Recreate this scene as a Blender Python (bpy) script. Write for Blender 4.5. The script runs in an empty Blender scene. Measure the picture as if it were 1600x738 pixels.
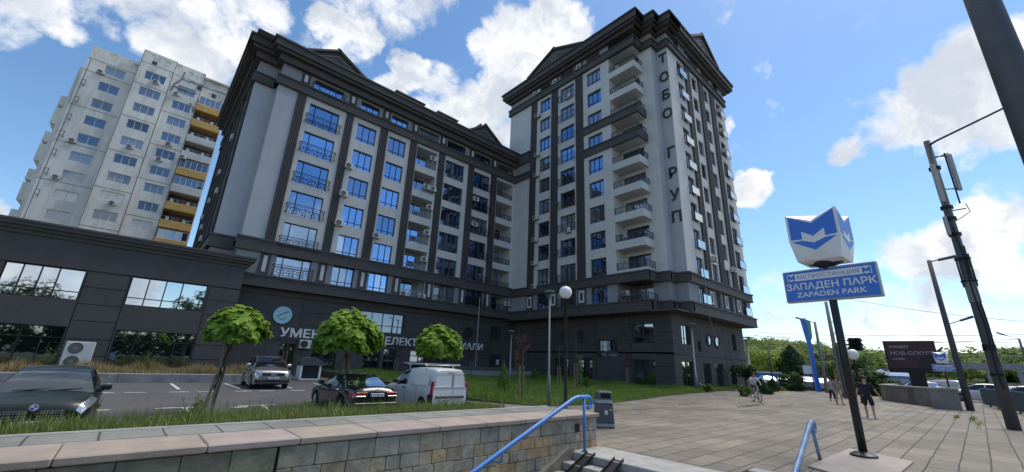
import bpy, math, random
import numpy as np
from mathutils import Matrix, Vector
R = math.radians
random.seed(7); rng = np.random.default_rng(7)
S = bpy.context.scene
COL = S.collection

# ------------------------------------------------------------------ camera
EYE = 1.75
CAMR = np.array([[0.73575381, -0.22971971, 0.63709903],
                 [-0.67618452, -0.19644709, 0.71005848],
                 [0.03795818, 0.95322474, 0.2998696]])
cd = bpy.data.cameras.new('camera'); cam = bpy.data.objects.new('camera', cd); COL.objects.link(cam)
cd.sensor_fit = 'HORIZONTAL'; cd.sensor_width = 36; cd.lens = 36 * 632 / 1600
cd.clip_start = 0.05; cd.clip_end = 3000
m = Matrix.Identity(4)
for i in range(3):
    m[i][0] = CAMR[i, 0]; m[i][1] = CAMR[i, 1]; m[i][2] = -CAMR[i, 2]; m[i][3] = (0, 0, EYE)[i]
cam.matrix_world = m
S.camera = cam

def ray(px, py):
    return CAMR @ np.array([px - 800., 369. - py, 632.])
def gp(px, py, z=0.0):                       # point of the plane z seen at a pixel
    d = ray(px, py); k = (z - EYE) / d[2]; return (d[0] * k, d[1] * k, z)
def atD(px, py, D):                          # point at a horizontal distance
    d = ray(px, py); k = D / math.hypot(d[0], d[1]); return (d[0] * k, d[1] * k, EYE + d[2] * k)
def atY(px, py, Y):
    d = ray(px, py); k = Y / d[1]; return (d[0] * k, Y, EYE + d[2] * k)

# ------------------------------------------------------------------ world and sun
SUN_EL, SUN_DIR = 60, (0.985, -0.12)           # towards the sun, seen from above
W = bpy.data.worlds.new('World'); S.world = W; W.use_nodes = True
nt = W.node_tree; nt.nodes.clear()
class N:
    """tiny helper to wire nodes"""
    def __init__(s, nt): s.nt = nt
    def __call__(s, typ, ins=None, **kw):
        n = s.nt.nodes.new(typ)
        for k, v in kw.items(): setattr(n, k, v)
        for k, v in (ins or {}).items():
            if isinstance(v, bpy.types.NodeSocket): s.nt.links.new(v, n.inputs[k])
            else: n.inputs[k].default_value = v
        return n
    def math(s, op, a, b=0.0, c=0.0, clamp=False):
        n = s.nt.nodes.new('ShaderNodeMath'); n.operation = op; n.use_clamp = clamp
        for i, v in enumerate((a, b, c)):
            if isinstance(v, bpy.types.NodeSocket): s.nt.links.new(v, n.inputs[i])
            else: n.inputs[i].default_value = v
        return n.outputs[0]
    def mix(s, fac, a, b, blend='MIX'):
        n = s.nt.nodes.new('ShaderNodeMix'); n.data_type = 'RGBA'; n.blend_type = blend
        for i, v in ((0, fac), (6, a), (7, b)):
            if isinstance(v, bpy.types.NodeSocket): s.nt.links.new(v, n.inputs[i])
            else: n.inputs[i].default_value = v if not isinstance(v, tuple) or len(v) == 4 else v + (1,)
        return n.outputs[2]
w = N(nt)
sky = w('ShaderNodeTexSky', sky_type='NISHITA', sun_disc=False, sun_elevation=R(SUN_EL),
        sun_rotation=math.atan2(SUN_DIR[0], SUN_DIR[1]), air_density=1.0, dust_density=0.25, ozone_density=2.4)
co = w('ShaderNodeTexCoord').outputs['Generated']
nz1 = w('ShaderNodeTexNoise', {'Vector': co, 'Scale': 4.0, 'Detail': 5.0, 'Roughness': 0.6})
dis = w('ShaderNodeVectorMath', {0: nz1.outputs['Color'], 1: (0.5, 0.5, 0.5)}, operation='SUBTRACT').outputs[0]
dis = w('ShaderNodeVectorMath', {0: dis, 'Scale': 0.22}, operation='SCALE').outputs[0]
dv = w('ShaderNodeVectorMath', {0: co, 1: dis}, operation='ADD').outputs[0]
dv = w('ShaderNodeVectorMath', {0: dv}, operation='NORMALIZE').outputs[0]
# clouds: directions on the sky, angular radius and density
CLOUDS = []
for px, py, r, a in [
    (20, 10, 70, .9), (110, 5, 60, .8), (170, 30, 50, .65), (290, 90, 62, .85), (360, 60, 62, .9), (400, 20, 45, .75), (250, 20, 62, .8), (340, 110, 40, .8),
    (30, 70, 48, .8), (80, 50, 48, .8), (500, 25, 42, .95), (560, 45, 40, .95), (530, 70, 32, .75), (480, 60, 30, .6),
    (640, 110, 38, 1), (690, 125, 38, .9), (610, 140, 30, .8), (730, 175, 55, 1), (785, 150, 45, 1), (800, 90, 50, 1), (860, 50, 48, 1), (825, 130, 45, 1),
    (680, 185, 45, .9), (780, 195, 40, 1), (890, 30, 30, .6),
    (1480, 130, 60, 1), (1560, 80, 75, 1), (1545, 160, 60, .9), (1430, 185, 50, .9), (1380, 215, 40, .8), (1320, 240, 26, .8), (1590, 30, 60, 1), (1500, 200, 45, .8),
    (1530, 225, 26, .6), (1375, 175, 30, .7), (1160, 285, 34, 1.05), (1150, 212, 20, .9), (1155, 250, 20, .5),
    (1500, 370, 62, 1), (1570, 330, 60, 1), (1420, 400, 48, .9), (1590, 400, 70, .95), (1470, 440, 50, .6), (1350, 410, 34, .55),
    (1210, 470, 50, .7), (1300, 500, 60, .5), (1420, 490, 70, .65), (1550, 490, 80, .6), (1180, 520, 60, .5), (1590, 270, 36, .6),
    (1250, 42, 26, .42), (1330, 42, 30, .42), (1360, 70, 26, .42), (1220, 185, 30, .42), (1190, 120, 26, .36), (1290, 330, 30, .4), (1140, 5, 28, .5),
    (10, 312, 40, 1), (10, 165, 12, .5), (60, 230, 26, .4)]:
    d = ray(px, py); d = d / np.linalg.norm(d)
    c = np.array([px - 800., 369. - py, 632.]); dist = np.linalg.norm(c)
    CLOUDS.append((tuple(d), r / dist * (632 / dist) ** 0.3, a))
for az, el, r, a in [(-95, 9, .13, .9), (-75, 10, .14, .9), (-112, 9, .12, .8), (-55, 8, .14, .8), (-135, 8, .14, .8), (-165, 10, .16, .8), (-25, 25, .2, .8), (-100, 2, .2, .7), (-60, 2, .2, .7), (160, 12, .3, .7), (100, 64, .26, .8), (60, 72, .26, .8), (140, 66, .26, .8), (-60, 80, .22, .9), (20, 62, .25, .8), (75, 52, .2, .8), (-150, 68, .2, .8)]:  # unseen: low ones mirrored in windows, high ones added for neutral ambient light
    e = R(el); CLOUDS.append(((math.cos(R(az)) * math.cos(e), math.sin(R(az)) * math.cos(e), math.sin(e)), r, a))
dens = None
for d, r, a in CLOUDS:
    dot = w('ShaderNodeVectorMath', {0: dv, 1: d}, operation='DOT_PRODUCT').outputs['Value']
    mr = w('ShaderNodeMapRange', {0: dot, 1: math.cos(r * 1.45), 2: 1.0 - (1 - math.cos(r)) * 0.12, 3: 0.0, 4: a}, interpolation_type='SMOOTHSTEP').outputs[0]
    dens = mr if dens is None else w.math('MAXIMUM', dens, mr)
nz2 = w('ShaderNodeTexNoise', {'Vector': co, 'Scale': 9.0, 'Detail': 9.0, 'Roughness': 0.62, 'Distortion': 0.4})
nz4 = w('ShaderNodeTexNoise', {'Vector': co, 'Scale': 24.0, 'Detail': 8.0, 'Roughness': 0.65})
f = w.math('ADD', w.math('ADD', dens, w.math('MULTIPLY', w.math('SUBTRACT', nz2.outputs['Fac'], 0.5), 1.8)), w.math('MULTIPLY', w.math('SUBTRACT', nz4.outputs['Fac'], 0.5), 0.55))
cloud = w('ShaderNodeMapRange', {0: f, 1: 0.43, 2: 0.93, 3: 0.0, 4: 0.97}, interpolation_type='SMOOTHSTEP').outputs[0]
nz3 = w('ShaderNodeTexNoise', {'Vector': dv, 'Scale': 7.0, 'Detail': 6.0, 'Roughness': 0.6})
shade = w('ShaderNodeMapRange', {0: w.math('ADD', nz3.outputs['Fac'], w.math('MULTIPLY', f, 0.14)), 1: 0.50, 2: 0.74}, interpolation_type='SMOOTHSTEP').outputs[0]
SKY_K, CLOUD_K = 0.10, 6.2
skyc = w('ShaderNodeHueSaturation', {'Hue': 0.496, 'Saturation': 1.12, 'Value': 1.0, 'Color': sky.outputs[0]}).outputs[0]
ccol = w.mix(shade, (CLOUD_K * 1.0, CLOUD_K * 1.0, CLOUD_K * 1.0), (CLOUD_K * 0.60, CLOUD_K * 0.645, CLOUD_K * 0.72))
fin = w.mix(cloud, skyc, ccol)
bg = w('ShaderNodeBackground', {'Color': fin, 'Strength': SKY_K})
w('ShaderNodeOutputWorld', {'Surface': bg.outputs[0]})
W.cycles.sampling_method = 'MANUAL'; W.cycles.sample_map_resolution = 512

sl = bpy.data.lights.new('sun', 'SUN'); sl.energy = 2.0; sl.angle = R(38); sl.color = (1, .93, .82)
so = bpy.data.objects.new('sun', sl); COL.objects.link(so)
sv = Vector((SUN_DIR[0], SUN_DIR[1], math.tan(R(SUN_EL)))).normalized()
so.rotation_euler = sv.to_track_quat('Z', 'Y').to_euler(); so.location = (0, 0, 80)
vs = S.view_settings; vs.view_transform = 'Standard'; vs.look = 'None'; vs.exposure = 0.86; vs.gamma = 1; vs.use_curve_mapping = False
S.cycles.max_bounces = 6; S.cycles.diffuse_bounces = 3; S.cycles.glossy_bounces = 4; S.cycles.transparent_max_bounces = 8

# ------------------------------------------------------------------ materials
MATS = {}
def mat(name, c, rough=.7, metal=0., c2=None, scale=3., bump=0., bscale=40., spec=.5, detail=6., coat=0., attr=None, emit=None, world=False, alpha=None, streak=0.):
    """procedural Principled material: base colour varied by noise between c and c2"""
    if name in MATS: return MATS[name]
    M = bpy.data.materials.new(name); M.use_nodes = True; t = M.node_tree; t.nodes.clear(); q = N(t)
    tc = q('ShaderNodeTexCoord'); P = q('ShaderNodeNewGeometry').outputs['Position'] if world else tc.outputs['Object']
    b = q('ShaderNodeBsdfPrincipled', {'Roughness': rough, 'Metallic': metal, 'Specular IOR Level': spec, 'Coat Weight': coat, 'Coat Roughness': .03})
    if c2 is None: c2 = tuple(v * .8 for v in c)
    n1 = q('ShaderNodeTexNoise', {'Vector': P, 'Scale': scale, 'Detail': detail, 'Roughness': .6})
    fr = q('ShaderNodeMapRange', {0: n1.outputs['Fac'], 1: .32, 2: .68}).outputs[0]
    colr = q.mix(fr, c, c2)
    if streak:
        ns = q('ShaderNodeTexNoise', {'Vector': q('ShaderNodeMapping', {'Vector': P, 'Scale': (2.2, 2.2, .10)}).outputs[0], 'Scale': 1., 'Detail': 7., 'Roughness': .7}); nb = q('ShaderNodeTexNoise', {'Vector': P, 'Scale': .23, 'Detail': 5.})
        fs_ = q.math('MULTIPLY', q('ShaderNodeMapRange', {0: ns.outputs['Fac'], 1: .5, 2: .78}).outputs[0], q('ShaderNodeMapRange', {0: nb.outputs['Fac'], 1: .42, 2: .62}).outputs[0])
        colr = q.mix(q.math('MULTIPLY', fs_, streak), colr, tuple(v * .42 for v in c))
    if attr:
        at = q('ShaderNodeAttribute', attribute_name=attr)
        colr = q.mix(1.0, colr, at.outputs['Color'], 'MULTIPLY')
    t.links.new(colr, b.inputs['Base Color'])
    if bump:
        n2 = q('ShaderNodeTexNoise', {'Vector': P, 'Scale': bscale, 'Detail': 4.})
        bp = q('ShaderNodeBump', {'Strength': bump, 'Distance': .02, 'Height': n2.outputs['Fac']})
        t.links.new(bp.outputs[0], b.inputs['Normal'])
    if emit: b.inputs['Emission Color'].default_value = emit[:3] + (1,); b.inputs['Emission Strength'].default_value = emit[3]
    if alpha is not None: b.inputs['Alpha'].default_value = alpha
    q('ShaderNodeOutputMaterial', {'Surface': b.outputs[0]})
    MATS[name] = M; return M
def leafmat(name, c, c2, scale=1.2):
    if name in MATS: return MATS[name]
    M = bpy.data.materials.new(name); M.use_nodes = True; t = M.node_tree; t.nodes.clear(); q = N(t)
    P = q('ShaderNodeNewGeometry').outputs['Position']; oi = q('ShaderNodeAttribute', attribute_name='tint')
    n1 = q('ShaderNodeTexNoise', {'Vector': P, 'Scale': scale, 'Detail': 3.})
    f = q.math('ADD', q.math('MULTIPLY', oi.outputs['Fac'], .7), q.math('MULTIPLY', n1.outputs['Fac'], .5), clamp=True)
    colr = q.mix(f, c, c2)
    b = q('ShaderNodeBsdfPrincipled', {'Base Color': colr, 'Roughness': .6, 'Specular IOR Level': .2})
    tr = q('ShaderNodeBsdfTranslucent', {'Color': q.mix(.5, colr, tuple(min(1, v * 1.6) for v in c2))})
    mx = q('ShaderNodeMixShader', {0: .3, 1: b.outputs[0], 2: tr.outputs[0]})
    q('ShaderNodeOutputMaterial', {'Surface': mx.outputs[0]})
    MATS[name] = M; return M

# ------------------------------------------------------------------ mesh helpers
class MB:
    def __init__(s): s.v = []; s.f = []; s.m = []; s.c = []
    def add(s, vs, fs, mi=0, col=None):
        o = len(s.v); s.v += [tuple(p) for p in vs]; s.f += [tuple(i + o for i in f) for f in fs]; s.m += [mi] * len(fs); s.c += [col] * len(fs); return s
    def quad(s, a, b, c, d, mi=0, col=None): return s.add([a, b, c, d], [(0, 1, 2, 3)], mi, col)
    def box(s, a, b, mi=0, P=None, col=None):
        x0, y0, z0 = a; x1, y1, z1 = b
        vs = [(x0, y0, z0), (x1, y0, z0), (x1, y1, z0), (x0, y1, z0), (x0, y0, z1), (x1, y0, z1), (x1, y1, z1), (x0, y1, z1)]
        if P: vs = [P(*p) for p in vs]
        return s.add(vs, [(0, 3, 2, 1), (4, 5, 6, 7), (0, 1, 5, 4), (1, 2, 6, 5), (2, 3, 7, 6), (3, 0, 4, 7)], mi, col)
    def bev(s, a, b, r, mi=0, P=None, col=None):
        """box with chamfered edges"""
        x0, y0, z0 = a; x1, y1, z1 = b; r = min(r, (x1 - x0) * .45, (y1 - y0) * .45, (z1 - z0) * .45); vs = []
        def ring(z, k): return [(x0 + k + r, y0 + k, z), (x1 - k - r, y0 + k, z), (x1 - k, y0 + k + r, z), (x1 - k, y1 - k - r, z), (x1 - k - r, y1 - k, z), (x0 + k + r, y1 - k, z), (x0 + k, y1 - k - r, z), (x0 + k, y0 + k + r, z)]
        for z, k in ((z0, r), (z0 + r, 0), (z1 - r, 0), (z1, r)): vs += ring(z, k)
        fs = [tuple(range(7, -1, -1)), tuple(range(24, 32))]
        for k in range(3):
            for i in range(8): fs.append((k * 8 + i, k * 8 + (i + 1) % 8, k * 8 + 8 + (i + 1) % 8, k * 8 + 8 + i))
        if P: vs = [P(*p) for p in vs]
        return s.add(vs, fs, mi, col)
    def tube(s, pts, r, n=8, mi=0, cap=True, col=None):
        pts = [Vector(p) for p in pts]; k = len(pts); rr = r if isinstance(r, (list, tuple)) else [r] * k
        vs = []; up = None
        for i, p in enumerate(pts):
            d = (pts[min(i + 1, k - 1)] - pts[max(i - 1, 0)])
            if d.length < 1e-9: d = Vector((0, 0, 1))
            d.normalize()
            if up is None: up = Vector((0, 0, 1)) if abs(d.z) < .9 else Vector((1, 0, 0))
            a = up - d * up.dot(d)
            if a.length < 1e-4: a = d.orthogonal()
            a.normalize(); b = d.cross(a); up = a
            for j in range(n):
                t = 2 * math.pi * j / n; vs.append(p + (a * math.cos(t) + b * math.sin(t)) * rr[i])
        fs = [(i * n + j, i * n + (j + 1) % n, (i + 1) * n + (j + 1) % n, (i + 1) * n + j) for i in range(k - 1) for j in range(n)]
        if cap: fs += [tuple(range(n - 1, -1, -1)), tuple(range((k - 1) * n, k * n))]
        return s.add(vs, fs, mi, col)
    def lathe(s, prof, n=16, mi=0, c=(0, 0, 0), col=None):
        vs = [(c[0] + r * math.cos(2 * math.pi * j / n), c[1] + r * math.sin(2 * math.pi * j / n), c[2] + z) for r, z in prof for j in range(n)]
        fs = [(i * n + j, i * n + (j + 1) % n, (i + 1) * n + (j + 1) % n, (i + 1) * n + j) for i in range(len(prof) - 1) for j in range(n)]
        fs += [tuple(range(n - 1, -1, -1)), tuple(range((len(prof) - 1) * n, len(prof) * n))]
        return s.add(vs, fs, mi, col)
    def prism(s, poly, a, b, P, mi=0, col=None):
        """polygon in (u,v), swept from depth a to b; P(u,v,d) gives the point"""
        n = len(poly); vs = [P(u, v, a) for u, v in poly] + [P(u, v, b) for u, v in poly]
        return s.add(vs, [tuple(range(n)), tuple(range(2 * n - 1, n - 1, -1))] + [(i, (i + 1) % n, n + (i + 1) % n, n + i) for i in range(n)], mi, col)
    def build(s, name, mats, parent=None, loc=None, rot=0., smooth=False):
        me = bpy.data.meshes.new(name); me.from_pydata(s.v, [], s.f); me.update()
        if not isinstance(mats, (list, tuple)): mats = [mats]
        for x in mats: me.materials.append(x)
        if any(s.m): me.polygons.foreach_set('material_index', s.m)
        if any(c is not None for c in s.c):
            at = me.color_attributes.new('tint', 'FLOAT_COLOR', 'CORNER'); k = 0; buf = []
            for f, c in zip(s.f, s.c): buf += list((c or (1, 1, 1)) + (1,)) * len(f)
            at.data.foreach_set('color', buf)
        if smooth: me.polygons.foreach_set('use_smooth', [True] * len(me.polygons)); 
        return link(name, me, parent, loc, rot)
def link(name, me, parent=None, loc=None, rot=0.):
    o = bpy.data.objects.new(name, me); COL.objects.link(o)
    if parent: o.parent = parent
    if loc is not None: o.location = loc
    if rot: o.rotation_euler = (0, 0, rot)
    return o
def np_mesh(name, V, F, m, parent=None, tint=None, smooth=False, link_it=True):
    """fast mesh: V (n,3), F (k,4) or (k,3) index arrays; tint one value per face"""
    me = bpy.data.meshes.new(name); V = np.asarray(V, np.float32); F = np.asarray(F, np.int32); k, c = F.shape
    me.vertices.add(len(V)); me.vertices.foreach_set('co', V.ravel())
    me.loops.add(k * c); me.loops.foreach_set('vertex_index', F.ravel())
    me.polygons.add(k); me.polygons.foreach_set('loop_start', np.arange(0, k * c, c, dtype=np.int32)); me.polygons.foreach_set('loop_total', np.full(k, c, np.int32))
    if tint is not None:
        at = me.attributes.new('tint', 'FLOAT', 'FACE'); at.data.foreach_set('value', np.asarray(tint, np.float32))
    me.update(calc_edges=True); me.validate()
    for x in (m if isinstance(m, (list, tuple)) else [m]): me.materials.append(x)
    if smooth: me.polygons.foreach_set('use_smooth', [True] * k)
    return link(name, me, parent) if link_it else me
def tag(o, label=None, cat=None, group=None, kind=None):
    if label: o['label'] = label
    if cat: o['category'] = cat
    if group: o['group'] = group
    if kind: o['kind'] = kind
    return o
def empty(name, loc, label, cat, group=None, rot=0.):
    o = bpy.data.objects.new(name, None); COL.objects.link(o); o.location = loc; o.rotation_euler = (0, 0, rot); o.empty_display_size = .2
    return tag(o, label, cat, group)
def copy_tree(o, parent=None, label=None):
    c = o.copy(); COL.objects.link(c); c.parent = parent
    if parent is not None: c.matrix_parent_inverse = o.matrix_parent_inverse
    if label: c['label'] = label
    for ch in [x for x in bpy.data.objects if x.parent == o]: copy_tree(ch, c)
    return c
_txt = {}
def text_mb(body, size, depth, P, mb, mi=0, bold=0., align='CENTER', sx=1.0):
    """built-in font turned into real letters; P(u,v,d) places them"""
    c = bpy.data.curves.new('lettering', 'FONT'); c.body = body; c.size = size; c.align_x = align; c.resolution_u = 3; c.offset = bold
    o = bpy.data.objects.new('lettering', c); COL.objects.link(o)
    dg = bpy.context.evaluated_depsgraph_get(); me = bpy.data.meshes.new_from_object(o.evaluated_get(dg))
    vs = [(v.co.x * sx, v.co.y) for v in me.vertices]; n = len(vs)
    top = [P(x, y, depth) for x, y in vs]; bot = [P(x, y, 0) for x, y in vs]
    fs = [tuple(p.vertices) for p in me.polygons]
    ec = {}
    for f in fs:
        for i in range(len(f)):
            e = (f[i], f[(i + 1) % len(f)]); ec[tuple(sorted(e))] = ec.get(tuple(sorted(e)), 0) + 1
    sides = [(a, b, b + n, a + n) for (a, b), k in ec.items() if k == 1]
    if depth: mb.add(top + bot, fs + sides, mi)
    else: mb.add(top, fs, mi)
    bpy.data.objects.remove(o); bpy.data.meshes.remove(me); bpy.data.curves.remove(c)
    return mb
# ------------------------------------------------------------------ ground, plaza, car park, lawn
def paving_mat(name, c, c2, bw, rh, oy, mortar=.014, off=.5, mcol=(.05, .05, .045), dirt=.5):
    M = bpy.data.materials.new(name); M.use_nodes = True; t = M.node_tree; t.nodes.clear(); q = N(t)
    P = q('ShaderNodeNewGeometry').outputs['Position']
    wob = q('ShaderNodeTexNoise', {'Vector': P, 'Scale': 1.3, 'Detail': 3.})
    P2 = q('ShaderNodeVectorMath', {0: P, 1: q('ShaderNodeVectorMath', {0: wob.outputs['Color'], 'Scale': .05}, operation='SCALE').outputs[0]}, operation='ADD').outputs[0]
    mp = q('ShaderNodeMapping', {'Vector': P2, 'Location': (-.025, oy - .025, 0)})
    br = q('ShaderNodeTexBrick', {'Vector': mp.outputs[0], 'Color1': c + (1,), 'Color2': c2 + (1,), 'Mortar': mcol + (1,), 'Scale': 1., 'Mortar Size': mortar, 'Mortar Smooth': .3, 'Bias': 0., 'Brick Width': bw, 'Row Height': rh}, offset=off)
    n1 = q('ShaderNodeTexNoise', {'Vector': P, 'Scale': .35, 'Detail': 8., 'Roughness': .65})
    n2 = q('ShaderNodeTexNoise', {'Vector': P, 'Scale': 3.2, 'Detail': 8., 'Roughness': .7})
    n3 = q('ShaderNodeTexNoise', {'Vector': P, 'Scale': 60., 'Detail': 3.})
    d1 = q('ShaderNodeMapRange', {0: n1.outputs['Fac'], 1: .3, 2: .7, 3: 1. - dirt * .75, 4: 1.15}).outputs[0]
    d2 = q('ShaderNodeMapRange', {0: n2.outputs['Fac'], 1: .3, 2: .7, 3: .82, 4: 1.1}).outputs[0]
    d3 = q('ShaderNodeMapRange', {0: n3.outputs['Fac'], 1: .3, 2: .7, 3: .88, 4: 1.1}).outputs[0]
    k = q.math('MULTIPLY', q.math('MULTIPLY', d1, d2), d3)
    cc = q('ShaderNodeVectorMath', {0: br.outputs['Color'], 'Scale': k}, operation='SCALE').outputs[0]
    n4 = q('ShaderNodeTexNoise', {'Vector': P, 'Scale': .8, 'Detail': 5.})
    moss = q.math('MULTIPLY', br.outputs['Fac'], q('ShaderNodeMapRange', {0: n4.outputs['Fac'], 1: .52, 2: .62}).outputs[0])
    cc = q.mix(moss, cc, (.06, .085, .03))
    bp = q('ShaderNodeBump', {'Strength': .5, 'Distance': .02, 'Height': q.math('SUBTRACT', n3.outputs['Fac'], q.math('MULTIPLY', br.outputs['Fac'], 2.))})
    b = q('ShaderNodeBsdfPrincipled', {'Base Color': cc, 'Roughness': .8, 'Normal': bp.outputs[0], 'Specular IOR Level': .3})
    q('ShaderNodeOutputMaterial', {'Surface': b.outputs[0]}); return M
M_PLAZA = paving_mat('plaza_paving', (.285, .245, .195), (.205, .18, .15), 1.24, .465, -.18 + .465, mortar=.017, mcol=(.075, .07, .06))
M_TILE = paving_mat('kerb_tiles', (.27, .275, .25), (.24, .245, .22), .62, .8, .05, off=0., mcol=(.09, .09, .08))
M_ASPH = mat('asphalt', (.105, .104, .108), .85, c2=(.075, .075, .078), scale=.6, bump=.5, bscale=90, world=True)
M_CONC = mat('concrete', (.33, .325, .31), .85, c2=(.24, .235, .22), scale=2., bump=.3, world=True)
M_KERB = mat('kerb_concrete', (.30, .295, .285), .85, c2=(.16, .16, .155), scale=1.4, bump=.3, world=True)
M_SOIL = mat('soil', (.07, .075, .035), .95, c2=(.045, .06, .02), scale=2.5, bump=.6, bscale=15, world=True)
M_WHITE = mat('road_paint', (.72, .72, .70), .7, c2=(.42, .42, .41), scale=7, world=True)
M_GROUND = mat('far_ground', (.13, .135, .12), .9, c2=(.10, .12, .07), scale=.08, world=True)

tag(MB().quad((-1500, -1500, -.7), (1500, -1500, -.7), (1500, 1500, -.7), (-1500, 1500, -.7)).build('ground', M_GROUND), kind='structure')
pz = MB()
def sheet(mb, x0, y0, x1, y1, z=0., skirt=.8, mi=0):
    mb.box((x0, y0, z - skirt), (x1, y1, z), mi)
for a in [(8.55, 3.3, 62, 6.27), (9.5, 1.9, 62, 3.3), (-40, -30, 62, 1.9), (8.55, 6.27, 62, 13.9), (12.0, 13.9, 62, 42)]: sheet(pz, *a)
tag(pz.build('plaza', M_PLAZA), kind='structure')
lot = MB()
def zlot(y): return -.4 + .4 * min(1, max(0, (y - 14.5) / 10))
ys = [13.9, 14.5, 17, 20, 22, 24.5, 30.6]
for a, b in zip(ys, ys[1:]): lot.quad((-40, a, zlot(a)), (12, a, zlot(a)), (12, b, zlot(b)), (-40, b, zlot(b)))
lot.quad((7.5, 30.6, 0), (12, 30.6, 0), (12, 41, 0), (7.5, 41, 0))
tag(lot.build('parking_lot', M_ASPH), kind='structure')
mk = MB()
def stripe(x0, y0, x1, y1, w):
    d = Vector((x1 - x0, y1 - y0)); L = d.length; d.normalize(); n = Vector((-d.y, d.x)) * w / 2; k = max(1, int(L / 1.5))
    for i in range(k):
        a = Vector((x0, y0)) + d * L * i / k; b = Vector((x0, y0)) + d * L * (i + 1) / k
        mk.quad(*[(p.x, p.y, zlot(p.y) + .005) for p in (a - n, b - n, b + n, a + n)])
for i in range(-4, 4): stripe(2.2 + 2.45 * i, 29.6, 2.25 + 2.45 * i, 24.0, .14)
for i in range(-4, 5): stripe(2.0 + 2.45 * i, 19.4, 2.0 + 2.45 * i, 14.6, .14)
for i in range(-5, 4):
    x = 1.6 + 2.45 * i
    stripe(x + .2, 24.0, x + .9, 24.0, .12); stripe(x + 1.2, 24.0, x + 1.9, 24.0, .1); stripe(x - .4, 19.4, x + .9, 19.4, .12)
for x, y in ((1.0, 17.6), (3.4, 19.0), (-1.4, 18.4)): stripe(x, y, x + .55, y + .1, .3)
tag(mk.build('road_marking', M_WHITE), kind='structure')

# planted bank along the annex: low kerb wall and dry grass
kb = MB()
kb.bev((-40, 30.5, -.3), (8.4, 30.85, .46), .03)
for i in range(-12, 4): kb.box((i * 2.6, 30.497, -.2), (i * 2.6 + .02, 30.5, .455), 1)
tag(kb.build('low_kerb_wall', [M_KERB, mat('joint', (.05, .05, .05), .9)]), 'long low grey concrete kerb wall holding the bank below the black annex', 'kerb wall')
bank = MB().quad((-40, 30.85, .42), (8.4, 30.85, .42), (8.4, 38.4, .5), (-40, 38.4, .5)).quad((8.4, 30.85, .42), (8.4, 30.85, -.1), (8.4, 40, -.1), (8.4, 38.4, .5))
tag(bank.build('planted_bank', mat('dry_soil', (.13, .11, .06), .95, c2=(.08, .075, .035), scale=1.5, world=True)), kind='structure')
# lawn
def zlawn(x, y): return .03 + .5 * min(1, max(0, (y - 13.5) / 20)) + .06 * math.sin(x * .7) * math.sin(y * .5) * min(1, max(0, (y - 14) / 3))
LAWN = [(12.9, 30), (12.4, 16.2), (13.15, 14.6), (13.9, 13.1), (15.85, 12.8), (19.1, 12.9), (22.7, 13.6), (29.4, 15), (36.5, 15.9), (44, 16.6), (56, 18.2), (56, 18.6), (37.2, 18.6), (37.2, 41), (12.9, 41)]
def inside(x, y, poly):
    c = False; j = len(poly) - 1
    for i in range(len(poly)):
        (xi, yi), (xj, yj) = poly[i], poly[j]
        if (yi > y) != (yj > y) and x < (xj - xi) * (y - yi) / (yj - yi) + xi: c = not c
        j = i
    return c
import mathutils.geometry as mg
from mathutils import geometry
def fill_poly(poly, zf, step, name, m, base=-.2):
    bound = []
    for i in range(len(poly)):
        a = Vector(poly[i]); b = Vector(poly[(i + 1) % len(poly)]); k = max(1, int((b - a).length / step))
        bound += [a.lerp(b, j / k) for j in range(k)]
    nb = len(bound); xs = [p[0] for p in poly]; ys_ = [p[1] for p in poly]; pts = list(bound); x = min(xs) + step / 2
    while x < max(xs):
        y = min(ys_) + step / 2
        while y < max(ys_):
            if inside(x, y, poly) and min((Vector((x, y)) - b).length for b in bound) > step * .5: pts.append(Vector((x, y)))
            y += step
        x += step
    vs, es, fs, *_ = geometry.delaunay_2d_cdt(pts, [], [list(range(nb))], 1, 1e-5)
    V = [(p.x, p.y, zf(p.x, p.y)) for p in vs]
    mb = MB().add(V, [tuple(f) for f in fs])
    for i in range(nb):
        a, b = bound[i], bound[(i + 1) % nb]; mb.quad((a.x, a.y, base), (b.x, b.y, base), (b.x, b.y, zf(b.x, b.y)), (a.x, a.y, zf(a.x, a.y)))
    return mb.build(name, m, smooth=True)
tag(fill_poly(LAWN, zlawn, 1.2, 'lawn', M_SOIL), kind='structure')
# grass strip behind the retaining wall
def zstrip(x, y):
    return .66 if y < 8.3 else max(-.14, .66 - .155 * (y - 8.3))
STRIP = [(-14, 7.93), (7.15, 7.93), (11.0, 13.4), (11.2, 13.88), (-14, 13.88)]
tag(fill_poly(STRIP, zstrip, .8, 'planting_strip', M_SOIL, -.6), kind='structure')
tag(MB().quad((7.15, 7.93, .69), (8.55, 7.93, .69), (12.0, 13.9, .012), (11.1, 13.9, .012)).quad((8.55, 7.93, .69), (8.55, 7.93, -.1), (12.0, 13.9, -.1), (12.0, 13.9, .012)).build('footpath', M_PLAZA), kind='structure')

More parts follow.
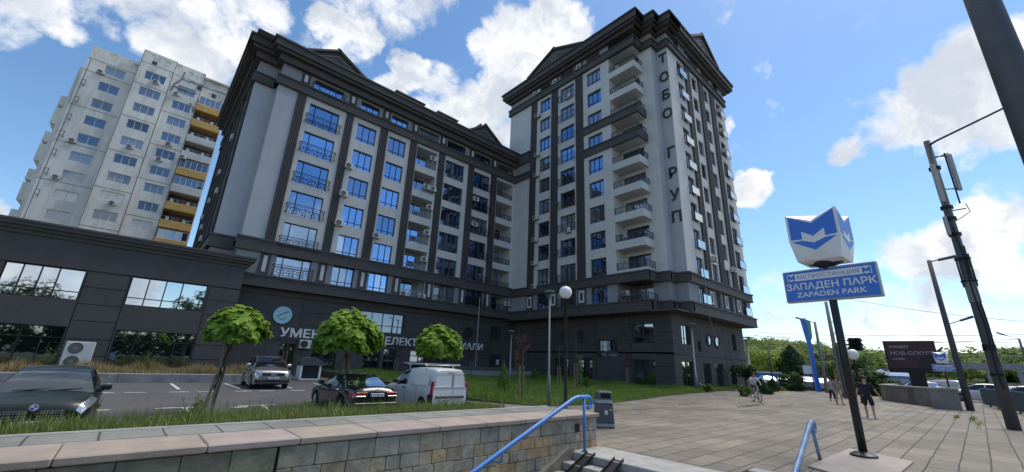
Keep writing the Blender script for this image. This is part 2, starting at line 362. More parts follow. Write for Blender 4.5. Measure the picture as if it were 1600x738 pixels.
# ------------------------------------------------------------------ retaining wall of the stairwell
WY = 6.27
M_STONE = mat('split_stone', (.48, .41, .31), .85, c2=(.25, .22, .175), scale=5, bump=.7, bscale=22, attr='tint', detail=9)
M_COPE = mat('pink_granite', (.37, .305, .26), .78, c2=(.27, .23, .20), scale=2.6, bump=.25, attr='tint', world=True)
M_DARK = mat('dark_joint', (.045, .042, .038), .95)
rw = empty('retaining_wall', (8.5, WY, 0), 'long stone faced wall with pink coping slabs beside the stairs', 'wall')
def inv(o, p): o.parent = p; o.matrix_parent_inverse = Matrix.Translation(-Vector(p.location)); return o
r = random.Random(3)
st = MB(); st.box((-14, WY + .03, -2.6), (8.5, WY + .5, .61), 1)
def course(z0, z1, x0, x1, w0, w1, tints):
    x = x1
    while x > x0:
        ww = min(r.uniform(w0, w1), x - x0)
        if ww < .08: break
        g = r.uniform(.82, 1.15); t = r.choice(tints); pr = r.uniform(0, .012)
        st.bev((x - ww + .004, WY - .012 - pr, z0 + .004), (x - .004, WY + .04, z1 - .004), .006, 0, col=tuple(v * g for v in t)); x -= ww
GREY = [(1, 1, 1), (.95, 1, 1.02), (.9, .95, .98), (1.08, 1.05, .98), (.8, .84, .86)]
TAN = GREY + [(1.2, 1.02, .75), (1.1, .85, .62), (1.25, .8, .58), (1.1, 1.0, .85), (1.15, 1.1, .95), (1.0, .9, .75)]
z = .612; k = 0
while z > -2.4:
    h = .265 if k == 0 else (.17, .2, .185, .22, .19)[k % 5]
    course(z - h, z, 1.75, 8.5, .26 if k == 0 else .16, .46 if k == 0 else .42, GREY if k == 0 else TAN); z -= h; k += 1
z = .612
while z > -2.4: course(z - .5, z, -14, 1.72, .48, .62, [(.62, .66, .58), (.68, .7, .62), (.58, .6, .54)]); z -= .5
# end return of the wall
for z0, z1, g in ((.32, .585, 1.), (.13, .32, 1.1), (-.1, .13, .95)):
    for y0, y1 in ((WY, WY + .55), (WY + .55, WY + 1.1), (WY + 1.1, WY + 1.66)): st.bev((8.49, y0 + .004, z0 + .004), (8.52, y1 - .004, z1 - .004), .006, 0, col=(g * r.uniform(.85, 1.1),) * 3)
st.box((-14, WY + .5, -.6), (8.5, WY + 1.66, .58), 1)
inv(st.build('stone_facing', [M_STONE, M_DARK]), rw)
vent = MB().box((7.72, WY - .035, .36), (7.86, WY - .02, .52), 0); inv(vent.build('vent_hole', mat('hole_black', (.01, .01, .01), .9)), rw)
cp = MB(); x = 8.58
while x > -14:
    ww = r.uniform(.95, 1.3); g = r.uniform(.9, 1.08)
    cp.bev((x - ww + .003, WY - .06, .620), (x - .003, WY + .80, .706), .014, 0, col=(g, g * r.uniform(.95, 1.02), g * r.uniform(.92, 1.02))); x -= ww
inv(cp.build('coping', [M_COPE]), rw)
tl = MB().bev((-14, WY + .803, .5), (8.55, WY + 1.56, .70), .01).bev((-14, WY + 1.563, .45), (8.55, WY + 1.67, .715), .012, 1)
inv(tl.build('tile_edging', [M_TILE, M_CONC]), rw)

# ------------------------------------------------------------------ stairs down to the underpass
stp = empty('staircase', (7.5, 4.8, 0), 'concrete steps leading down beside the stone wall', 'stairs')
s_ = MB()
s_.bev((7.5, 3.3, -.155), (8.55, WY - .02, .004), .012)
for i in range(1, 15): s_.bev((7.5 - .34 * i, 3.3, -.15 * (i + 1)), (7.5 - .34 * (i - 1) - .01, WY - .02, -.15 * i), .012)
inv(s_.build('steps', mat('step_concrete', (.40, .39, .37), .8, c2=(.27, .265, .25), scale=3, bump=.25, world=True)), stp)
s2 = MB()
for i in range(0, 20): s2.bev((9.5 - .34 * (i + 1), 1.92, -.15 * (i + 2) + .148), (9.5 - .34 * i, 3.29, -.15 * (i + 1) + .148), .012)
inv(s2.build('side_steps', MATS['step_concrete']), stp)
sg = MB(); sg.prism([(7.55, .06), (7.4, .1), (2.0, -2.32), (2.0, -2.6), (7.55, -.2)], WY - .13, WY - .02, lambda u, v, d: (u, d, v), 0, (.75, .74, .7))
inv(sg.build('stringer', M_STONE), stp)
for yy in (5.62, 4.95):
    gut = MB()
    for a, b in ((0, .02), (.20, .22)): gut.prism([(7.58, .07), (7.58, .01), (2.9, -2.05), (2.9, -1.97)], yy + a, yy + b, lambda u, v, d: (u, d, v))
    gut.prism([(7.58, .025), (7.58, .008), (2.9, -2.06), (2.9, -2.04)], yy + .02, yy + .2, lambda u, v, d: (u, d, v))
    inv(gut.build('pram_ramp', mat('black_steel', (.02, .02, .022), .5, .3)), stp)
ug = MB().box((-6, 1.9, -2.5), (3.0, WY - .02, -2.3)).box((-6, 1.7, -2.5), (9.5, 1.895, -.02)).box((9.505, 1.9, -2.5), (9.7, 3.3, -.02)).box((-6.2, 1.9, -2.5), (-6, WY, .0))
tag(ug.build('underpass_floor', M_CONC), kind='structure')
# ------------------------------------------------------------------ building kit
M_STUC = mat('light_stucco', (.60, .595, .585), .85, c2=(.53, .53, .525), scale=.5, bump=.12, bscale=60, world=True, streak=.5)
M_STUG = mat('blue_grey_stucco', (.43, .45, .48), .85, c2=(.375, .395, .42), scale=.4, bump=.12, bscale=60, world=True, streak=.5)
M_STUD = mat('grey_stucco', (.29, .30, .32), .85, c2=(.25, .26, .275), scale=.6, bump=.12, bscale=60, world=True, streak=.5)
M_CHAR = mat('charcoal_cladding', (.084, .078, .077), .75, c2=(.064, .060, .060), scale=.7, bump=.1, bscale=50, world=True, streak=.35)
M_CHAR2 = mat('charcoal_ribbed', (.068, .060, .060), .7, c2=(.054, .049, .050), scale=.8, world=True)
M_ROOF = mat('dark_roof_metal', (.085, .085, .09), .5, .2, c2=(.065, .065, .07), scale=1, world=True)
M_FRAME = mat('anthracite_frame', (.016, .017, .02), .4)
M_IRON = mat('black_iron', (.012, .012, .014), .45, .4)
M_CHROME = mat('brushed_steel', (.55, .56, .58), .35, .9)
M_ACW = mat('ac_white', (.62, .62, .60), .5, c2=(.52, .52, .5), scale=5)
M_ACD = mat('ac_grille', (.05, .05, .052), .5)
M_SHADE = mat('interior_dark', (.02, .021, .025), .8)
def glassmat(name, c, rough=.02, dark=(.012, .016, .022), k=.85, kmax=1., vary=0.):
    """coated glazing: tinted mirror over a dark room, gently warped"""
    M = bpy.data.materials.new(name); M.use_nodes = True; t = M.node_tree; t.nodes.clear(); q = N(t)
    P = q('ShaderNodeNewGeometry').outputs['Position']
    n = q('ShaderNodeTexNoise', {'Vector': P, 'Scale': .8, 'Detail': 1.}); bp = q('ShaderNodeBump', {'Strength': .06, 'Distance': .05, 'Height': n.outputs['Fac']})
    g = q('ShaderNodeBsdfGlossy', {'Color': c + (1,), 'Roughness': rough, 'Normal': bp.outputs[0]}); rd = q('ShaderNodeObjectInfo').outputs['Random']
    dcol = q.mix(q('ShaderNodeMapRange', {0: rd, 1: .52, 2: .60, 4: vary}).outputs[0], dark, (.30, .29, .27)) if vary else dark + (1,)
    if vary:
        fl = q('ShaderNodeTexNoise', {'Vector': q('ShaderNodeMapping', {'Vector': P, 'Scale': (9, 9, .15)}).outputs[0], 'Scale': 1., 'Detail': 2.}); dcol = q.mix(fl.outputs['Fac'], dcol, dark)
    d = q('ShaderNodeBsdfDiffuse', {'Color': dcol})
    lw = q('ShaderNodeLayerWeight', {'Blend': .35}); f = q('ShaderNodeMapRange', {0: lw.outputs['Facing'], 1: 0., 2: 1., 3: k, 4: kmax}).outputs[0]
    if vary: f = q.math('MULTIPLY', f, q('ShaderNodeMapRange', {0: q.math('FRACT', q.math('MULTIPLY', rd, 7.3)), 3: .5, 4: 1.06}).outputs[0])
    q('ShaderNodeOutputMaterial', {'Surface': q('ShaderNodeMixShader', {0: f, 1: d.outputs[0], 2: g.outputs[0]}).outputs[0]}); MATS[name] = M; return M
G_BLUE = glassmat('blue_coated_glass', (.38, .60, .95), k=.74, vary=.8)  # blue of the mirrored sky is put into the tint
G_DARK = glassmat('dark_glass', (.32, .40, .56), k=.42, vary=1.)  # dim reflection put into the tint, mainly for panes mirroring the other arm
G_CURT = glassmat('curtained_glass', (.5, .6, .8), dark=(.20, .20, .20), k=.30)
G_SHOP = glassmat('shop_glass', (.70, .80, .9), dark=(.01, .012, .014), k=.36)
G_OLD = glassmat('old_house_glass', (.55, .65, .8), dark=(.05, .055, .065), k=.28, vary=1.)
G_OLDC = glassmat('old_house_curtain', (.5, .55, .62), dark=(.32, .33, .33), k=.3)

def Pfront(Y0):  return lambda u, z, d: (u, Y0 - d, z)            # faces -Y, u = X
def Pside(X0):   return lambda u, z, d: (X0 - d, u, z)            # faces -X, u = Y
def facade(mb, P, u0, u1, z0, z1, holes, dep, mi=0, mr=None):
    """wall sheet with real openings and reveals"""
    mr = mi if mr is None else mr
    us = sorted({u0, u1} | {h[0] for h in holes} | {h[1] for h in holes}); zs = sorted({z0, z1} | {h[2] for h in holes} | {h[3] for h in holes})
    us = [u for u in us if u0 <= u <= u1]; zs = [z for z in zs if z0 <= z <= z1]
    for za, zb in zip(zs, zs[1:]):
        run = None
        for ua, ub in zip(us, us[1:]):
            c = ((ua + ub) / 2, (za + zb) / 2)
            if any(h[0] < c[0] < h[1] and h[2] < c[1] < h[3] for h in holes):
                if run: mb.quad(P(run[0], za, 0), P(run[1], za, 0), P(run[1], zb, 0), P(run[0], zb, 0), mi); run = None
            else: run = (run[0], ub) if run else (ua, ub)
        if run: mb.quad(P(run[0], za, 0), P(run[1], za, 0), P(run[1], zb, 0), P(run[0], zb, 0), mi)
    for a, b, c, d in holes:
        mb.quad(P(a, c, 0), P(b, c, 0), P(b, c, -dep), P(a, c, -dep), mr).quad(P(a, d, 0), P(b, d, 0), P(b, d, -dep), P(a, d, -dep), mr)
        mb.quad(P(a, c, 0), P(a, d, 0), P(a, d, -dep), P(a, c, -dep), mr).quad(P(b, c, 0), P(b, d, 0), P(b, d, -dep), P(b, c, -dep), mr)
    return mb
def pbox(mb, P, u0, u1, z0, z1, d0, d1, mi=0):
    return mb.box((u0, z0, d0), (u1, z1, d1), mi, P)
def pilaster(mb, P, u0, u1, z0, z1, mi=0, d=.12):
    pbox(mb, P, u0, u1, z0, z1, -.05, d, mi); n = 4; w_ = (u1 - u0) / n
    for i in range(n): pbox(mb, P, u0 + w_ * i + w_ * .22, u0 + w_ * i + w_ * .78, z0 + .003, z1 - .003, d - .001, d + .06, mi)
def band(mb, P, u0, u1, z0, z1, d, mi=0):
    pbox(mb, P, u0, u1, z0 + .12, z1 - .14, -.1, d, mi); pbox(mb, P, u0 - .05, u1 + .05, z1 - .14, z1, -.1, d + .1, mi); pbox(mb, P, u0 - .03, u1 + .03, z0, z0 + .12, -.1, d + .05, mi)

# window prototypes, local frame: x along the wall, -y outwards, z up, origin at the bottom centre
PROTO = {}
def window_proto(w, h, mull, trans, glass, fr=.06, split=None, frame_m=None):
    key = (round(w, 2), round(h, 2), tuple(mull), tuple(trans), glass.name, split)
    if key in PROTO: return PROTO[key]
    mb = MB(); hw = w / 2; y0, y1 = -.05, .03
    for a, b in (((-hw, y0, 0), (-hw + fr, y1, h)), ((hw - fr, y0, 0), (hw, y1, h)), ((-hw + fr, y0, 0), (hw - fr, y1, fr)), ((-hw + fr, y0, h - fr), (hw - fr, y1, h))): mb.bev(a, b, .012)
    for m_ in mull: mb.bev((-hw + w * m_ - fr * .6, y0 - .004, fr), (-hw + w * m_ + fr * .6, y1, h - fr), .012)
    for t_ in trans: mb.bev((-hw + fr, y0 - .002, h * t_ - fr * .5), (hw - fr, y1, h * t_ + fr * .5), .012)
    fm = mb.build('window', frame_m or M_FRAME)
    pm = MB(); xs = [0] + list(mull) + [1]
    rr = random.Random(str(key))
    for a, b in zip(xs, xs[1:]):                                       # each light tilts a hair, as real panes do
        ta, tb = rr.uniform(-.006, .006), rr.uniform(-.006, .006)
        x0, x1 = -hw + w * a + .02, -hw + w * b - .02
        pm.quad((x0, ta, .02), (x1, -ta, .02), (x1, -ta + tb, h - .02), (x0, ta + tb, h - .02))
    pn = pm.build('pane', glass, fm)
    PROTO[key] = (fm, False); fm.location = (0, 0, -500); return PROTO[key]
def put(o, loc, rot, parent, first):
    c = o if first else copy_tree(o)
    c.location = loc; c.rotation_euler = (0, 0, rot); inv(c, parent); return c
USED = set()
def place(proto, loc, rot, parent):
    o = proto[0]; first = id(o) not in USED; USED.add(id(o)); return put(o, loc, rot, parent, first)
def rail_proto(w, h, legs=True, glass=None, bright=False, m=None):
    """wrought iron balcony rail with a Greek key between two bars"""
    mb = MB(); b = .03; hw = w / 2; m = m or M_IRON
    mb.box((-hw, -b, h - .05), (hw, b, h)); mb.box((-hw, -b / 2, 0.06), (hw, b / 2, .1))
    for x in (-hw, hw - b * 1.4): mb.box((x, -b * .7, 0), (x + b * 1.4, b * .7, h + .04))
    z0, z1 = .1, h - .05; H = z1 - z0; g = b * .62
    n = max(2, int(round((w - .2) / (H * .95)))); uw = (w - .12) / n
    for i in range(n):
        x = -hw + .06 + i * uw
        def hb(a, c, z): mb.box((x + a * uw, -g / 2, z0 + z * H - g), (x + c * uw, g / 2, z0 + z * H + g))
        def vb(a, c, z): mb.box((x + a * uw - g, -g / 2, z0 + c * H), (x + a * uw + g, g / 2, z0 + z * H))
        vb(.06, .0, .84); hb(.06, .92, .84); vb(.92, .2, .84); hb(.36, .92, .2); vb(.36, .2, .55); hb(.36, .66, .55); hb(-.1, .06, .02)
    if legs:
        for x in (-hw + .3, 0, hw - .3): mb.box((x - .02, -b * .5, -.14), (x + .02, b * .5, .07))
        for x in (-hw, hw):
            for z in (.2, h - .1): mb.box((x - .09, -.014, z - .015), (x + .09, .014, z + .015)); 
            mb.box((x - .015, 0, h - .12), (x + .015, .32, h - .09)); mb.box((x - .015, 0, .08), (x + .015, .32, .11))
    o = mb.build('balcony_railing', m); o.location = (0, 0, -500); return (o, False)
def glass_rail_proto(w, h):
    mb = MB(); hw = w / 2
    for x in (-hw, hw - .04): mb.box((x, -.03, -.12), (x + .04, .03, h))
    mb.box((-hw, -.03, h - .05), (hw, .03, h)); mb.box((-hw, -.02, .03), (hw, .02, .08))
    for x in (-hw, hw - .03): mb.box((x, 0, .03), (x + .03, .4, .06)); mb.box((x, 0, h - .1), (x + .03, .4, h - .07))
    o = mb.build('glass_balcony', M_IRON); MB().box((-hw + .05, -.012, .08), (hw - .05, .0, h - .06)).build('pane', G_RAIL, o); o.location = (0, 0, -500); return (o, False)
G_RAIL = glassmat('rail_glass', (.8, .86, .86), rough=.12, dark=(.30, .33, .33), k=.22)
def ac_proto(w=.82, h=.58, d=.32, name='air_conditioner', fans=1, grille_dark=False):
    mb = MB(); mb.bev((-w / 2, -d, 0), (w / 2, 0, h), .03)
    for x in (-w * .35, w * .3): mb.box((x - .02, -d - .02, -.06), (x + .02, .22, -.002), 1)
    mb.tube([(w / 2 - .1, -.1, .1), (w / 2 + .08, -.06, .12), (w / 2 + .1, .15, .3)], .02, 6)
    o = mb.build(name, [M_ACW, M_IRON])
    for k in range(fans):
        g = MB(); cx, cz, rad = -w * .13, (k + .5) * h / fans, min(h / fans * .42, w * .33)
        ring = []; nn = 24
        for rr in (rad, rad * .72, rad * .45, rad * .2): g.tube([(cx + rr * math.cos(2 * math.pi * i / nn), -d - .012, cz + rr * math.sin(2 * math.pi * i / nn)) for i in range(nn + 1)], .010, 5, cap=False)
        for i in range(8): a = math.pi * i / 8; g.tube([(cx - rad * math.cos(a), -d - .012, cz - rad * math.sin(a)), (cx + rad * math.cos(a), -d - .012, cz + rad * math.sin(a))], .006, 4)
        fv = [(cx + rad * math.cos(2 * math.pi * i / nn), -d - .003, cz + rad * math.sin(2 * math.pi * i / nn)) for i in range(nn)]
        g.add(fv, [tuple(range(nn))], 1)
        g.build('fan_grille', [M_ACD if grille_dark else mat('ac_wire', (.30, .30, .30), .5), M_ACD], o)
    o.location = (0, 0, -500); return (o, False)
# ------------------------------------------------------------------ the L-shaped block: long wing
YW = 39.5; XI = 35.6                              # wing front plane, tower front plane
wing = empty('apartment_block', (20, YW, 0), 'long grey apartment wing with dark pilasters above white shop lettering', 'apartment block')
Pw = Pfront(YW)
ROW = [13.15 + 3.13 * i for i in range(5)]        # window heads of the regular storeys
C1, C2, C3, C4, C5, C6, C7 = (7.85, 10.75), (12.7, 14.8), (16.3, 18.4), (19.85, 22.62), (23.9, 26.75), (28.35, 31.0), (32.3, 35.25)
Z0, ZB0, ZB1, ZM0, ZM1, ZU0, ZU1, ZE = 7.1, 7.1, 8.12, 8.12, 10.05, 26.25, 27.25, 28.66
holes = []
for t in ROW:
    holes += [C1 + (t - 2.3, t), C2 + (t - 2.05, t), C3 + (t - 2.05, t), C4 + (t - 2.1, t + .2), C5 + (t - 2.25, t), C6 + (t - 2.2, t), C7 + (t - 2.1, t + .2)]
top = 10.03
holesM = [C1 + (top - 1.85, top), C2 + (top - 1.85, top), C3 + (top - 1.85, top), C4 + (top - 1.85, top), C5 + (top - 1.85, top), C6 + (top - 1.85, top), C7 + (top - 1.85, top)]
holesA = [c + (27.3, 28.45) for c in (C1, C2, C3, C4, C5, C6, C7)]
w_ = MB()
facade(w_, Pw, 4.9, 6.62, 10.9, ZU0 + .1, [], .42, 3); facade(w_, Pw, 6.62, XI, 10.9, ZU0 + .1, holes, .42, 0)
facade(w_, Pw, 4.9, XI, 8.0, 10.3, holesM, .42, 1)
facade(w_, Pw, 4.9, XI, 27.1, 28.8, holesA, .5, 1)
# stepped corner and the long side facing the annex
XA, YA = 3.15, 40.75
Pa = Pfront(YA); Ps = Pside(XA)
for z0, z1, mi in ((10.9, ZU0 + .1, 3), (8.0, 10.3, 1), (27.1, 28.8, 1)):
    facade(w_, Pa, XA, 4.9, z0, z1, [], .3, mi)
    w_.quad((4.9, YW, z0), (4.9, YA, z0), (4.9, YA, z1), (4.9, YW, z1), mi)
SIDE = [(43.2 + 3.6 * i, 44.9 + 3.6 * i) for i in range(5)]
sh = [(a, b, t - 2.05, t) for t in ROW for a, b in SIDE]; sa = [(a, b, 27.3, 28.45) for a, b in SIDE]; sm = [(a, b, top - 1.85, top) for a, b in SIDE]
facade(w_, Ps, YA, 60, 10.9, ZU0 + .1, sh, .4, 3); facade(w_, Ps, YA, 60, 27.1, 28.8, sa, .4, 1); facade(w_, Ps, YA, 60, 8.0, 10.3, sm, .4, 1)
w_.box((XA + .5, YA + .6, .3), (XI + 15, 60, 28.6), 2)            # dark core behind the openings
inv(w_.build('wall', [M_STUC, M_STUD, M_SHADE, M_STUG]), wing)
tr = MB()
def stepped_band(mb, z0, z1, d, mi=0):
    band(mb, Pw, 4.9 - d, XI, z0, z1, d, mi); band(mb, Pa, XA - d, 4.9 - d, z0 + .003, z1 - .003, d, mi); band(mb, Ps, YA + .1, 60, z0 + .006, z1 - .006, d, mi)
stepped_band(tr, 10.02, 11.15, .26); stepped_band(tr, ZU0, ZU1, .26); stepped_band(tr, ZB0, ZB1, .34)
inv(tr.build('cornice_band', M_CHAR), wing)
ev = MB()
for d, a, b in ((.5, 28.64, 29.3), (.95, 29.3, 29.62), (1.2, 29.62, 30.28), (1.36, 30.28, 30.46)):
    pbox(ev, Pw, 4.9 - d, XI, a, b, -2.0, d); pbox(ev, Pa, XA - d, 4.9 - d, a + .002, b - .002, -1.0, d); pbox(ev, Ps, YA - d + .1, 60.5, a + .004, b - .004, -1.5, d)
inv(ev.build('eaves', M_CHAR), wing)
for a, b in ((6.62, 7.4), (11.4, 12.15), (15.2, 16.08), (18.9, 19.75), (22.85, 23.7), (27.35, 28.25), (31.15, 32.15)):
    pl = MB(); pilaster(pl, Pw, a, b, 11.15, ZU0)
    for z0, z1 in ((8.12, 10.02), (27.5, 28.66)): pbox(pl, Pw, a, b, z0, z1, -.05, .1)
    inv(pl.build('pilaster', M_CHAR2), wing)
for i in range(6): a = 41.35 + 3.6 * i; pl = MB(); pilaster(pl, Ps, a, a + .8, 11.15, ZU0); inv(pl.build('pilaster', M_CHAR2), wing)
for a, b in ((6.62, 7.4), (11.4, 12.15), (15.2, 16.08), (18.9, 19.75), (22.85, 23.7), (27.35, 28.25), (31.15, 32.15)):
    for z0, z1 in ((8.4, 9.8), (27.6, 28.4)): m_ = (a + b) / 2; lp = MB(); pbox(lp, Pw, m_ - .15, m_ + .15, z0, z1, .09, .13); inv(lp.build('light_panel', M_STUC), wing)
# windows
D = .26
for i, t in enumerate([top] + ROW):
    base = i == 0
    h = 1.85 if base else 2.3
    g1 = G_BLUE
    place(window_proto(2.9, h, (.2, .76), (), g1), (9.3, YW + D, t - h), 0, wing)
    h = 1.85 if base else 2.05
    g2 = G_BLUE
    place(window_proto(2.1, h, (.34, .67), (.2,), g2), (13.75, YW + D, t - h), 0, wing)
    place(window_proto(2.1, h, (.34, .67), (.2,), g2), (17.35, YW + D, t - h), 0, wing)
    h5 = 1.85 if base else 2.25
    place(window_proto(2.85, h5, (.34, .67), (.28,), G_DARK), (25.32, YW + D, t - h5), 0, wing)
    h6 = 1.85 if base else 2.2
    place(window_proto(2.65, h6, (.4, .7), (), G_DARK), (29.68, YW + D, t - h6), 0, wing)
for c, mu in ((C1, (.2, .76)), (C2, (.34, .67)), (C3, (.34, .67)), (C5, (.34, .67)), (C6, (.4, .7))):
    place(window_proto(c[1] - c[0], 1.5, mu, (.3,), G_BLUE if c[1] < 19 else G_DARK), ((c[0] + c[1]) / 2, YW + .3, 26.95), 0, wing)
for a, b in SIDE:
    for t in ROW: place(window_proto(1.7, 2.05, (.5,), (), G_DARK), (XA + .26, (a + b) / 2, t - 2.05), R(-90), wing)
# loggias: floor slab, back wall with glazed door, rail
for c in (C4, C7):
    lg = MB()
    for t in [top] + ROW + [28.55]:
        a, b = c[0], c[1]; zb = t - (1.85 if t in (top,) else 2.1)
        if t > 28: zb = 27.25
        hh = t + .2 if t not in (top, 28.55) else t
        yb = YW + 1.5
        lg.box((a - .1, YW + .4, zb - .45), (b + .1, yb, zb - .3))
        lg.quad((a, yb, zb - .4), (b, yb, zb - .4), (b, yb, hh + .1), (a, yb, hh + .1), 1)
        for x in (a, b): lg.quad((x, YW + .4, zb - .4), (x, yb, zb - .4), (x, yb, hh + .1), (x, YW + .4, hh + .1), 0)
        lg.quad((a, YW + .4, hh + .02), (b, YW + .4, hh + .02), (b, yb, hh + .02), (a, yb, hh + .02), 0)
    inv(lg.build('loggia', [M_STUC, M_STUD]), wing)
for c in (C4, C7):
    for t in [top] + ROW: place(window_proto(1.9, 2.1, (.5,), (), G_BLUE if c is C4 else G_DARK), (c[0] + 1.15, YW + 1.46, t - 2.25), 0, wing)
R1 = rail_proto(3.3, 1.0); R4 = rail_proto(2.74, .74, legs=False, m=mat('pale_iron', (.30, .33, .37), .4, .5)); R6 = rail_proto(2.9, .95); R7 = rail_proto(2.9, .74, legs=False)
for i, t in enumerate([top] + ROW + [29.35]):
    place(R1, (9.3, YW - .34 if i == 0 else YW - .3, t - (1.85 if i == 0 else 2.35)), 0, wing)
    z4 = (t - (1.85 if i == 0 else 2.1)) if i < 6 else 27.27
    place(R4, (21.23, YW + .1, z4), 0, wing); place(R7, (33.78, YW + .1, z4), 0, wing)
    place(R6, (29.68, YW - .3, t - (1.85 if i == 0 else 2.25)), 0, wing)
AC = ac_proto()
for x, z in ((12.1, ROW[3] - 2.5), (12.05, ROW[2] - 2.45), (12.1, ROW[1] - 2.4), (16.0, ROW[1] - 2.75), (28.35, ROW[3] - 1.1), (28.4, ROW[2] - 1.4)): place(AC, (x + .35, YW - .14, z), 0, wing)
for x, z in ((21.5, ROW[3] - 1.75), (22.4, ROW[3] - 1.75), (20.2, top - 2.0), (22.4, top - 2.0), (34.9, top - 1.3), (22.2, ROW[1] - 1.0), (22.2, ROW[2] - 1.0), (22.2, ROW[0] - 1.0), (22.0, ROW[4] - 1.0)): place(AC, (x, YW - .02, z), 0, wing)
for y, z in ((46.0, 22.0), (49.2, 19.2), (46.2, 16.2), (52.8, 17.0), (56.4, 16.0), (49.3, 12.0), (52.9, 14.0)): place(AC, (XA - .05, y, z), R(-90), wing)
# mansard roof with gables, dormers and skylights
rf = MB()
rf.quad((2.2, 38.6, 30.44), (XI + 1, 38.6, 30.44), (XI + 1, 46, 34.2), (8, 46, 34.2)).quad((2.2, 38.6, 30.44), (8, 46, 34.2), (8, 56, 34.2), (2.0, 61, 30.44)).quad((8, 46, 34.2), (XI + 1, 46, 34.2), (XI + 1, 56, 34.2), (8, 56, 34.2))
inv(rf.build('roof', M_ROOF), wing)
def gable(x0, xa, x1, za, y0, yb, name='gable'):
    zb = 30.4; g = MB()
    g.prism([(x0, zb), (xa, za), (x1, zb)], y0, yb, lambda u, v, d: (u, d, v))
    for (a, b) in (((x0, zb), (xa, za)), ((xa, za), (x1, zb))):          # raking cornice
        d = Vector((b[0] - a[0], b[1] - a[1])).normalized(); n = Vector((-d.y, d.x))
        q = [(a[0] - d.x * .35, a[1] - d.y * .35), (b[0] + d.x * .2, b[1] + d.y * .2)]
        g.prism([q[0], q[1], (q[1][0] + n.x * .22, q[1][1] + n.y * .22), (q[0][0] + n.x * .22, q[0][1] + n.y * .22)], y0 - .3, yb, lambda u, v, d_: (u, d_, v), 0)
    o = inv(g.build(name, M_CHAR), wing)
    t = MB(); h = za - zb; cx = xa
    pts = [(x0 + (xa - x0) * .3, zb + .14), (xa, za - h * .32), (x1 - (x1 - xa) * .3, zb + .14)]
    for a, b in zip(pts, pts[1:] + pts[:1]): t.tube([(a[0], y0 - .03, a[1]), (b[0], y0 - .03, b[1])], .06, 4)
    inv(t.build('gable_frame', M_STUD), wing)
gable(6.5, 9.3, 12.1, 32.0, 38.5, 42); gable(26.3, 28.9, 31.6, 32.2, 38.5, 43)
rfb = MB()
rfb.prism([(26.9, 30.5), (29.6, 34.0), (32.6, 30.5)], 40.5, 46, lambda u, v, d: (u, d, v))
for a, b in ((16.7, 20.4), (22.5, 25.4)):
    rfb.prism([(40.2, 30.9), (40.2, 32.15), (44.5, 33.6), (44.5, 32.8)], a, b, lambda u, v, d: (d, u, v)); rfb.box((a - .15, 40.0, 32.1), (b + .15, 40.6, 32.28))
inv(rfb.build('dormer', M_ROOF), wing)
for x in (12.9, 14.6, 25.9, 21.4): inv(MB().prism([(39.6, 31.0), (39.6, 31.08), (41.2, 31.92), (41.2, 31.84)], x, x + .9, lambda u, v, d: (d, u, v)).build('skylight', G_CURT), wing)
inv(MB().bev((16.0, 44, 33.0), (16.8, 44.8, 34.6), .03).build('chimney', M_CHAR), wing)

# ground storeys of the wing: recessed charcoal shop front
YG = 40.05; Pg = Pfront(YG)
gh = [(15.2, 21.1, 4.22, 6.2), (32.9, 34.9, 4.3, 6.1), (12.3, 14.55, .1, 2.65), (9.7, 10.9, .1, 2.65), (17.1, 18.9, .1, 2.65), (19.2, 20.6, .1, 2.65), (22.2, 24.4, .1, 2.65), (25.6, 27.0, .1, 2.65), (33.0, 35.0, .6, 2.6)]
g_ = MB(); facade(g_, Pg, 5.4, 37.2, -.3, 7.3, gh, .35, 0)
pbox(g_, Pg, 5.4, 37, 6.62, 7.1, -.05, .12)
for z in (6.55, 5.45, 4.38, 3.3, 2.2, 1.15):
    for a, b in ((10.9, 15.1), (21.3, 28.7), (30.5, 32.8)): pbox(g_, Pg, a, b, z - .03, z, -.02, .006, 1)
for x in (10.88, 15.12, 21.28, 28.7, 30.5): pbox(g_, Pg, x, x + .03, 2.75, 6.6, -.02, .0065, 1)
inv(g_.build('shopfront_wall', [M_CHAR, mat('groove', (.008, .008, .009), .9)]), wing)
place(window_proto(5.9, 1.98, (.2, .4, .6, .8), (.35,), G_CURT), (18.15, YG + .3, 4.22), 0, wing)
place(window_proto(2.0, 1.8, (.5,), (), G_SHOP), (33.9, YG + .3, 4.3), 0, wing)
for a, b, mu in ((12.3, 14.55, (.5,)), (9.7, 10.9, ()), (17.1, 18.9, (.5,)), (19.2, 20.6, (.5,)), (22.2, 24.4, (.5,)), (25.6, 27.0, ())):
    place(window_proto(b - a, 2.55, mu, (.78,), G_SHOP), ((a + b) / 2, YG + .3, .1), 0, wing)
place(window_proto(2.0, 2.0, (.5,), (), G_SHOP), (34.0, YG + .3, .6), 0, wing)
pt = inv(MB().box((34.3, YG + .22, 1.5), (34.75, YG + .225, 2.1)).build('paper_notice', mat('paper', (.7, .7, .68), .8)), wing)
def porthole(P, u, z, rad, parent):
    o_ = MB(); n = 40
    for rr, d, t in ((rad, .05, .07), (rad * .86, .03, .05)): o_.tube([P(u + rr * math.cos(2 * math.pi * i / n), z + rr * math.sin(2 * math.pi * i / n), d) for i in range(n + 1)], t, 8, cap=False)
    f = inv(o_.build('round_window', M_CHAR2, smooth=True), parent)
    gl = MB().add([P(u + rad * .84 * math.cos(2 * math.pi * i / n), z + rad * .84 * math.sin(2 * math.pi * i / n), .012) for i in range(n)], [tuple(range(n))]).build('pane', G_SHOP); gl.parent = f
    return f
porthole(Pg, 29.6, 4.98, .78, wing)
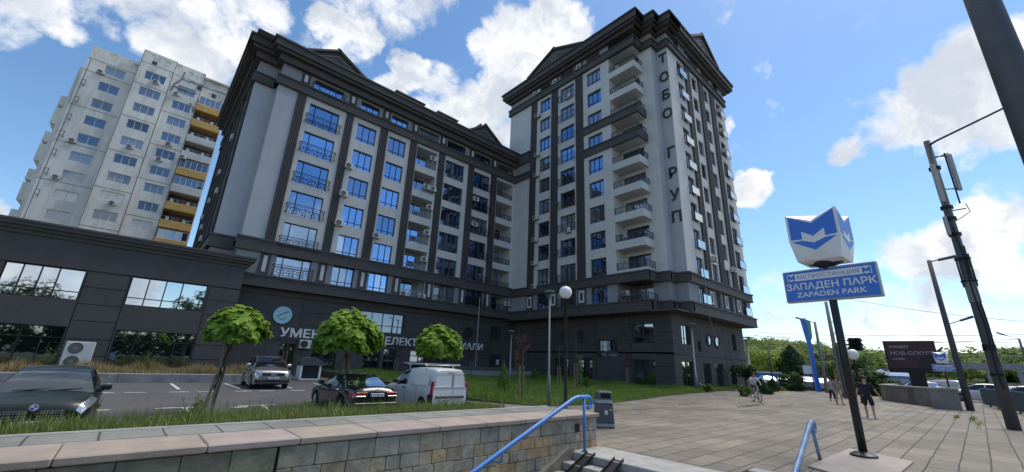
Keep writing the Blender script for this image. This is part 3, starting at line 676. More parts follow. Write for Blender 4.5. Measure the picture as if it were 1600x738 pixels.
# lettering on the shop front
M_SIGN = mat('sign_white', (.80, .80, .80), .5, c2=(.74, .74, .74))
bd = MB(); pbox(bd, Pg, 8.6, 33.0, 2.95, 4.2, -.03, .10); inv(bd.build('sign_board', M_CHAR2), wing)
def sign(text, u, z, size, sx=1., bold=.02):
    mb = text_mb(text, size, .07, lambda x, y, d: (u + x, YG - .102 - d, z + y), MB(), 0, bold, 'LEFT', sx); inv(mb.build('sign_lettering', M_SIGN), wing)
sign('УМЕН ДОМ', 9.4, 3.22, 1.0, 1.2); sign('НА', 17.35, 3.62, .62); sign('УЛА', 16.9, 3.08, .62); sign('ЕЛЕКТРОМАТЕРИАЛИ', 19.05, 3.1, 1.02, 1.135)
dk = MB(); n = 40
dk.add([Pg(9.35 + .74 * math.cos(2 * math.pi * i / n), 5.0 + .74 * math.sin(2 * math.pi * i / n), .16) for i in range(n)] + [Pg(9.35 + .74 * math.cos(2 * math.pi * i / n), 5.0 + .74 * math.sin(2 * math.pi * i / n), 0) for i in range(n)], [tuple(range(n))] + [(i, (i + 1) % n, n + (i + 1) % n, n + i) for i in range(n)])
dsk = inv(dk.build('round_sign', mat('pale_blue_sign', (.42, .64, .72), .4, c2=(.36, .58, .68))), wing)
bb = MB(); bb.tube([Pg(8.95, 4.75, .18), Pg(9.1, 5.0, .18), Pg(9.35, 5.1, .18), Pg(9.5, 5.25, .18), Pg(9.85, 5.32, .18)], [.01, .035, .03, .04, .01], 5).tube([Pg(9.0, 4.7, .175), Pg(9.3, 4.62, .175), Pg(9.7, 4.85, .175)], [.01, .03, .01], 5)
b_ = bb.build('bird_emblem', mat('navy_ink', (.02, .06, .09), .5)); b_.parent = dsk
BAC = ac_proto(.95, .72, .34, grille_dark=True)
ob = place(BAC, (11.55, YG - .15, 2.3), 0, wing)
# ------------------------------------------------------------------ the tower
tower = empty('apartment_tower', (45, 28, 0), 'tall grey apartment tower with vertical dark letters on its corner', 'apartment tower')
Pt = Pside(XI); YR = 17.2; XL = 38.7; XS = 37.4; XE = 55.3; Pr = Pfront(YR)
TR = [13.0 + 3.08 * i for i in range(9)]; TB = 9.9
TA, TC2, TCc = (32.75, 34.72), (28.6, 30.95), (24.42, 26.5); BAY = (19.75, 23.2)
zb = lambda t: t - 2.0
t_ = MB()
hs = [c + (t - 2.0, t) for t in TR for c in (TA, TCc)] + [TC2 + (t - 2.1, t) for t in TR] + [BAY + (t - 1.7, t + .48) for t in TR]
def split_holes(hs, u0, u1): return [h for h in hs if u0 <= h[0] and h[1] <= u1]
facade(t_, Pt, 23.2, 41, 10.8, 38.1, split_holes(hs, 23.3, 41), .4, 0)
hm = [c + (TB - 1.75, TB) for c in (TA, TC2, TCc)]; facade(t_, Pt, 23.2, 41, 8.0, 10.2, hm, .4, 1)
ha = [c + (39.05, 40.05) for c in (TA, TC2, TCc)]; facade(t_, Pt, 23.2, 41, 38.9, 40.3, ha, .4, 1)
for z0, z1, mi in ((10.8, 38.1, 0), (8.0, 10.2, 1), (38.9, 40.3, 1)):
    t_.quad((XI, 23.2, z0), (XS, 23.2, z0), (XS, 23.2, z1), (XI, 23.2, z1), mi)              # side of the balcony bay
    facade(t_, Pside(XS), 18.5, 23.2, z0, z1, [(20.2, 22.9, (t - 1.95), t + .1) for t in (TR if mi == 0 else ([TB] if z0 < 9 else [40.4]))], .3, mi)
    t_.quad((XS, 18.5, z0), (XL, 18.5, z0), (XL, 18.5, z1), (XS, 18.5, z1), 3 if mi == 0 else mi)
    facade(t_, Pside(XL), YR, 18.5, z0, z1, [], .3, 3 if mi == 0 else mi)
RC = [(41.0, 42.6), (45.0, 46.4), (48.5, 49.8), (52.5, 54.2)]
facade(t_, Pr, XL, XE, 10.8, 38.1, [c + (t - (2.2 if k in (0, 3) else 1.95), t) for t in TR for k, c in enumerate(RC)], .4, 0)
facade(t_, Pr, XL, XE, 8.0, 10.2, [c + (TB - 1.75, TB) for c in RC], .4, 1); facade(t_, Pr, XL, XE, 38.9, 40.3, [c + (39.05, 40.05) for c in RC], .4, 1)
t_.quad((XE, YR, 7), (XE, 41, 7), (XE, 41, 40.3), (XE, YR, 40.3), 0)
t_.box((XL + .5, YR + .6, 7.1), (XE - .3, 41, 40.2), 2); t_.box((XS + .5, 18.9, 7.1), (XL + .6, 41, 40.19), 2); t_.box((XI + .5, 23.4, 7.1), (XS + .6, 41, 40.18), 2)
t_.quad((XI, 41, 7), (XE, 41, 7), (XE, 41, 40.8), (XI, 41, 40.8), 0)
inv(t_.build('wall', [M_STUC, M_STUD, M_SHADE, M_STUG]), tower)
def stair_band(mb, z0, z1, d, eave=False, back=.1):
    f = band if not eave else (lambda mb, P, u0, u1, a, b, dd: pbox(mb, P, u0, u1, a, b, -back, dd))
    f(mb, Pt, BAY[0] - d, 41.2 if not eave else 40.6 + d, z0, z1, d)
    f(mb, Pside(XS), 18.5 - d, BAY[0] - d, z0 + .003, z1 - .003, d)
    f(mb, Pside(XL), YR - d, 18.5 - d, z0 + .006, z1 - .006, d)
    f(mb, Pr, XL - d + .12, XE + d, z0 + .009, z1 - .009, d)
    f(mb, Pfront(BAY[0]), XI - d + .13, XS, z0 + .004, z1 - .004, d); f(mb, Pfront(18.5), XS - d + .13, XL, z0 + .007, z1 - .007, d)
    # underside and top between the steps
    for a, b, c, e in ((XI - d + .15, BAY[0] - d + .02, XS + .1, 23.3), (XS - d + .12, 18.5 - d + .02, XL + .1, BAY[0]), ):
        mb.box((a, b, z0 + .03), (c, e, z0 + .1)); mb.box((a, b, z1 - .1), (c, e, z1 - .03))
tb = MB()
stair_band(tb, 9.95, 10.95, .28); stair_band(tb, 6.95, 8.05, .36); stair_band(tb, 38.05, 39.05, .28)
tb.box((XI - .2, YR - .2, 6.9), (XE + .2, 40.6, 7.02))
for t in (TR[6] - 2.0, TR[5] - 2.0):           # two dark fascia bands round the balcony bay
    fb_ = MB(); band(fb_, Pt, BAY[0] - .15, 27.12, t - .62, t + .42, .15)
    fb_.box((XI - .14, BAY[0] - .14, t - .6), (XS, BAY[0] - .02, t + .40)); inv(fb_.build('balcony_fascia', M_CHAR), tower)
inv(tb.build('cornice_band', M_CHAR), tower)
lb_ = MB(); band(lb_, Pt, 36.42, 41, 26.25, 27.25, .2); inv(lb_.build('cornice_band', M_CHAR), tower); lb_ = MB(); band(lb_, Pt, 36.42, 41, 28.75, 30.35, .26); inv(lb_.build('cornice_band', M_CHAR), tower)
lb_ = MB(); pbox(lb_, Pt, 36.42, 41, 27.25, 28.75, -.02, .03); inv(lb_.build('grey_panel', M_STUD), tower)
te = MB()
for d, a, b in ((.5, 40.1, 40.5), (.95, 40.5, 40.8), (1.2, 40.8, 41.55), (1.36, 41.55, 41.75)):
    stair_band(te, a, b, d, True, 1.5)
inv(te.build('eaves', M_CHAR), tower)
for a, b in ((35.3, 36.4), (31.35, 32.5), (27.15, 28.3)):
    tp = MB(); pilaster(tp, Pt, a, b, 10.95, 38.05); pbox(tp, Pt, a, b, 8.05, 9.95, -.05, .1); pbox(tp, Pt, a, b, 39.05, 40.1, -.05, .1); inv(tp.build('pilaster', M_CHAR2), tower)
for a, b in ((43.0, 44.3), (46.8, 48.1), (50.3, 51.7)):
    tp = MB(); pilaster(tp, Pr, a, b, 10.95, 38.05); pbox(tp, Pr, a, b, 8.05, 9.95, -.05, .1); pbox(tp, Pr, a, b, 39.05, 40.1, -.05, .1); inv(tp.build('pilaster', M_CHAR2), tower)
for P, L in ((Pt, ((35.3, 36.4), (31.35, 32.5), (27.15, 28.3))), (Pr, ((43.0, 44.3), (46.8, 48.1), (50.3, 51.7)))):
    for a, b in L:
        m_ = (a + b) / 2
        for z0, z1 in ((8.35, 9.7), (39.15, 39.95)):
            tq = MB()
            for u0, u1, v0, v1 in ((m_ - .38, m_ - .2, z0, z1), (m_ + .2, m_ + .38, z0, z1), (m_ - .2, m_ + .2, z0, z0 + .22), (m_ - .2, m_ + .2, z1 - .22, z1)): pbox(tq, P, u0, u1, v0, v1, .09, .14)
            inv(tq.build('light_panel', M_STUC), tower)
# windows of the front
rt = random.Random(11)
for i, t in enumerate([TB] + TR):
    h = 1.75 if i == 0 else 2.0
    place(window_proto(1.97, h, (.36, .7), (.2,), G_CURT if i in (4, 6, 8) else (G_BLUE if i > 5 else G_DARK)), (XI + .26, sum(TA) / 2, t - h), R(-90), tower)
    place(window_proto(2.08, h, (.34, .67), (.24,), G_CURT if i in (7, 9) else (G_BLUE if i > 3 else G_DARK)), (XI + .26, sum(TCc) / 2, t - h), R(-90), tower)
    h2 = 1.75 if i == 0 else 2.1
    place(window_proto(2.35, h2, (.4, .7), (), G_CURT if i in (3, 9, 8) else (G_BLUE if i > 5 else G_DARK)), (XI + .26, sum(TC2) / 2, t - h2), R(-90), tower)
    place(window_proto(2.7, 2.05, (.3, .62), (), G_DARK if i != 3 else G_CURT), (XS + .2, 21.55, t - 1.95), R(-90), tower)
for c in (TA, TC2, TCc): place(window_proto(c[1] - c[0], 1.5, (.36, .7), (), G_DARK), (XI + .36, sum(c) / 2, 38.9), R(-90), tower)
# balconies of the bay: slab with solid upstand, iron key rail round the free corner
for i, t in enumerate(TR):
    f = t - 2.0
    if i in (5, 6): continue
    bl = MB(); bl.bev((XI, BAY[0], f - .55), (XI + .14, BAY[1] - .003, f + .3), .012); bl.bev((XI + .14, BAY[0], f - .55), (XS, BAY[0] + .14, f + .3), .012); inv(bl.build('balcony_upstand', M_STUC), tower)
for i, t in enumerate(TR + [TB, 40.6]):
    f = t - 2.0 if t != TB else t - 1.75
    inv(MB().box((XI + .14, BAY[0] + .14, f - .545), (XS, BAY[1], f - .35)).build('balcony_slab', M_STUC), tower)
RB = rail_proto(3.4, .78, legs=False, m=mat('dull_iron', (.07, .075, .085), .4, .5)); RS = rail_proto(1.72, .78, legs=False, m=MATS['dull_iron']); RT = rail_proto(2.6, .95, m=mat('grey_iron', (.13, .135, .15), .4, .5))
for i, t in enumerate([TB] + TR + [40.65]):
    f = t - 2.0 if i else t - 1.75
    zz = f + (.3 if i not in (0, 6, 7) else .42)
    if i == 0: zz = 8.02
    if i == 10: zz = 39.05
    place(RB, (XI + .06, 21.45, zz), R(-90), tower); place(RS, (XI + .92, BAY[0] + .06, zz), 0, tower)
    if i < 10: place(RT, (XI - .3, sum(TC2) / 2, t - (2.15 if i else 1.75)), R(-90), tower)
# windows of the right-hand side
GR = glass_rail_proto(1.9, 1.0)
for i, t in enumerate([TB] + TR):
    for k, c in enumerate(RC):
        e = k in (0, 3); h = (2.2 if e else 1.95) if i else 1.75
        place(window_proto(c[1] - c[0], h, (.5,), () if e else (.25,), [G_DARK, G_SHOP, G_CURT][rt.randrange(3)]), (sum(c) / 2, YR + .24, t - h), 0, tower)
        if e: place(GR, (sum(c) / 2 + .05, YR - .38, t - (2.25 if i else 1.8)), 0, tower)
for k in (0, 3): place(GR, (sum(RC[k]) / 2 + .05, YR - .38, 38.95), 0, tower)
for y, z in ((34.9, 39.0), (34.95, TR[8] - 2.55), (34.9, TR[6] - 2.6), (34.95, TR[5] - 2.6), (34.9, TR[3] - 2.6), (34.95, TR[2] - 2.5), (35.0, TR[1] - 2.5), (34.9, TR[0] - 2.4), (29.5, TR[2] - 2.4), (29.4, TR[8] - 2.2)): place(AC, (XI - .16, y, z), R(-90), tower)
for z in (TR[8] - 1.2, TR[1] - 1.2, TB - 1.2): place(AC, (XI + .9, 22.7, z), R(-90), tower)
for x, z in ((44.7, TR[1] - 2.9), (50.0, TR[1] - 3.2), (52.3, TR[8] - 2.0), (52.3, TR[7] - 2.0), (52.3, TR[6] - 2.0)): place(AC, (x + .3, YR - .14, z), 0, tower)
# vertical lettering
for ch, z in zip('ТОБО ГРУП', (36.74, 34.13, 31.7, 29.23, 0, 24.33, 21.86, 19.28, 16.86)):
    if ch == ' ': continue
    lm = text_mb(ch, 1.66, .09, lambda x, y, d, z=z: (XL - .02 - d, 17.75 - x * 1.0, z - .60 + y), MB(), 0, .03)
    inv(lm.build('sign_letter', mat('dark_letter', (.03, .03, .033), .5)), tower)
# roof, pediments
to = MB()
to.box((XI, BAY[0], 41.2), (XE, 42, 41.7)); to.box((XS, 18.5, 41.2), (XE, BAY[0], 41.69)); to.box((XL, YR, 41.2), (XE, 18.5, 41.68))
a = [(XL - .6, YR - .6), (XE + .8, YR - .6), (XE + .8, 42), (XI - .6, 42), (XI - .6, BAY[0] - .6)]; b = [(XI + 9, YR + 8), (XE - 7, YR + 8), (XE - 7, 36), (XI + 7, 36), (XI + 7, YR + 10)]
for i in range(5): j = (i + 1) % 5; to.quad(a[i] + (41.72,), a[j] + (41.72,), b[j] + (45.2,), b[i] + (45.2,))
to.add([p + (45.2,) for p in b], [tuple(range(5))]); inv(to.build('roof', M_ROOF), tower)
def pediment(P, u0, ua, u1, z0, za, circ):
    g = MB(); g.prism([(u0, z0), (ua, za), (u1, z0)], -4, 1.1, P)
    for (p, q_) in (((u0, z0), (ua, za)), ((ua, za), (u1, z0))):
        d = Vector((q_[0] - p[0], q_[1] - p[1])).normalized(); n_ = Vector((-d.y, d.x)); n_ = n_ if n_.y > 0 else -n_
        e = [(p[0] - d.x * .4, p[1] - d.y * .4), (q_[0] + d.x * .2, q_[1] + d.y * .2)]
        g.prism([e[0], e[1], (e[1][0] + n_.x * .28, e[1][1] + n_.y * .28), (e[0][0] + n_.x * .28, e[0][1] + n_.y * .28)], -4, 1.4, P)
    o = inv(g.build('pediment', M_CHAR), tower)
    t = MB(); t.tube([P(ua + .36 * math.cos(2 * math.pi * i / 24), z0 + (za - z0) * .36 + .36 * math.sin(2 * math.pi * i / 24), 1.13) for i in range(25)], .06, 6, cap=False)
    for (p, q_) in (((u0 + (ua - u0) * .25, z0 + .15), (ua, za - (za - z0) * .25)), ((ua, za - (za - z0) * .25), (u1 - (u1 - ua) * .25, z0 + .15))): t.tube([P(p[0], p[1], 1.12), P(q_[0], q_[1], 1.12)], .07, 4)
    inv(t.build('pediment_trim', M_STUD), tower)
Pt2 = lambda u, v, d: (XI - d, u, v); Pr2 = lambda u, v, d: (u, YR - d, v)
pediment(Pt2, 26.5, 31.2, 36.0, 41.7, 43.8, True); pediment(Pr2, 43.2, 47.0, 51.2, 41.7, 44.4, True)
# ground storeys of the tower
XG, YGr = 37.0, 18.4; Pf = Pside(XG); Pq = Pfront(YGr)
fh = [(24.35, 26.8, 2.75, 4.45), (20.3, 22.65, 4.15, 6.0), (20.35, 22.65, .12, 2.56), (30.8, 33.0, .3, 2.58), (27.6, 29.7, .3, 2.6)]
rh_ = [(38.9, 40.7, 4.12, 5.95), (51.2, 52.5, 4.1, 6.0), (38.4, 40.9, .2, 2.55), (43.0, 44.8, .2, 2.5), (46.0, 47.9, .2, 2.5), (49.8, 51.5, .2, 2.5), (42.2, 42.9, 3.6, 4.6)]
q_ = MB(); facade(q_, Pf, YGr, 40.1, -.2, 7.0, fh, .3, 0); facade(q_, Pq, XG, 55.0, -.2, 7.0, rh_, .3, 0)
q_.quad((55, YGr, -.2), (55, 40, -.2), (55, 40, 7), (55, YGr, 7), 0)
for z in (6.0, 5.15, 4.1, 3.12, 2.0, 1.1):
    for a, b in ((18.4, 20.2), (22.8, 24.2), (26.9, 28.0), (33.1, 36.8)): pbox(q_, Pf, a, b, z - .035, z, -.02, .006, 1)
    for a, b in ((37.0, 38.3), (40.95, 42.0), (48.0, 49.7), (52.6, 55)): pbox(q_, Pq, a, b, z - .035, z, -.02, .006, 1)
pbox(q_, Pq, 37, 55, 3.14, 3.28, -.02, .05, 0); pbox(q_, Pf, YGr, 40, 3.14, 3.28, -.02, .0, 0)
for x in (40.93, 43.0, 50.2): pbox(q_, Pq, x, x + .05, .1, 6.9, -.02, .0065, 1)
for y in (22.78, 27.0, 33.05): pbox(q_, Pf, y, y + .05, .1, 6.9, -.02, .0065, 1)
inv(q_.build('ground_floor_wall', [M_CHAR, MATS['groove']]), tower)
for a, b, c, d in fh: place(window_proto(b - a, d - c, (.5,), (.75,) if d < 3 else (), G_SHOP), (XG + .25, (a + b) / 2, c), R(-90), tower)
for a, b, c, d in rh_: place(window_proto(b - a, d - c, (.5,) if b - a > 1 else (), (.3,) if d > 3 else (.8,), G_SHOP), ((a + b) / 2, YGr + .25, c), 0, tower)
for y in (31.6, 29.1): porthole(Pf, y, 4.9, .66, tower)
for x in (44.9, 47.0): porthole(Pq, x, 4.85, .62, tower)
wl = text_mb('1281 МОЦ', .42, .0, lambda x, y, d: (XG + .18, 25.6 - x, 2.86 + y), MB(), 0, .008); inv(wl.build('window_lettering', mat('etched_white', (.35, .38, .42), .6)), tower)
# ------------------------------------------------------------------ black annex in front of the wing
annex = empty('commercial_annex', (-6, 38.4, 0), 'low black commercial annex with two rows of wide dark windows', 'shop building')
YX = 38.4; Px = Pfront(YX)
UPW = [(-14.6, -11.1), (-6.62, -3.1), (-.85, 3.5)]; LOW = [(-14.6, -11.1), (-6.8, -3.1), (-.8, 3.55)]
hx = [c + (4.55, 6.52) for c in UPW] + [c + (.45, 2.9) for c in LOW]
x_ = MB(); facade(x_, Px, -22, 5.6, -.2, 9.0, hx, .3, 0)
x_.quad((5.6, YX, -.2), (5.6, 40.6, -.2), (5.6, 40.6, 9), (5.6, YX, 9), 0); x_.box((-22, YX + .4, -.2), (3.0, 56, 8.9), 1); x_.box((-22.1, YX, -.2), (-21.9, 56, 9), 0)
for z in (6.5, 5.5, 4.4, 3.34, 2.2, 1.17):
    for a, b in ((-3.05, -.9), (3.6, 5.6), (-11.0, -6.7)): pbox(x_, Px, a, b, z - .04, z, -.02, .006, 2)
for x in (-3.06, -.92, 3.58): pbox(x_, Px, x, x + .05, -.1, 6.5, -.02, .0065, 2)
pbox(x_, Px, -22, 5.6, 6.52, 6.56, -.02, .004, 2)
inv(x_.build('wall', [M_CHAR, M_SHADE, MATS['groove']]), annex)
c_ = MB()
for d, a, b in ((.12, 8.3, 8.55), (.3, 8.55, 8.75), (.5, 8.75, 8.98), (.58, 8.98, 9.12)): pbox(c_, Px, -22, 5.6 + d, a, b, -2.2, d)
inv(c_.build('cornice', M_CHAR), annex)
G_ANX = glassmat('annex_glass', (.86, .93, 1.0), k=.72)
for a, b in UPW: place(window_proto(b - a, 1.97, (.22, .44, .66), (.27,), G_ANX), ((a + b) / 2, YX + .22, 4.55), 0, annex)
for a, b in LOW: place(window_proto(b - a, 2.45, (.25, .5, .75), (.72,), G_SHOP), ((a + b) / 2, YX + .22, .45), 0, annex)
big = ac_proto(1.25, 1.5, .42, 'condenser', 2)[0]
big.location = (-2.05, 36.0, .5); big.rotation_euler = (0, 0, 0); tag(big, 'large white twin fan condenser standing in dry grass by annex', 'air conditioner')

# ------------------------------------------------------------------ old panel block behind
PY = 76.0
pan = empty('panel_block', (-6, PY, 0), 'weathered off-white concrete panel block with orange balconies', 'apartment block')
def panelmat():
    M = bpy.data.materials.new('weathered_panel'); M.use_nodes = True; t = M.node_tree; t.nodes.clear(); q = N(t)
    P = q('ShaderNodeNewGeometry').outputs['Position']
    n1 = q('ShaderNodeTexNoise', {'Vector': P, 'Scale': .22, 'Detail': 9., 'Roughness': .68})
    st_ = q('ShaderNodeTexNoise', {'Vector': q('ShaderNodeMapping', {'Vector': P, 'Scale': (1.3, 1.3, .1)}).outputs[0], 'Scale': 1., 'Detail': 6., 'Roughness': .7})
    a = q('ShaderNodeMapRange', {0: n1.outputs['Fac'], 1: .38, 2: .66}).outputs[0]; b_ = q('ShaderNodeMapRange', {0: st_.outputs['Fac'], 1: .46, 2: .74}).outputs[0]
    c = q.mix(a, (.84, .795, .725), (.66, .635, .585)); c = q.mix(q.math('MULTIPLY', b_, .6), c, (.36, .35, .33))
    n5 = q('ShaderNodeTexNoise', {'Vector': P, 'Scale': .9, 'Detail': 9., 'Roughness': .75}); sep = q('ShaderNodeSeparateXYZ', {0: P})
    topm = q.math('MULTIPLY', q('ShaderNodeMapRange', {0: sep.outputs['Z'], 1: 40.5, 2: 44}).outputs[0], q('ShaderNodeMapRange', {0: n5.outputs['Fac'], 1: .52, 2: .6}).outputs[0])
    c = q.mix(topm, c, (.42, .42, .41))
    bp = q('ShaderNodeBump', {'Strength': .3, 'Distance': .05, 'Height': n5.outputs['Fac']})
    bs = q('ShaderNodeBsdfPrincipled', {'Base Color': c, 'Roughness': .9, 'Normal': bp.outputs[0]}); q('ShaderNodeOutputMaterial', {'Surface': bs.outputs[0]}); return M
M_PAN = panelmat()
pw = MB(); k0 = len(pw.f)
PR = [17.75 + 2.815 * i for i in range(9)]            # sill line bottoms
PC1, PC2, PC3 = (-11.7, -9.55), (-7.5, -5.1), (-3.55, -1.3)
def shell(Y, u0, u1, z1, cols, dz):
    hh = [c + (z + dz, z + dz + 1.35) for z in PR for c in cols if z + dz + 1.4 < z1]
    facade(pw, Pfront(Y), u0, u1, -.5, z1, hh, .25, 0)
    for c in cols:
        for z in PR:
            if z + dz + 1.4 < z1:
                w__ = c[1] - c[0]; gl = [G_OLD, G_OLD, G_OLDC][r.randrange(3)]
                place(window_proto(w__, 1.35, (.5,) if w__ < 2.2 else (.34, .67), (), gl, frame_m=mat('pvc_white', (.7, .7, .69), .5)), ((c[0] + c[1]) / 2, Y + .16, z + dz), 0, pan)
shell(PY + 1.2, -13.6, -8.4, 43.4, [PC1], -.55)
shell(PY, -8.4, -4.45, 45.3, [PC2], .35); shell(PY + .25, -4.45, -.75, 45.25, [PC3], .1)
facade(pw, Pfront(PY + 1.6), -.75, 3.05, -.5, 45.2, [], .2, 0)
pw.box((-13.6, PY + 1.25, -.5), (-13.5, PY + 14, 43.4)); pw.box((-8.4, PY, 10), (-8.35, PY + 1.3, 45.3)); pw.box((-4.5, PY, 10), (-4.42, PY + .3, 45.3)); pw.box((-.8, PY + .25, -.5), (-.7, PY + 2, 45.2)); pw.box((3.0, PY + .5, -.5), (3.1, PY + 14, 45.2))
pw.box((-13.6, PY + 2, 43.2), (-8.4, PY + 14, 43.4)); pw.box((-8.4, PY + 1, 45.05), (3.05, PY + 14, 45.25))
pw.box((-13.4, PY + 2.2, 0), (3, PY + 13, 43), 1)
# balcony stack on the left side, seen edge on, and its stepped outline
for i, z in enumerate(PR): 
    if i < 7: pw.box((-14.75, PY + 2.2 + .02 * i, z - 1.3), (-13.6, PY + 6, z + (1.15 if i % 2 else .2)))
pw.box((-14.1, PY + 1.8, 5), (-13.6, PY + 9, 39.8))
inv(pw.build('wall', [M_PAN, M_SHADE]), pan)
se = MB()
def seam(Y, u0, u1, zs, us):
    for z in zs: se.box((u0, Y - .02, z - .03), (u1, Y + .02, z + .03))
    for u in us: se.box((u - .03, Y - .018, 8), (u + .03, Y + .02, zs[-1]))
seam(PY + 1.2, -13.6, -8.45, [z - 1.0 + 2.815 * 0 for z in PR[::2]] + [41.3], [-13.3]); seam(PY, -8.4, -4.5, [z - .75 for z in PR[::2]] + [43.2], [-8.38, -4.5]); seam(PY + .25, -4.4, -.8, [z - .9 for z in PR[1::2]] + [43.2], [-.78])
inv(se.build('panel_seam', mat('dark_seam', (.16, .155, .15), .9)), pan)
rc = random.Random(5)                      # bitumen repairs along the cracks
for pts in ([(-4.2, 40.2), (-4.0, 41.6), (-3.4, 42.9), (-3.3, 44.2)], [(-3.4, 42.9), (-2.0, 42.95), (-.9, 43.0), (.4, 42.9), (2.8, 43.0)], [(-3.9, 41.2), (-2.6, 41.1), (-1.2, 41.2)], [(-1.5, 39.3), (-.95, 38.6), (-.9, 37.9)], [(1.9, 41.5), (2.3, 41.0), (2.2, 40.5)], [(-9.0, 42.4), (-8.5, 42.3)]):
    cr = MB()
    for a, b in zip(pts, pts[1:]): cr.tube([(a[0], PY + .22, a[1]), ((a[0] + b[0]) / 2 + rc.uniform(-.1, .1), PY + .2, (a[1] + b[1]) / 2 + rc.uniform(-.1, .1)), (b[0], PY + .22, b[1])], [rc.uniform(.05, .12) for _ in range(3)], 5)
    inv(cr.build('crack_repair', mat('bitumen', (.2, .2, .2), .9)), pan)
for x, z in ((-6.9, 43.6), (-1.0, 42.4), (1.0, 41.9)): vh = MB(); vh.box((x - .28, PY - .02, z - .28), (x + .28, PY + .3, z + .28)); inv(vh.build('attic_vent', mat('vent_dark', (.06, .06, .065), .8)), pan)
M_OCH = mat('ochre_panel', (.64, .40, .13), .85, c2=(.46, .29, .10), scale=1.2, world=True)
M_PANW = mat('grey_balcony_panel', (.62, .61, .58), .85, c2=(.48, .47, .45), scale=.8, world=True)
for i, z in enumerate([10.3 - 2.815 * 0, 13.3] + [16.1 + 2.815 * k for k in range(9)]):
    st_ = ['o', 'o', 'o', 'o', 'o', 'w', 'g', 'w', 'w', 'o', 'o'][i]
    b_ = MB(); b_.bev((-.72, PY - .25, z - .2), (3.0, PY - .1, z + .95), .02); b_.box((-.7, PY - .1, z - .2), (3.0, PY + 1.55, z - .05))
    bo = inv(b_.build('balcony', M_PANW if st_ == 'w' else M_OCH), pan)
    d = MB(); glz = i in (2, 5, 6, 10)
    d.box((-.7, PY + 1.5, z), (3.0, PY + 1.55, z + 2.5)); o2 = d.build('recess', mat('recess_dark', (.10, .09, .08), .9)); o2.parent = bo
    if glz: place(window_proto(3.5, 1.4, (.2, .4, .6, .8), (), G_OLD if i != 2 else G_SHOP, frame_m=MATS['pvc_white']), (1.15, PY - .1, z + .98), 0, pan)
    else:
        l_ = MB()
        for k in range(5):
            xx = -.4 + .65 * k + rc.uniform(0, .2); l_.quad((xx, PY + .1, z + 1.0), (xx + .4, PY + .1, z + .95), (xx + .4, PY + .1, z + 1.5), (xx, PY + .1, z + 1.55), k % 3)
        l_.tube([(-.6, PY + .1, z + 1.55), (2.9, PY + .1, z + 1.5)], .015, 4, 0)
        o3 = l_.build('washing_line', [mat('cloth_white', (.6, .6, .6)), mat('cloth_blue', (.1, .13, .25)), mat('cloth_red', (.2, .06, .08))]); o3.parent = bo
for x, z, Y in ((-11.9, 39.3, PY + 1.2), (-11.9, 28.1, PY + 1.2), (-12.0, 22.6, PY + 1.2), (-6.0, 40.2, PY), (-6.3, 29.0, PY), (-3.4, 39.6, PY + .2), (-2.4, 31.2, PY + .2), (-2.9, 28.4, PY + .2), (-.4, 29.6, PY - .25), (-6.0, 20.4, PY)): place(AC, (x, Y - .1, z), 0, pan)
# drying frames on the left corner
for z in (37.6, 34.8, 32.0, 29.4, 26.6, 23.8, 20.8):
    dr = MB()
    for k in range(3): dr.tube([(-13.7, PY + 1.6 + .3 * k, z), (-12.9, PY + .9 + .1 * k, z - .9)], .025, 4)
    dr.tube([(-13.7, PY + 1.5, z), (-12.9, PY + .8, z)], .03, 4); dr.tube([(-12.9, PY + .8, z), (-12.9, PY + .9, z - .9)], .03, 4); inv(dr.build('drying_rack', M_IRON), pan)
# ------------------------------------------------------------------ vegetation
def leaf_cards(P, Nrm, size, fold=.25, shape='heart', droop=.0, seed=0):
    """P (n,3) centres, Nrm (n,3) leaf normals, size (n,) -> vertices and quads of folded leaves"""
    g = np.random.default_rng(seed); n = len(P); Nrm = Nrm / (np.linalg.norm(Nrm, axis=1, keepdims=True) + 1e-9)
    t = g.normal(size=(n, 3)); t[:, 2] -= droop * 3; t -= Nrm * (t * Nrm).sum(1, keepdims=True); t /= np.linalg.norm(t, axis=1, keepdims=True) + 1e-9
    b = np.cross(Nrm, t); s = size[:, None]
    if shape == 'heart': prof = [(-.42, 0, 0), (-.5, .34, fold), (.05, .46, fold * 1.1), (.62, 0, -.06), (.05, -.46, fold * 1.1), (-.5, -.34, fold)]; faces = [(0, 1, 2, 3), (0, 3, 4, 5)]
    else: prof = [(-.5, 0, 0), (0, .26, fold), (.55, 0, 0), (0, -.26, fold)]; faces = [(0, 1, 2, 3)]
    V = np.stack([P + t * s * a + b * s * c + Nrm * s * (-d) for a, c, d in prof], 1); k = len(prof)
    F = np.concatenate([np.arange(n)[:, None] * k + np.array(f)[None] for f in faces], 0)
    return V.reshape(-1, 3), F
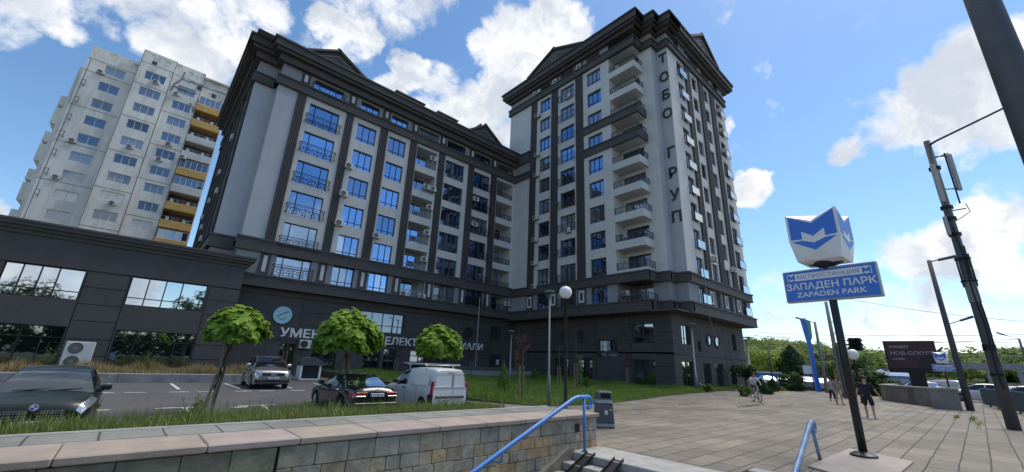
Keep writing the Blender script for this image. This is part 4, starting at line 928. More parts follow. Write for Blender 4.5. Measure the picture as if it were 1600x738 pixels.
def blade_mesh(name, pts, h, m, wid=.012, lean=.35, seed=1, hvar=.5, tints=None, parent=None):
    g = np.random.default_rng(seed); P = np.asarray(pts, float); n = len(P); a = g.uniform(0, 2 * np.pi, n); L = g.uniform(0, lean, n); hh = (h if np.ndim(h) else np.full(n, h)) * g.uniform(1 - hvar, 1 + hvar * .6, n)
    d = np.stack([np.cos(a), np.sin(a), 0 * a], 1); s = np.stack([-np.sin(a), np.cos(a), 0 * a], 1) * (wid * g.uniform(.7, 1.3, n))[:, None]; z = np.array([0, 0, 1.])
    b0 = P; m0 = P + z * (hh * .55)[:, None] + d * (hh * L * .35)[:, None]; t0 = P + z * (hh * (1 - L * .3))[:, None] + d * (hh * L)[:, None]
    V = np.stack([b0 - s, b0 + s, m0 + s * .8, m0 - s * .8, t0 + s * .12, t0 - s * .12], 1).reshape(-1, 3)
    F = np.concatenate([np.arange(n)[:, None] * 6 + np.array(f)[None] for f in ((0, 1, 2, 3), (3, 2, 4, 5))], 0)
    tt = g.uniform(0, 1, n) if tints is None else tints
    return np_mesh(name, V, F, m, parent, np.concatenate([tt, tt]))
M_CAT = leafmat('catalpa_leaf', (.07, .16, .015), (.25, .38, .05), 1.5)
M_BARK = mat('bark', (.14, .11, .085), .9, c2=(.08, .065, .05), scale=8, bump=.6, bscale=30)
M_STAKE = mat('stake_wood', (.30, .22, .13), .8, c2=(.19, .135, .08), scale=6, bump=.3)
M_TIE = mat('black_tie', (.012, .012, .012), .7)
def catalpa(base, top, rx, rz, stakes, seed, label):
    t = empty('catalpa_tree', base, label, 'tree', 'young round headed trees along the car park'); g = np.random.default_rng(seed)
    o = Vector(base); L = lambda p: Vector(p) - o; tp = L(top)
    mb = MB(); mb.tube([(0, 0, -.1), tp * .5 + Vector((.02, 0, 0)), tp * .95, tp + Vector((0, 0, rz * .7))], [.045, .04, .04, .02], 8)
    for i in range(9):
        a = i * .7; mb.tube([tp + Vector((0, 0, .05)), tp + Vector((math.cos(a) * rx * .35, math.sin(a) * rx * .35, rz * .55)), tp + Vector((math.cos(a) * rx * .8, math.sin(a) * rx * .8, rz * .5))], [.03, .018, .006], 5)
    mb.build('trunk', M_BARK, t)
    n = 2700; u = g.uniform(0, 2 * np.pi, n); zz = g.uniform(-.55, 1, n); rr = np.sqrt(np.clip(1 - np.clip(zz, -.35, 1) ** 2, 0, 1)) * g.uniform(.72, 1.06, n)
    lump = 1 + .13 * np.sin(3 * u + seed) + .10 * np.sin(5 * u + 6 * zz + seed * 2) + .07 * np.sin(9 * u - 7 * zz + seed)
    P = np.stack([np.cos(u) * rr * rx * lump, np.sin(u) * rr * rx * lump, zz * rz * g.uniform(.8, 1.1, n) * (1 + .12 * np.sin(4 * u + 3 * seed)) + rz * .45 - .12 * rz * np.clip(rr - .7, 0, 1) * (1 + np.sin(7 * u + seed))], 1) + np.array(tp)
    Nm = np.stack([np.cos(u) * rr * .75, np.sin(u) * rr * .75, np.clip(zz, -.2, 1) + .55], 1) + g.normal(size=(n, 3)) * .28
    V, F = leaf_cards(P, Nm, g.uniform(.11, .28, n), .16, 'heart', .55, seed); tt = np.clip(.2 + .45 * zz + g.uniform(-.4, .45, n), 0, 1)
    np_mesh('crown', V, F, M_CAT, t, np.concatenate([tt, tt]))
    for a, b in stakes:
        s = MB(); a, b = L(a), L(b); s.tube([a + (a - b) * .1, (a + b) / 2, b], [.042, .04, .037], 8); so_ = s.build('stake', M_STAKE, t)
        for f in (.52, .9): p = a.lerp(b, f); q = Vector((0, 0, -.1)).lerp(tp, f * .95); k = MB(); k.tube([p + Vector((.06, .05, .01)), p + Vector((.06, -.06, 0)), q + Vector((-.05, -.06, .02)), q + Vector((-.05, .06, 0)), p + Vector((.06, .05, .01))], .016, 5); k.build('tie', M_TIE, t)
    return t
B = lambda px, py, z=-.1: gp(px, py, z)
def onb(px, py, b):                             # point above a base, same distance
    return atD(px, py, math.hypot(b[0], b[1]))
b1 = B(330, 640); catalpa(b1, onb(366, 528, b1), .86, .70, [(b1, onb(354, 528, b1)), (onb(322, 632, b1), onb(338, 585, b1))], 1, 'round headed young tree between the green car and the silver car, leaning stakes')
b2 = B(541, 632); catalpa(b2, onb(541, 543, b2), 1.22, 1.0, [(b2, onb(547, 550, b2)), (onb(525, 628, b2), onb(540, 560, b2))], 2, 'round headed young tree in front of the black saloon, largest crown')
b3 = B(688, 630); catalpa(b3, onb(682, 553, b3), .97, .84, [(b3, onb(689, 556, b3)), (onb(684, 628, b3), onb(680, 575, b3))], 3, 'round headed young tree in front of the white van')

# grasses
M_GR = leafmat('grass_blade', (.06, .11, .022), (.20, .23, .07), .9)
M_GRL = leafmat('lawn_blade', (.075, .15, .022), (.20, .29, .06), .5)
M_DRY = leafmat('dry_grass', (.20, .15, .07), (.36, .28, .14), .8)
g = np.random.default_rng(21)
def scatter(n, x0, x1, y0, y1, test=None, gg=g):
    x = gg.uniform(x0, x1, n); y = gg.uniform(y0, y1, n)
    if test is not None: k = np.array([test(a, b) for a, b in zip(x, y)], bool); x, y = x[k], y[k]
    return x, y
# on the strip, clumped and taller towards the car park
x, y = scatter(34000, -4.5, 11.1, 8.0, 13.8, lambda a, b: inside(a, b, STRIP)); cl = .5 + .5 * np.sin(x * 1.7 + 1.3 * np.sin(y * 1.1)) * np.sin(y * 1.9 + x * .6)
k = g.uniform(0, 1, len(x)) < .45 + .6 * cl; x, y, cl = x[k], y[k], cl[k]
zs = np.array([zstrip(a, b) for a, b in zip(x, y)]); hh = np.clip((.10 + .055 * (y - 8)) * (.6 + .9 * cl), .05, .40) * np.where(x < .2, .95, np.where(x > 7.5, .75, 1.05)) * g.choice([.6, .9, 1., 1.25], len(x))
gr = blade_mesh('grass', np.stack([x, y, zs], 1), hh, M_GR, .008, .6, 5, .55, np.clip(.35 + .3 * np.sin(x * .9) * np.sin(y) + g.uniform(-.3, .5, len(x)), 0, 1)); tag(gr, 'tall ragged grass on the strip beside the car park', 'grass', kind='stuff')
def weed(base, h, n, seed, label, m=M_GR, spread=.35, group='weeds in the grass strip'):
    gg = np.random.default_rng(seed); t = empty('weed_plant', base, label, 'weed', group); mb = MB(); P = []
    for i in range(9):
        a = gg.uniform(0, 6.28); l = gg.uniform(.5, 1) * h; d = Vector((math.cos(a) * spread * l, math.sin(a) * spread * l, l)); mb.tube([(0, 0, 0), d * .5 + Vector((0, 0, .05)), d], [.008, .006, .003], 4)
        P += [np.array(d) * f + gg.normal(size=3) * .04 * h for f in gg.uniform(.3, 1, n // 9)]
    mb.build('stem', M_GR, t); P = np.array(P); V, F = leaf_cards(P, gg.normal(size=P.shape) + [0, 0, .8], gg.uniform(.05, .11, len(P)), .15, 'leaf', .1, seed); tt = gg.uniform(.2, 1, len(P)); np_mesh('leaves', V, F, m, t, tt); return t
WD = [('bushy weed at the foot of the leftmost stakes', 312, 648, .75), ('weed clump left of the first staked tree', 118, 655, .55), ('leafy weed in front of the green car headlight', 140, 648, .75), ('low weed clump before the black saloon wheel', 478, 645, .6), ('weed clump at the foot of the middle stakes', 520, 645, .6), ('thin tall weed left of the first stakes', 293, 655, .8)]
for i, (lb, px, py, h) in enumerate(WD): p = gp(px, py, .0); weed((p[0], p[1], zstrip(p[0], p[1])), h, 130, 50 + i, lb)
# lawn
x, y = scatter(60000, 12.3, 37.2, 12.8, 36, lambda a, b: inside(a, b, LAWN)); x2, y2 = scatter(9000, 36, 56, 15.5, 18.6, lambda a, b: inside(a, b, LAWN)); x = np.concatenate([x, x2]); y = np.concatenate([y, y2])
zs = np.array([zlawn(a, b) for a, b in zip(x, y)]); cl = .5 + .5 * np.sin(x * .9 + np.sin(y * .7)) * np.sin(y * 1.1)
lw_ = blade_mesh('lawn_grass', np.stack([x, y, zs - .02], 1), .16 + .22 * cl ** 2, M_GRL, .022, .5, 9, .4, np.clip(.3 + .25 * np.sin(x * .45) * np.sin(y * .6) + g.uniform(-.25, .45, len(x)), 0, 1)); tag(lw_, 'unmown green lawn grass in front of the tower', 'grass', kind='stuff')
x, y = scatter(11000, -10, 8.3, 30.9, 36.5); cl = .5 + .5 * np.sin(x * 1.3) * np.sin(y * .9 + x * .4)
dg_ = blade_mesh('dry_grass', np.stack([x, y, 0 * x + .42], 1), .12 + .55 * cl ** 2, M_DRY, .02, .6, 4, .5); tag(dg_, 'straw coloured dry grass on the bank below the annex', 'dry grass', kind='stuff')
for i, (lb, px, py, h) in enumerate([('tall green weeds below the lower annex window', 230, 582, 1.3), ('green weed beside the white condenser', 70, 575, 1.5), ('leafy weed behind the silver car bonnet', 462, 590, 1.6), ('pale weed right of the lower annex window', 285, 585, 1.1)]):
    p = atY(px, py, 34.5); weed((p[0], 34.5 - .3 * i, .45), h, 170, 70 + i, lb, leafmat('weed_leaf', (.06, .10, .03), (.17, .19, .07)), .3, 'weeds on the bank below the annex')
# small tufts in the paving joints
tj = []
for px, py, n_ in [(1010, 640, 60), (1075, 632, 90), (1180, 633, 120), (1165, 636, 90), (1520, 655, 150), (1495, 652, 120), (1530, 664, 60), (1230, 634, 40), (960, 644, 40), (1560, 640, 90), (1555, 625, 80)]:
    p = gp(px, py, 0); tj += [(p[0] + g.normal() * 1.0, p[1] + g.normal() * .06, 0) for _ in range(n_)]
tf = blade_mesh('joint_grass', tj, .06, M_GR, .012, .7, 8); tag(tf, 'thin grass growing in the paving joints', 'grass', kind='stuff')
# poppies
for i, (px, py, lb) in enumerate([(692, 636, 'red poppy in the grass left of the van plate'), (723, 629, 'red poppy at the rear corner of the white van')]):
    p = gp(px, py, .12); t = empty('poppy', (p[0], p[1], zstrip(p[0], p[1])), lb, 'flower', 'poppies by the van'); hgt = .14 - zstrip(p[0], p[1]) + .05
    MB().tube([(0, 0, 0), (.01, 0, hgt)], .004, 4).build('stem', M_GR, t)
    f_ = MB()
    for k in range(5): a = k * 1.257; f_.add([(0, 0, hgt), (math.cos(a - .5) * .045, math.sin(a - .5) * .045, hgt + .03), (math.cos(a) * .055, math.sin(a) * .055, hgt + .035), (math.cos(a + .5) * .045, math.sin(a + .5) * .045, hgt + .03)], [(0, 1, 2, 3)])
    f_.build('petals', mat('poppy_red', (.55, .03, .02), .6), t)
# conifers and saplings on the lawn
M_THU = leafmat('thuja_green', (.04, .10, .015), (.12, .20, .03), 3); M_RED = leafmat('dark_red_leaf', (.035, .014, .018), (.075, .028, .03), 2); M_DKC = leafmat('dark_conifer', (.012, .035, .012), (.035, .07, .025), 2)
def thuja(base, h, rad, seed, label, m=M_THU, name='thuja', group='small conifers on the lawn', n=900, sz=.10):
    t = empty(name, base, label, 'conifer', group); gg = np.random.default_rng(seed); MB().tube([(0, 0, -.05), (0, 0, h * .8)], [.03 + h * .008, .008], 6).build('trunk', M_BARK, t)
    z = gg.beta(1.1, 1.5, n); u = gg.uniform(0, 6.28, n); rr = rad * np.clip(np.minimum(z / .16, 1) ** .5 * (1 - z) ** .75 * 1.15, .03, 1) * gg.uniform(.55, 1.08, n) * (1 + .14 * np.sin(4 * u + 9 * z))
    P = np.stack([np.cos(u) * rr, np.sin(u) * rr, .04 * h + z * h * .97], 1); Nm = np.stack([np.cos(u), np.sin(u), .1 + 0 * u], 1) + gg.normal(size=(n, 3)) * .5
    V, F = leaf_cards(P, Nm, gg.uniform(.7, 1.4, n) * sz, .1, 'leaf', -.6, seed); np_mesh('crown', V, F, m, t, gg.uniform(0, 1, n)); return t
def lawn_pt(px, py):
    z = .2
    for _ in range(6): p = gp(px, py, z); z = zlawn(p[0], p[1])
    return (p[0], p[1], z)
for i, (px, py, pt_, rad, lb) in enumerate([(786, 612, 569, .42, 'bright green thuja right of the white van, tallest on the lawn'), (835, 596, 575, .35, 'small thuja by the inner corner wall'), (907, 604, 583, .3, 'thuja just right of the globe lamp'), (917, 606, 588, .3, 'low thuja beside the wire tree guard')]):
    p = lawn_pt(px, py); thuja(p, onb(px, pt_, p)[2] - p[2], rad, 30 + i, lb)
for i, (px, pt_, Y, lb) in enumerate([(630, 575, 33, 'thuja peeping above the black saloon and van'), (656, 568, 34, 'thuja behind the white van roof'), (918, 560, 30, 'thuja near the tower door')][:2]):
    p = atY(px, 600, Y); z = 0; thuja((p[0], Y, z), atY(px, pt_, Y)[2], .38, 40 + i, lb, group='small conifers by the shop')
def sapling(base, h, cr, seed, label, m=M_RED, n=420, group='dark red saplings by the building', stake=True, ch=.55):
    t = empty('sapling', base, label, 'sapling', group); gg = np.random.default_rng(seed); mb = MB(); mb.tube([(0, 0, -.05), (.02, .02, h * .5), (0, 0, h)], [.028, .022, .006], 6); P = []
    for i in range(16):
        a = gg.uniform(0, 6.28); z0 = h * gg.uniform(1 - ch, .92); l = cr * gg.uniform(.5, 1); e = Vector((math.cos(a) * l, math.sin(a) * l, z0 + l * .7)); mb.tube([(0, 0, z0), e], [.009, .003], 4); P += [np.array(e) * (1 - f) + np.array((0, 0, z0)) * f + gg.normal(size=3) * cr * .2 for f in gg.uniform(-.05, .7, max(1, n // 16))]
    mb.build('trunk', M_BARK, t)
    if n: P = np.array(P); V, F = leaf_cards(P, gg.normal(size=P.shape) + [0, 0, .6], gg.uniform(.06, .13, len(P)), .1, 'leaf', .2, seed); np_mesh('crown', V, F, m, t, gg.uniform(0, 1, len(P)))
    if stake:
        for dx in (-.16, .14): MB().tube([(dx, .04, -.1), (dx * .9, .04, h * .5)], .032, 7).build('stake', M_STAKE, t)
        MB().tube([(-.17, .04, h * .42), (.15, .04, h * .43)], .015, 5).build('tie', M_TIE, t)
    return t
for i, (px, py, pt_, cr, lb) in enumerate([(815, 625, 520, .62, 'dark red sapling left of the grey lamp post'), (982, 605, 545, .55, 'dark red sapling below the lettered window'), (1055, 604, 538, .5, 'dark red sapling at the tower corner')]):
    p = lawn_pt(px, py); sapling(p, onb(px, pt_, p)[2] - p[2], cr, 60 + i, lb)
for i, (px, py, pt_, lb) in enumerate([(787, 590, 535, 'bare sapling behind the tall thuja'), (808, 596, 500, 'bare thin sapling near the inner corner'), (874, 606, 540, 'bare sapling just left of the globe lamp'), (901, 612, 525, 'bare staked sapling right of the globe lamp')]):
    p = lawn_pt(px, py); sapling(p, onb(px, pt_, p)[2] - p[2], .35, 80 + i, lb, n=0, group='bare saplings on the lawn', ch=.4)
for i, (px, pt_, Y, cr, lb) in enumerate([(735, 540, 31, .7, 'dark red sapling right of the white van roof'), (616, 535, 35, .7, 'dark red sapling below the shop lettering'), (670, 560, 35, .5, 'dark red sapling hidden by the third round tree'), (437, 520, 35.5, .35, 'thin sapling behind the silver car')]):
    p = atY(px, 600, Y); sapling((p[0], Y, .2 if i < 3 else .45), atY(px, pt_, Y)[2] - .2, cr, 90 + i, lb, n=420 if i < 3 else 60, ch=.5)
gd = lawn_pt(907, 612); t = empty('tree_guard', gd, 'ivy green wire tree guard right of the globe lamp', 'tree guard'); mb = MB(); hG = onb(907, 556, gd)[2] - gd[2]
for i in range(8): a = i * .785; mb.tube([(.14 * math.cos(a), .14 * math.sin(a), 0), (.14 * math.cos(a), .14 * math.sin(a), hG)], .008, 4)
for k in range(12): mb.tube([(.14 * math.cos(a * .785), .14 * math.sin(a * .785), hG * k / 11) for a in range(9)], .006, 4)
mb.build('mesh_tube', mat('green_wire', (.10, .2, .06), .6), t); gg = np.random.default_rng(2); n = 260; P = np.stack([gg.normal(0, .1, n), gg.normal(0, .1, n), gg.uniform(.2, hG, n)], 1); V, F = leaf_cards(P, gg.normal(size=(n, 3)), gg.uniform(.05, .1, n), .1, 'leaf'); np_mesh('leaves', V, F, M_THU, t, gg.uniform(0, 1, n))

# big trees: tapered trunk, limbs and leaf clumps
def big_tree(base, h, rad, seed, label, m, name='broadleaf_tree', n=2600, clumps=26, low=.3, sz=.3, group='trees beyond the plaza', cat='tree', flat=1.):
    t = empty(name, base, label, cat, group); gg = np.random.default_rng(seed); mb = MB(); mb.tube([(0, 0, -.3), (.1, 0, h * .35), (0, .1, h * .75)], [h * .028, h * .02, h * .006], 8)
    cs = []
    for i in range(clumps):
        a = gg.uniform(0, 6.28); z = gg.uniform(low, .82); e = math.sqrt(max(.02, 1 - ((z - (low + .95) / 2) / ((.98 - low) / 2)) ** 2)); r_ = rad * e * gg.uniform(.35, .85)
        c = np.array([math.cos(a) * r_, math.sin(a) * r_, z * h]); cs.append(c)
        if i < 12: mb.tube([(0, 0, h * max(.2, z - .25)), tuple(c * [.55, .55, .96]), tuple(c)], [h * .009, h * .006, h * .002], 5)
    mb.build('trunk', M_BARK, t); k = n // clumps; P = []; Nn = []; T = []
    for c in cs:
        d = gg.normal(size=(k, 3)); d /= np.linalg.norm(d, axis=1, keepdims=True); q = d * (gg.uniform(.2, 1, (k, 1)) ** .5) * rad * gg.uniform(.26, .42) * [1, 1, .8 * flat]; P.append(c + q); Nn.append(d + [0, 0, .5] + gg.normal(size=(k, 3)) * .4); T.append(np.clip(gg.uniform(.1, .6) + gg.uniform(-.3, .4, k), 0, 1))
    P = np.concatenate(P); V, F = leaf_cards(P, np.concatenate(Nn), gg.uniform(.6, 1.3, len(P)) * sz, .12, 'leaf', 0, seed); np_mesh('crown', V, F, m, t, np.concatenate(T)); return t
M_SPR = leafmat('spring_green', (.13, .20, .025), (.26, .34, .045), .3); M_MID = leafmat('mid_green', (.05, .10, .018), (.12, .175, .035), .3); M_DKG = leafmat('deep_green', (.018, .045, .014), (.045, .085, .022), .3)
# seen only as reflections in the annex glass, across the boulevard behind the viewer
for i, (x, y, h, rad) in enumerate([(-14.5, -30, 14, 5.5), (-7.5, -33, 12, 4.5), (9.5, -30, 15, 5), (-26, -34, 13, 6), (20, -36, 13, 6), (32, -40, 14, 7)]):
    if i < 2 or i == 2: T0 = big_tree((x, y, 0), h, rad, 200 + i, ['tall dark tree across the boulevard mirrored in the left annex window', 'second dark tree across the boulevard mirrored in the left annex window', 'dark tree across the boulevard mirrored in the right annex window'][i], M_DKG, n=2200, sz=.62, group='trees across the boulevard behind the viewer')
    else: c = copy_tree(T0, None, ['tree across the boulevard at the far west end', 'tree across the boulevard opposite the tower', 'tree across the boulevard at the east end'][i - 3]); c.location = (x, y, 0)

gg = np.random.default_rng(91); P = []; Nn = []; T = []
for i in range(110):
    x = -62 + i * 1.15 + gg.uniform(-.5, .5); hgt = gg.uniform(3.5, 6.8); nL = 130; d = gg.normal(size=(nL, 3)); d /= np.linalg.norm(d, axis=1, keepdims=True); c = np.array((x, -37 + gg.uniform(-2, 2), hgt * .45))
    P.append(c + d * [1.6, 1.6, hgt * .55] * gg.uniform(.6, 1.05, (nL, 1))); Nn.append(d + gg.normal(size=(nL, 3)) * .4); T.append(np.clip(gg.uniform(.1, .7) + gg.uniform(-.2, .2, nL), 0, 1))
P = np.concatenate(P); V, F = leaf_cards(P, np.concatenate(Nn), gg.uniform(.7, 1.3, len(P)), .1, 'leaf', 0, 92)
tag(np_mesh('treeline', V, F, M_DKG, None, np.concatenate(T)), 'dense dark treeline across the boulevard mirrored in the shop windows', 'trees', kind='stuff')
# ------------------------------------------------------------------ vehicles
def paint(name, c, c2=None, coat=1., rough=.35, metal=.3): return mat(name, c, rough, metal, c2=c2 or tuple(v * .92 for v in c), scale=.8, coat=coat)
M_TYRE = mat('tyre_rubber', (.016, .016, .017), .85); M_RIM = mat('alloy', (.45, .46, .48), .3, .9); M_BLK = mat('black_plastic', (.018, .018, .02), .55)
G_CAR = glassmat('car_glass', (.60, .68, .76), k=.08, kmax=.5, dark=(.012, .014, .016)); G_REAR = glassmat('rear_screen_glass', (.62, .74, .88), k=.45, dark=(.012, .014, .016)); G_LAMP = glassmat('lamp_glass', (.9, .92, .95), k=.45, dark=(.35, .36, .38)); M_TAIL = mat('tail_red', (.42, .012, .018), .2, coat=1.)  # bright sky reflection put into the rear screen's stronger mirror and bluer tint
M_PLATE = mat('plate_white', (.75, .76, .78), .5, c2=(.70, .71, .73)); M_PBLU = mat('plate_blue', (.02, .06, .30), .5); M_INK = mat('plate_ink', (.015, .015, .02), .6)
def interp(pts, x):
    return float(np.interp(x, [p[0] for p in pts], [p[1] for p in pts]))
def smooth_interp(pts, x):
    xs = [p[0] for p in pts]; ys = [p[1] for p in pts]
    if x <= xs[0]: return ys[0]
    if x >= xs[-1]: return ys[-1]
    i = next(k for k in range(len(xs) - 1) if xs[k] <= x <= xs[k + 1]); t = (x - xs[i]) / (xs[i + 1] - xs[i])
    def slope(k):
        if k == 0 or k == len(xs) - 1: return 0 if k else (ys[1] - ys[0]) / (xs[1] - xs[0])
        a, b = (ys[k] - ys[k - 1]) / (xs[k] - xs[k - 1]), (ys[k + 1] - ys[k]) / (xs[k + 1] - xs[k])
        return 0 if a * b <= 0 else 2 * a * b / (a + b)
    m0, m1 = slope(i), slope(i + 1); h = xs[i + 1] - xs[i]
    return (2 * t**3 - 3 * t**2 + 1) * ys[i] + (t**3 - 2 * t**2 + t) * h * m0 + (-2 * t**3 + 3 * t**2) * ys[i + 1] + (t**3 - t**2) * h * m1
def car(name, label, loc, rotz, S_, pnt, cat='car', group=None, pitch=0., detail=True):
    """lofted body: front at -y, nose x=0 of the profile, L length; all parts children of the root"""
    root = empty(name, loc, label, cat, group, rotz); root.rotation_euler = (pitch, 0, rotz)
    L, Wd = S_['L'], S_['W'] / 2; n = S_.get('n', 72); wr = S_['wr']; ax = S_['axles']
    W_ = lambda s: Wd * smooth_interp(S_['plan'], s / L); ZT = lambda s: smooth_interp(S_['deck'], s); ZS = lambda s: smooth_interp(S_['sh'], s); ZL = lambda s: smooth_interp(S_['low'], s)
    st = [L * i / n for i in range(n + 1)]
    def sect(s, arch=True):
        w, zt, zsd, zl = W_(s), ZT(s), min(ZS(s), ZT(s) - .02), ZL(s); zlo = zl
        if arch:
            for a in ax:
                d = abs(s - a)
                if d < wr * 1.16: zlo = max(zlo, wr + math.sqrt(max(0, (wr * 1.16) ** 2 - d * d)) * 1.0)
        zlo = min(zlo, zsd - .05); H = zsd - zlo
        return [(w * .955, zlo), (w * .985, zlo + H * .22), (w, zlo + H * .5), (w * .995, zlo + H * .72), (w * .985, zlo + H * .9), (w * .95, zsd), (w * .86, zsd + (zt - zsd) * .55), (w * .62, zsd + (zt - zsd) * .85), (w * .32, zt - .004), (0, zt)]
    secs = [sect(s) for s in st]; k = len(secs[0])
    def skin(rows, s_idx, name_, m, off=0., side=0, sm=True, parent=root):
        """rows of section indices, s_idx range of stations -> mesh"""
        V = []; F = []; 
        for sd in ((-1, 1) if side == 0 else (side,)):
            o = len(V); cols = len(rows)
            for i in s_idx:
                for j in rows:
                    x, z = secs[i][j]; dn = Vector((1, 0, .3)) if j < 6 else Vector((.1, 0, 1)); dn.normalize()
                    yo = -off if i < n * .12 else (off if i > n * .88 else 0)
                    V.append((sd * (x + dn.x * off), st[i] - L / 2 + yo, z + dn.z * off))
            for a in range(len(s_idx) - 1):
                for b in range(cols - 1):
                    f = (o + a * cols + b, o + a * cols + b + 1, o + (a + 1) * cols + b + 1, o + (a + 1) * cols + b); F.append(f if sd > 0 else f[::-1])
        return np_mesh(name_, V, F, m, parent, smooth=sm)
    # body with closed nose and tail
    mb = MB(); V = []
    full = [[(-x, z) for x, z in s_[:-1]] + [(x, z) for x, z in s_[::-1]] for s_ in secs]; c = len(full[0])
    V = [(x, st[i] - L / 2, z) for i in range(n + 1) for x, z in full[i]]
    F = [(i * c + j, i * c + j + 1, (i + 1) * c + j + 1, (i + 1) * c + j) for i in range(n) for j in range(c - 1)]
    mb.add(V, F); mb.add([V[j] for j in range(c)], [tuple(range(c - 1, -1, -1))]); mb.add([V[n * c + j] for j in range(c)], [tuple(range(c))])
    body = mb.build('body', pnt, root, smooth=True)
    # dark underside and wheel wells
    u = MB(); u.box((-Wd * .86, -L / 2 + .25, .2), (Wd * .86, L / 2 - .25, S_['sh'][1][1] * .82)); u.build('underbody', M_BLK, root)
    # greenhouse
    gs = S_['gh']; s0, s1 = gs['s0'], gs['s1']; m_ = 40; gst = [s0 + (s1 - s0) * i / m_ for i in range(m_ + 1)]; ZR = lambda s: smooth_interp(gs['roof'], s)
    def gsect(s):
        zb, zr = min(ZS(s), ZT(s)) - .02, ZR(s); zr = max(zr, zb + .01); wb = W_(s) * .93; f = (zr - zb) / max(.01, gs['h']); wt = wb - gs['tumble'] * min(1, f) ; 
        return [(wb, zb), (wb + (wt - wb) * .5 + .012, zb + (zr - zb) * .5), (wt, zb + (zr - zb) * .88), (wt - .05 * f, zb + (zr - zb) * .955), (wt * .6, zr - .012 * f), (0, zr)]
    gsec = [gsect(s) for s in gst]
    def gface(i, j): return gst[i] + (s1 - s0) / m_ / 2, j
    parts = {}
    ws1, rs0 = gs['ws'], gs['rs']                       # end of windscreen, start of rear screen
    for i in range(m_):
        sm_ = (gst[i] + gst[i + 1]) / 2
        for j in range(5):
            if j >= 2:
                p = 'windscreen' if sm_ < ws1 and j > 2 else ('rear_window' if sm_ > rs0 and j > 2 and not gs.get('van') else 'roof')
            else:
                p = 'roof'
                for a, b in gs['side']:
                    if a < sm_ < b: p = 'side_window'
            parts.setdefault(p, []).append((i, j))
    for p, fl in parts.items():
        V = []; F = []; idx = {}
        for sd in (-1, 1):
            for i, j in fl:
                q = []
                for a, b in ((i, j), (i, j + 1), (i + 1, j + 1), (i + 1, j)):
                    key = (sd, a, b)
                    if key not in idx: idx[key] = len(V); x, z = gsec[a][b]; V.append((sd * x, gst[a] - L / 2, z))
                    q.append(idx[key])
                F.append(tuple(q) if sd > 0 else tuple(q[::-1]))
        np_mesh(p, V, F, pnt if p == 'roof' else (G_REAR if p == 'rear_window' else G_CAR), root, smooth=True)
    if gs.get('van'):
        e = gsec[-1]; pts = [(-x, z) for x, z in e[:-1]] + [(x, z) for x, z in e[::-1]]; MB().add([(x, s1 - L / 2, z) for x, z in pts], [tuple(range(len(pts)))]).build('rear_panel', pnt, root)
    # pillars and trims
    tr_ = MB()
    for sd in (-1, 1):
        for i in range(m_):
            if any(a < gst[i] < b for a, b in gs['side']): continue
        tr_.tube([(sd * (gsec[i][0][0] + .004), gst[i] - L / 2, gsec[i][0][1] + .012) for i in range(2, m_ - 1)], .012, 5)
    tr_.build('window_trim', M_CHROME if S_.get('chrome', True) else M_BLK, root)
    # wheels
    for a in ax:
        for sd in (-1, 1):
            x = sd * (Wd * .985 - .10); o = bpy.data.objects.new('wheel', None); COL.objects.link(o); o.parent = root; o.location = (x, a - L / 2, wr)
            w1 = MB(); pr = [(wr * .66, -.1), (wr * .93, -.105), (wr, -.07), (wr, .07), (wr * .93, .105), (wr * .66, .1)]
            w1.add([(z, r_ * math.cos(t_), r_ * math.sin(t_)) for r_, z in pr for t_ in [2 * math.pi * q / 28 for q in range(28)]], [(i * 28 + j, i * 28 + (j + 1) % 28, ((i + 1) % 6) * 28 + (j + 1) % 28, ((i + 1) % 6) * 28 + j) for i in range(6) for j in range(28)]); w1.build('tyre', M_TYRE, o, smooth=True)
            w2 = MB(); nn = 28; xo = sd * .07
            w2.add([(xo * .2, wr * .66 * math.cos(2 * math.pi * q / nn), wr * .66 * math.sin(2 * math.pi * q / nn)) for q in range(nn)], [tuple(range(nn))], 1)
            w2.tube([(xo, wr * .63 * math.cos(2 * math.pi * q / nn), wr * .63 * math.sin(2 * math.pi * q / nn)) for q in range(nn + 1)], wr * .045, 6, cap=False)
            for q in range(7):
                t_ = 2 * math.pi * q / 7; w2.tube([(xo * 1.1, 0, 0), (xo * 1.2, wr * .35 * math.cos(t_), wr * .35 * math.sin(t_)), (xo, wr * .63 * math.cos(t_), wr * .63 * math.sin(t_))], [wr * .12, wr * .075, wr * .09], 5)
            w2.build('rim', [M_RIM, M_BLK], o)
    if detail:
        for sd in (-1, 1):                              # mirrors and handles
            s = gs['ws'] * .5 + s0 * .5 + .12; x = W_(s) * .95; z = ZS(s) + .05; mm = MB(); mm.bev((min(sd * (x + .02), sd * (x + .24)), s - L / 2 - .07, z + .02), (max(sd * (x + .02), sd * (x + .24)), s - L / 2 + .07, z + .17), .035); mm.box((min(sd * (x - .05), sd * (x + .05)), s - L / 2 - .03, z - .03), (max(sd * (x - .05), sd * (x + .05)), s - L / 2 + .03, z + .04), 0); mm.build('mirror', pnt if S_.get('mirror', True) else M_BLK, root)
            for hs_ in S_.get('handles', ()): MB().bev((min(sd * W_(hs_) * .97, sd * (W_(hs_) + .035)), hs_ - L / 2 - .1, ZS(hs_) - .10), (max(sd * W_(hs_) * .97, sd * (W_(hs_) + .035)), hs_ - L / 2 + .1, ZS(hs_) - .06), .012).build('handle', S_.get('hm', pnt), root)
        dj = MB()
        for hs_ in S_.get('seams', ()):                 # door gaps
            i = int(round(hs_ / L * n)); 
            for sd in (-1, 1): dj.tube([(sd * (x + .001), st[i] - L / 2, z) for x, z in secs[i][1:6]], .006, 4)
        if dj.v: dj.build('door_gap', M_BLK, root)
    root['_n'] = n
    return root, skin, secs, st, L
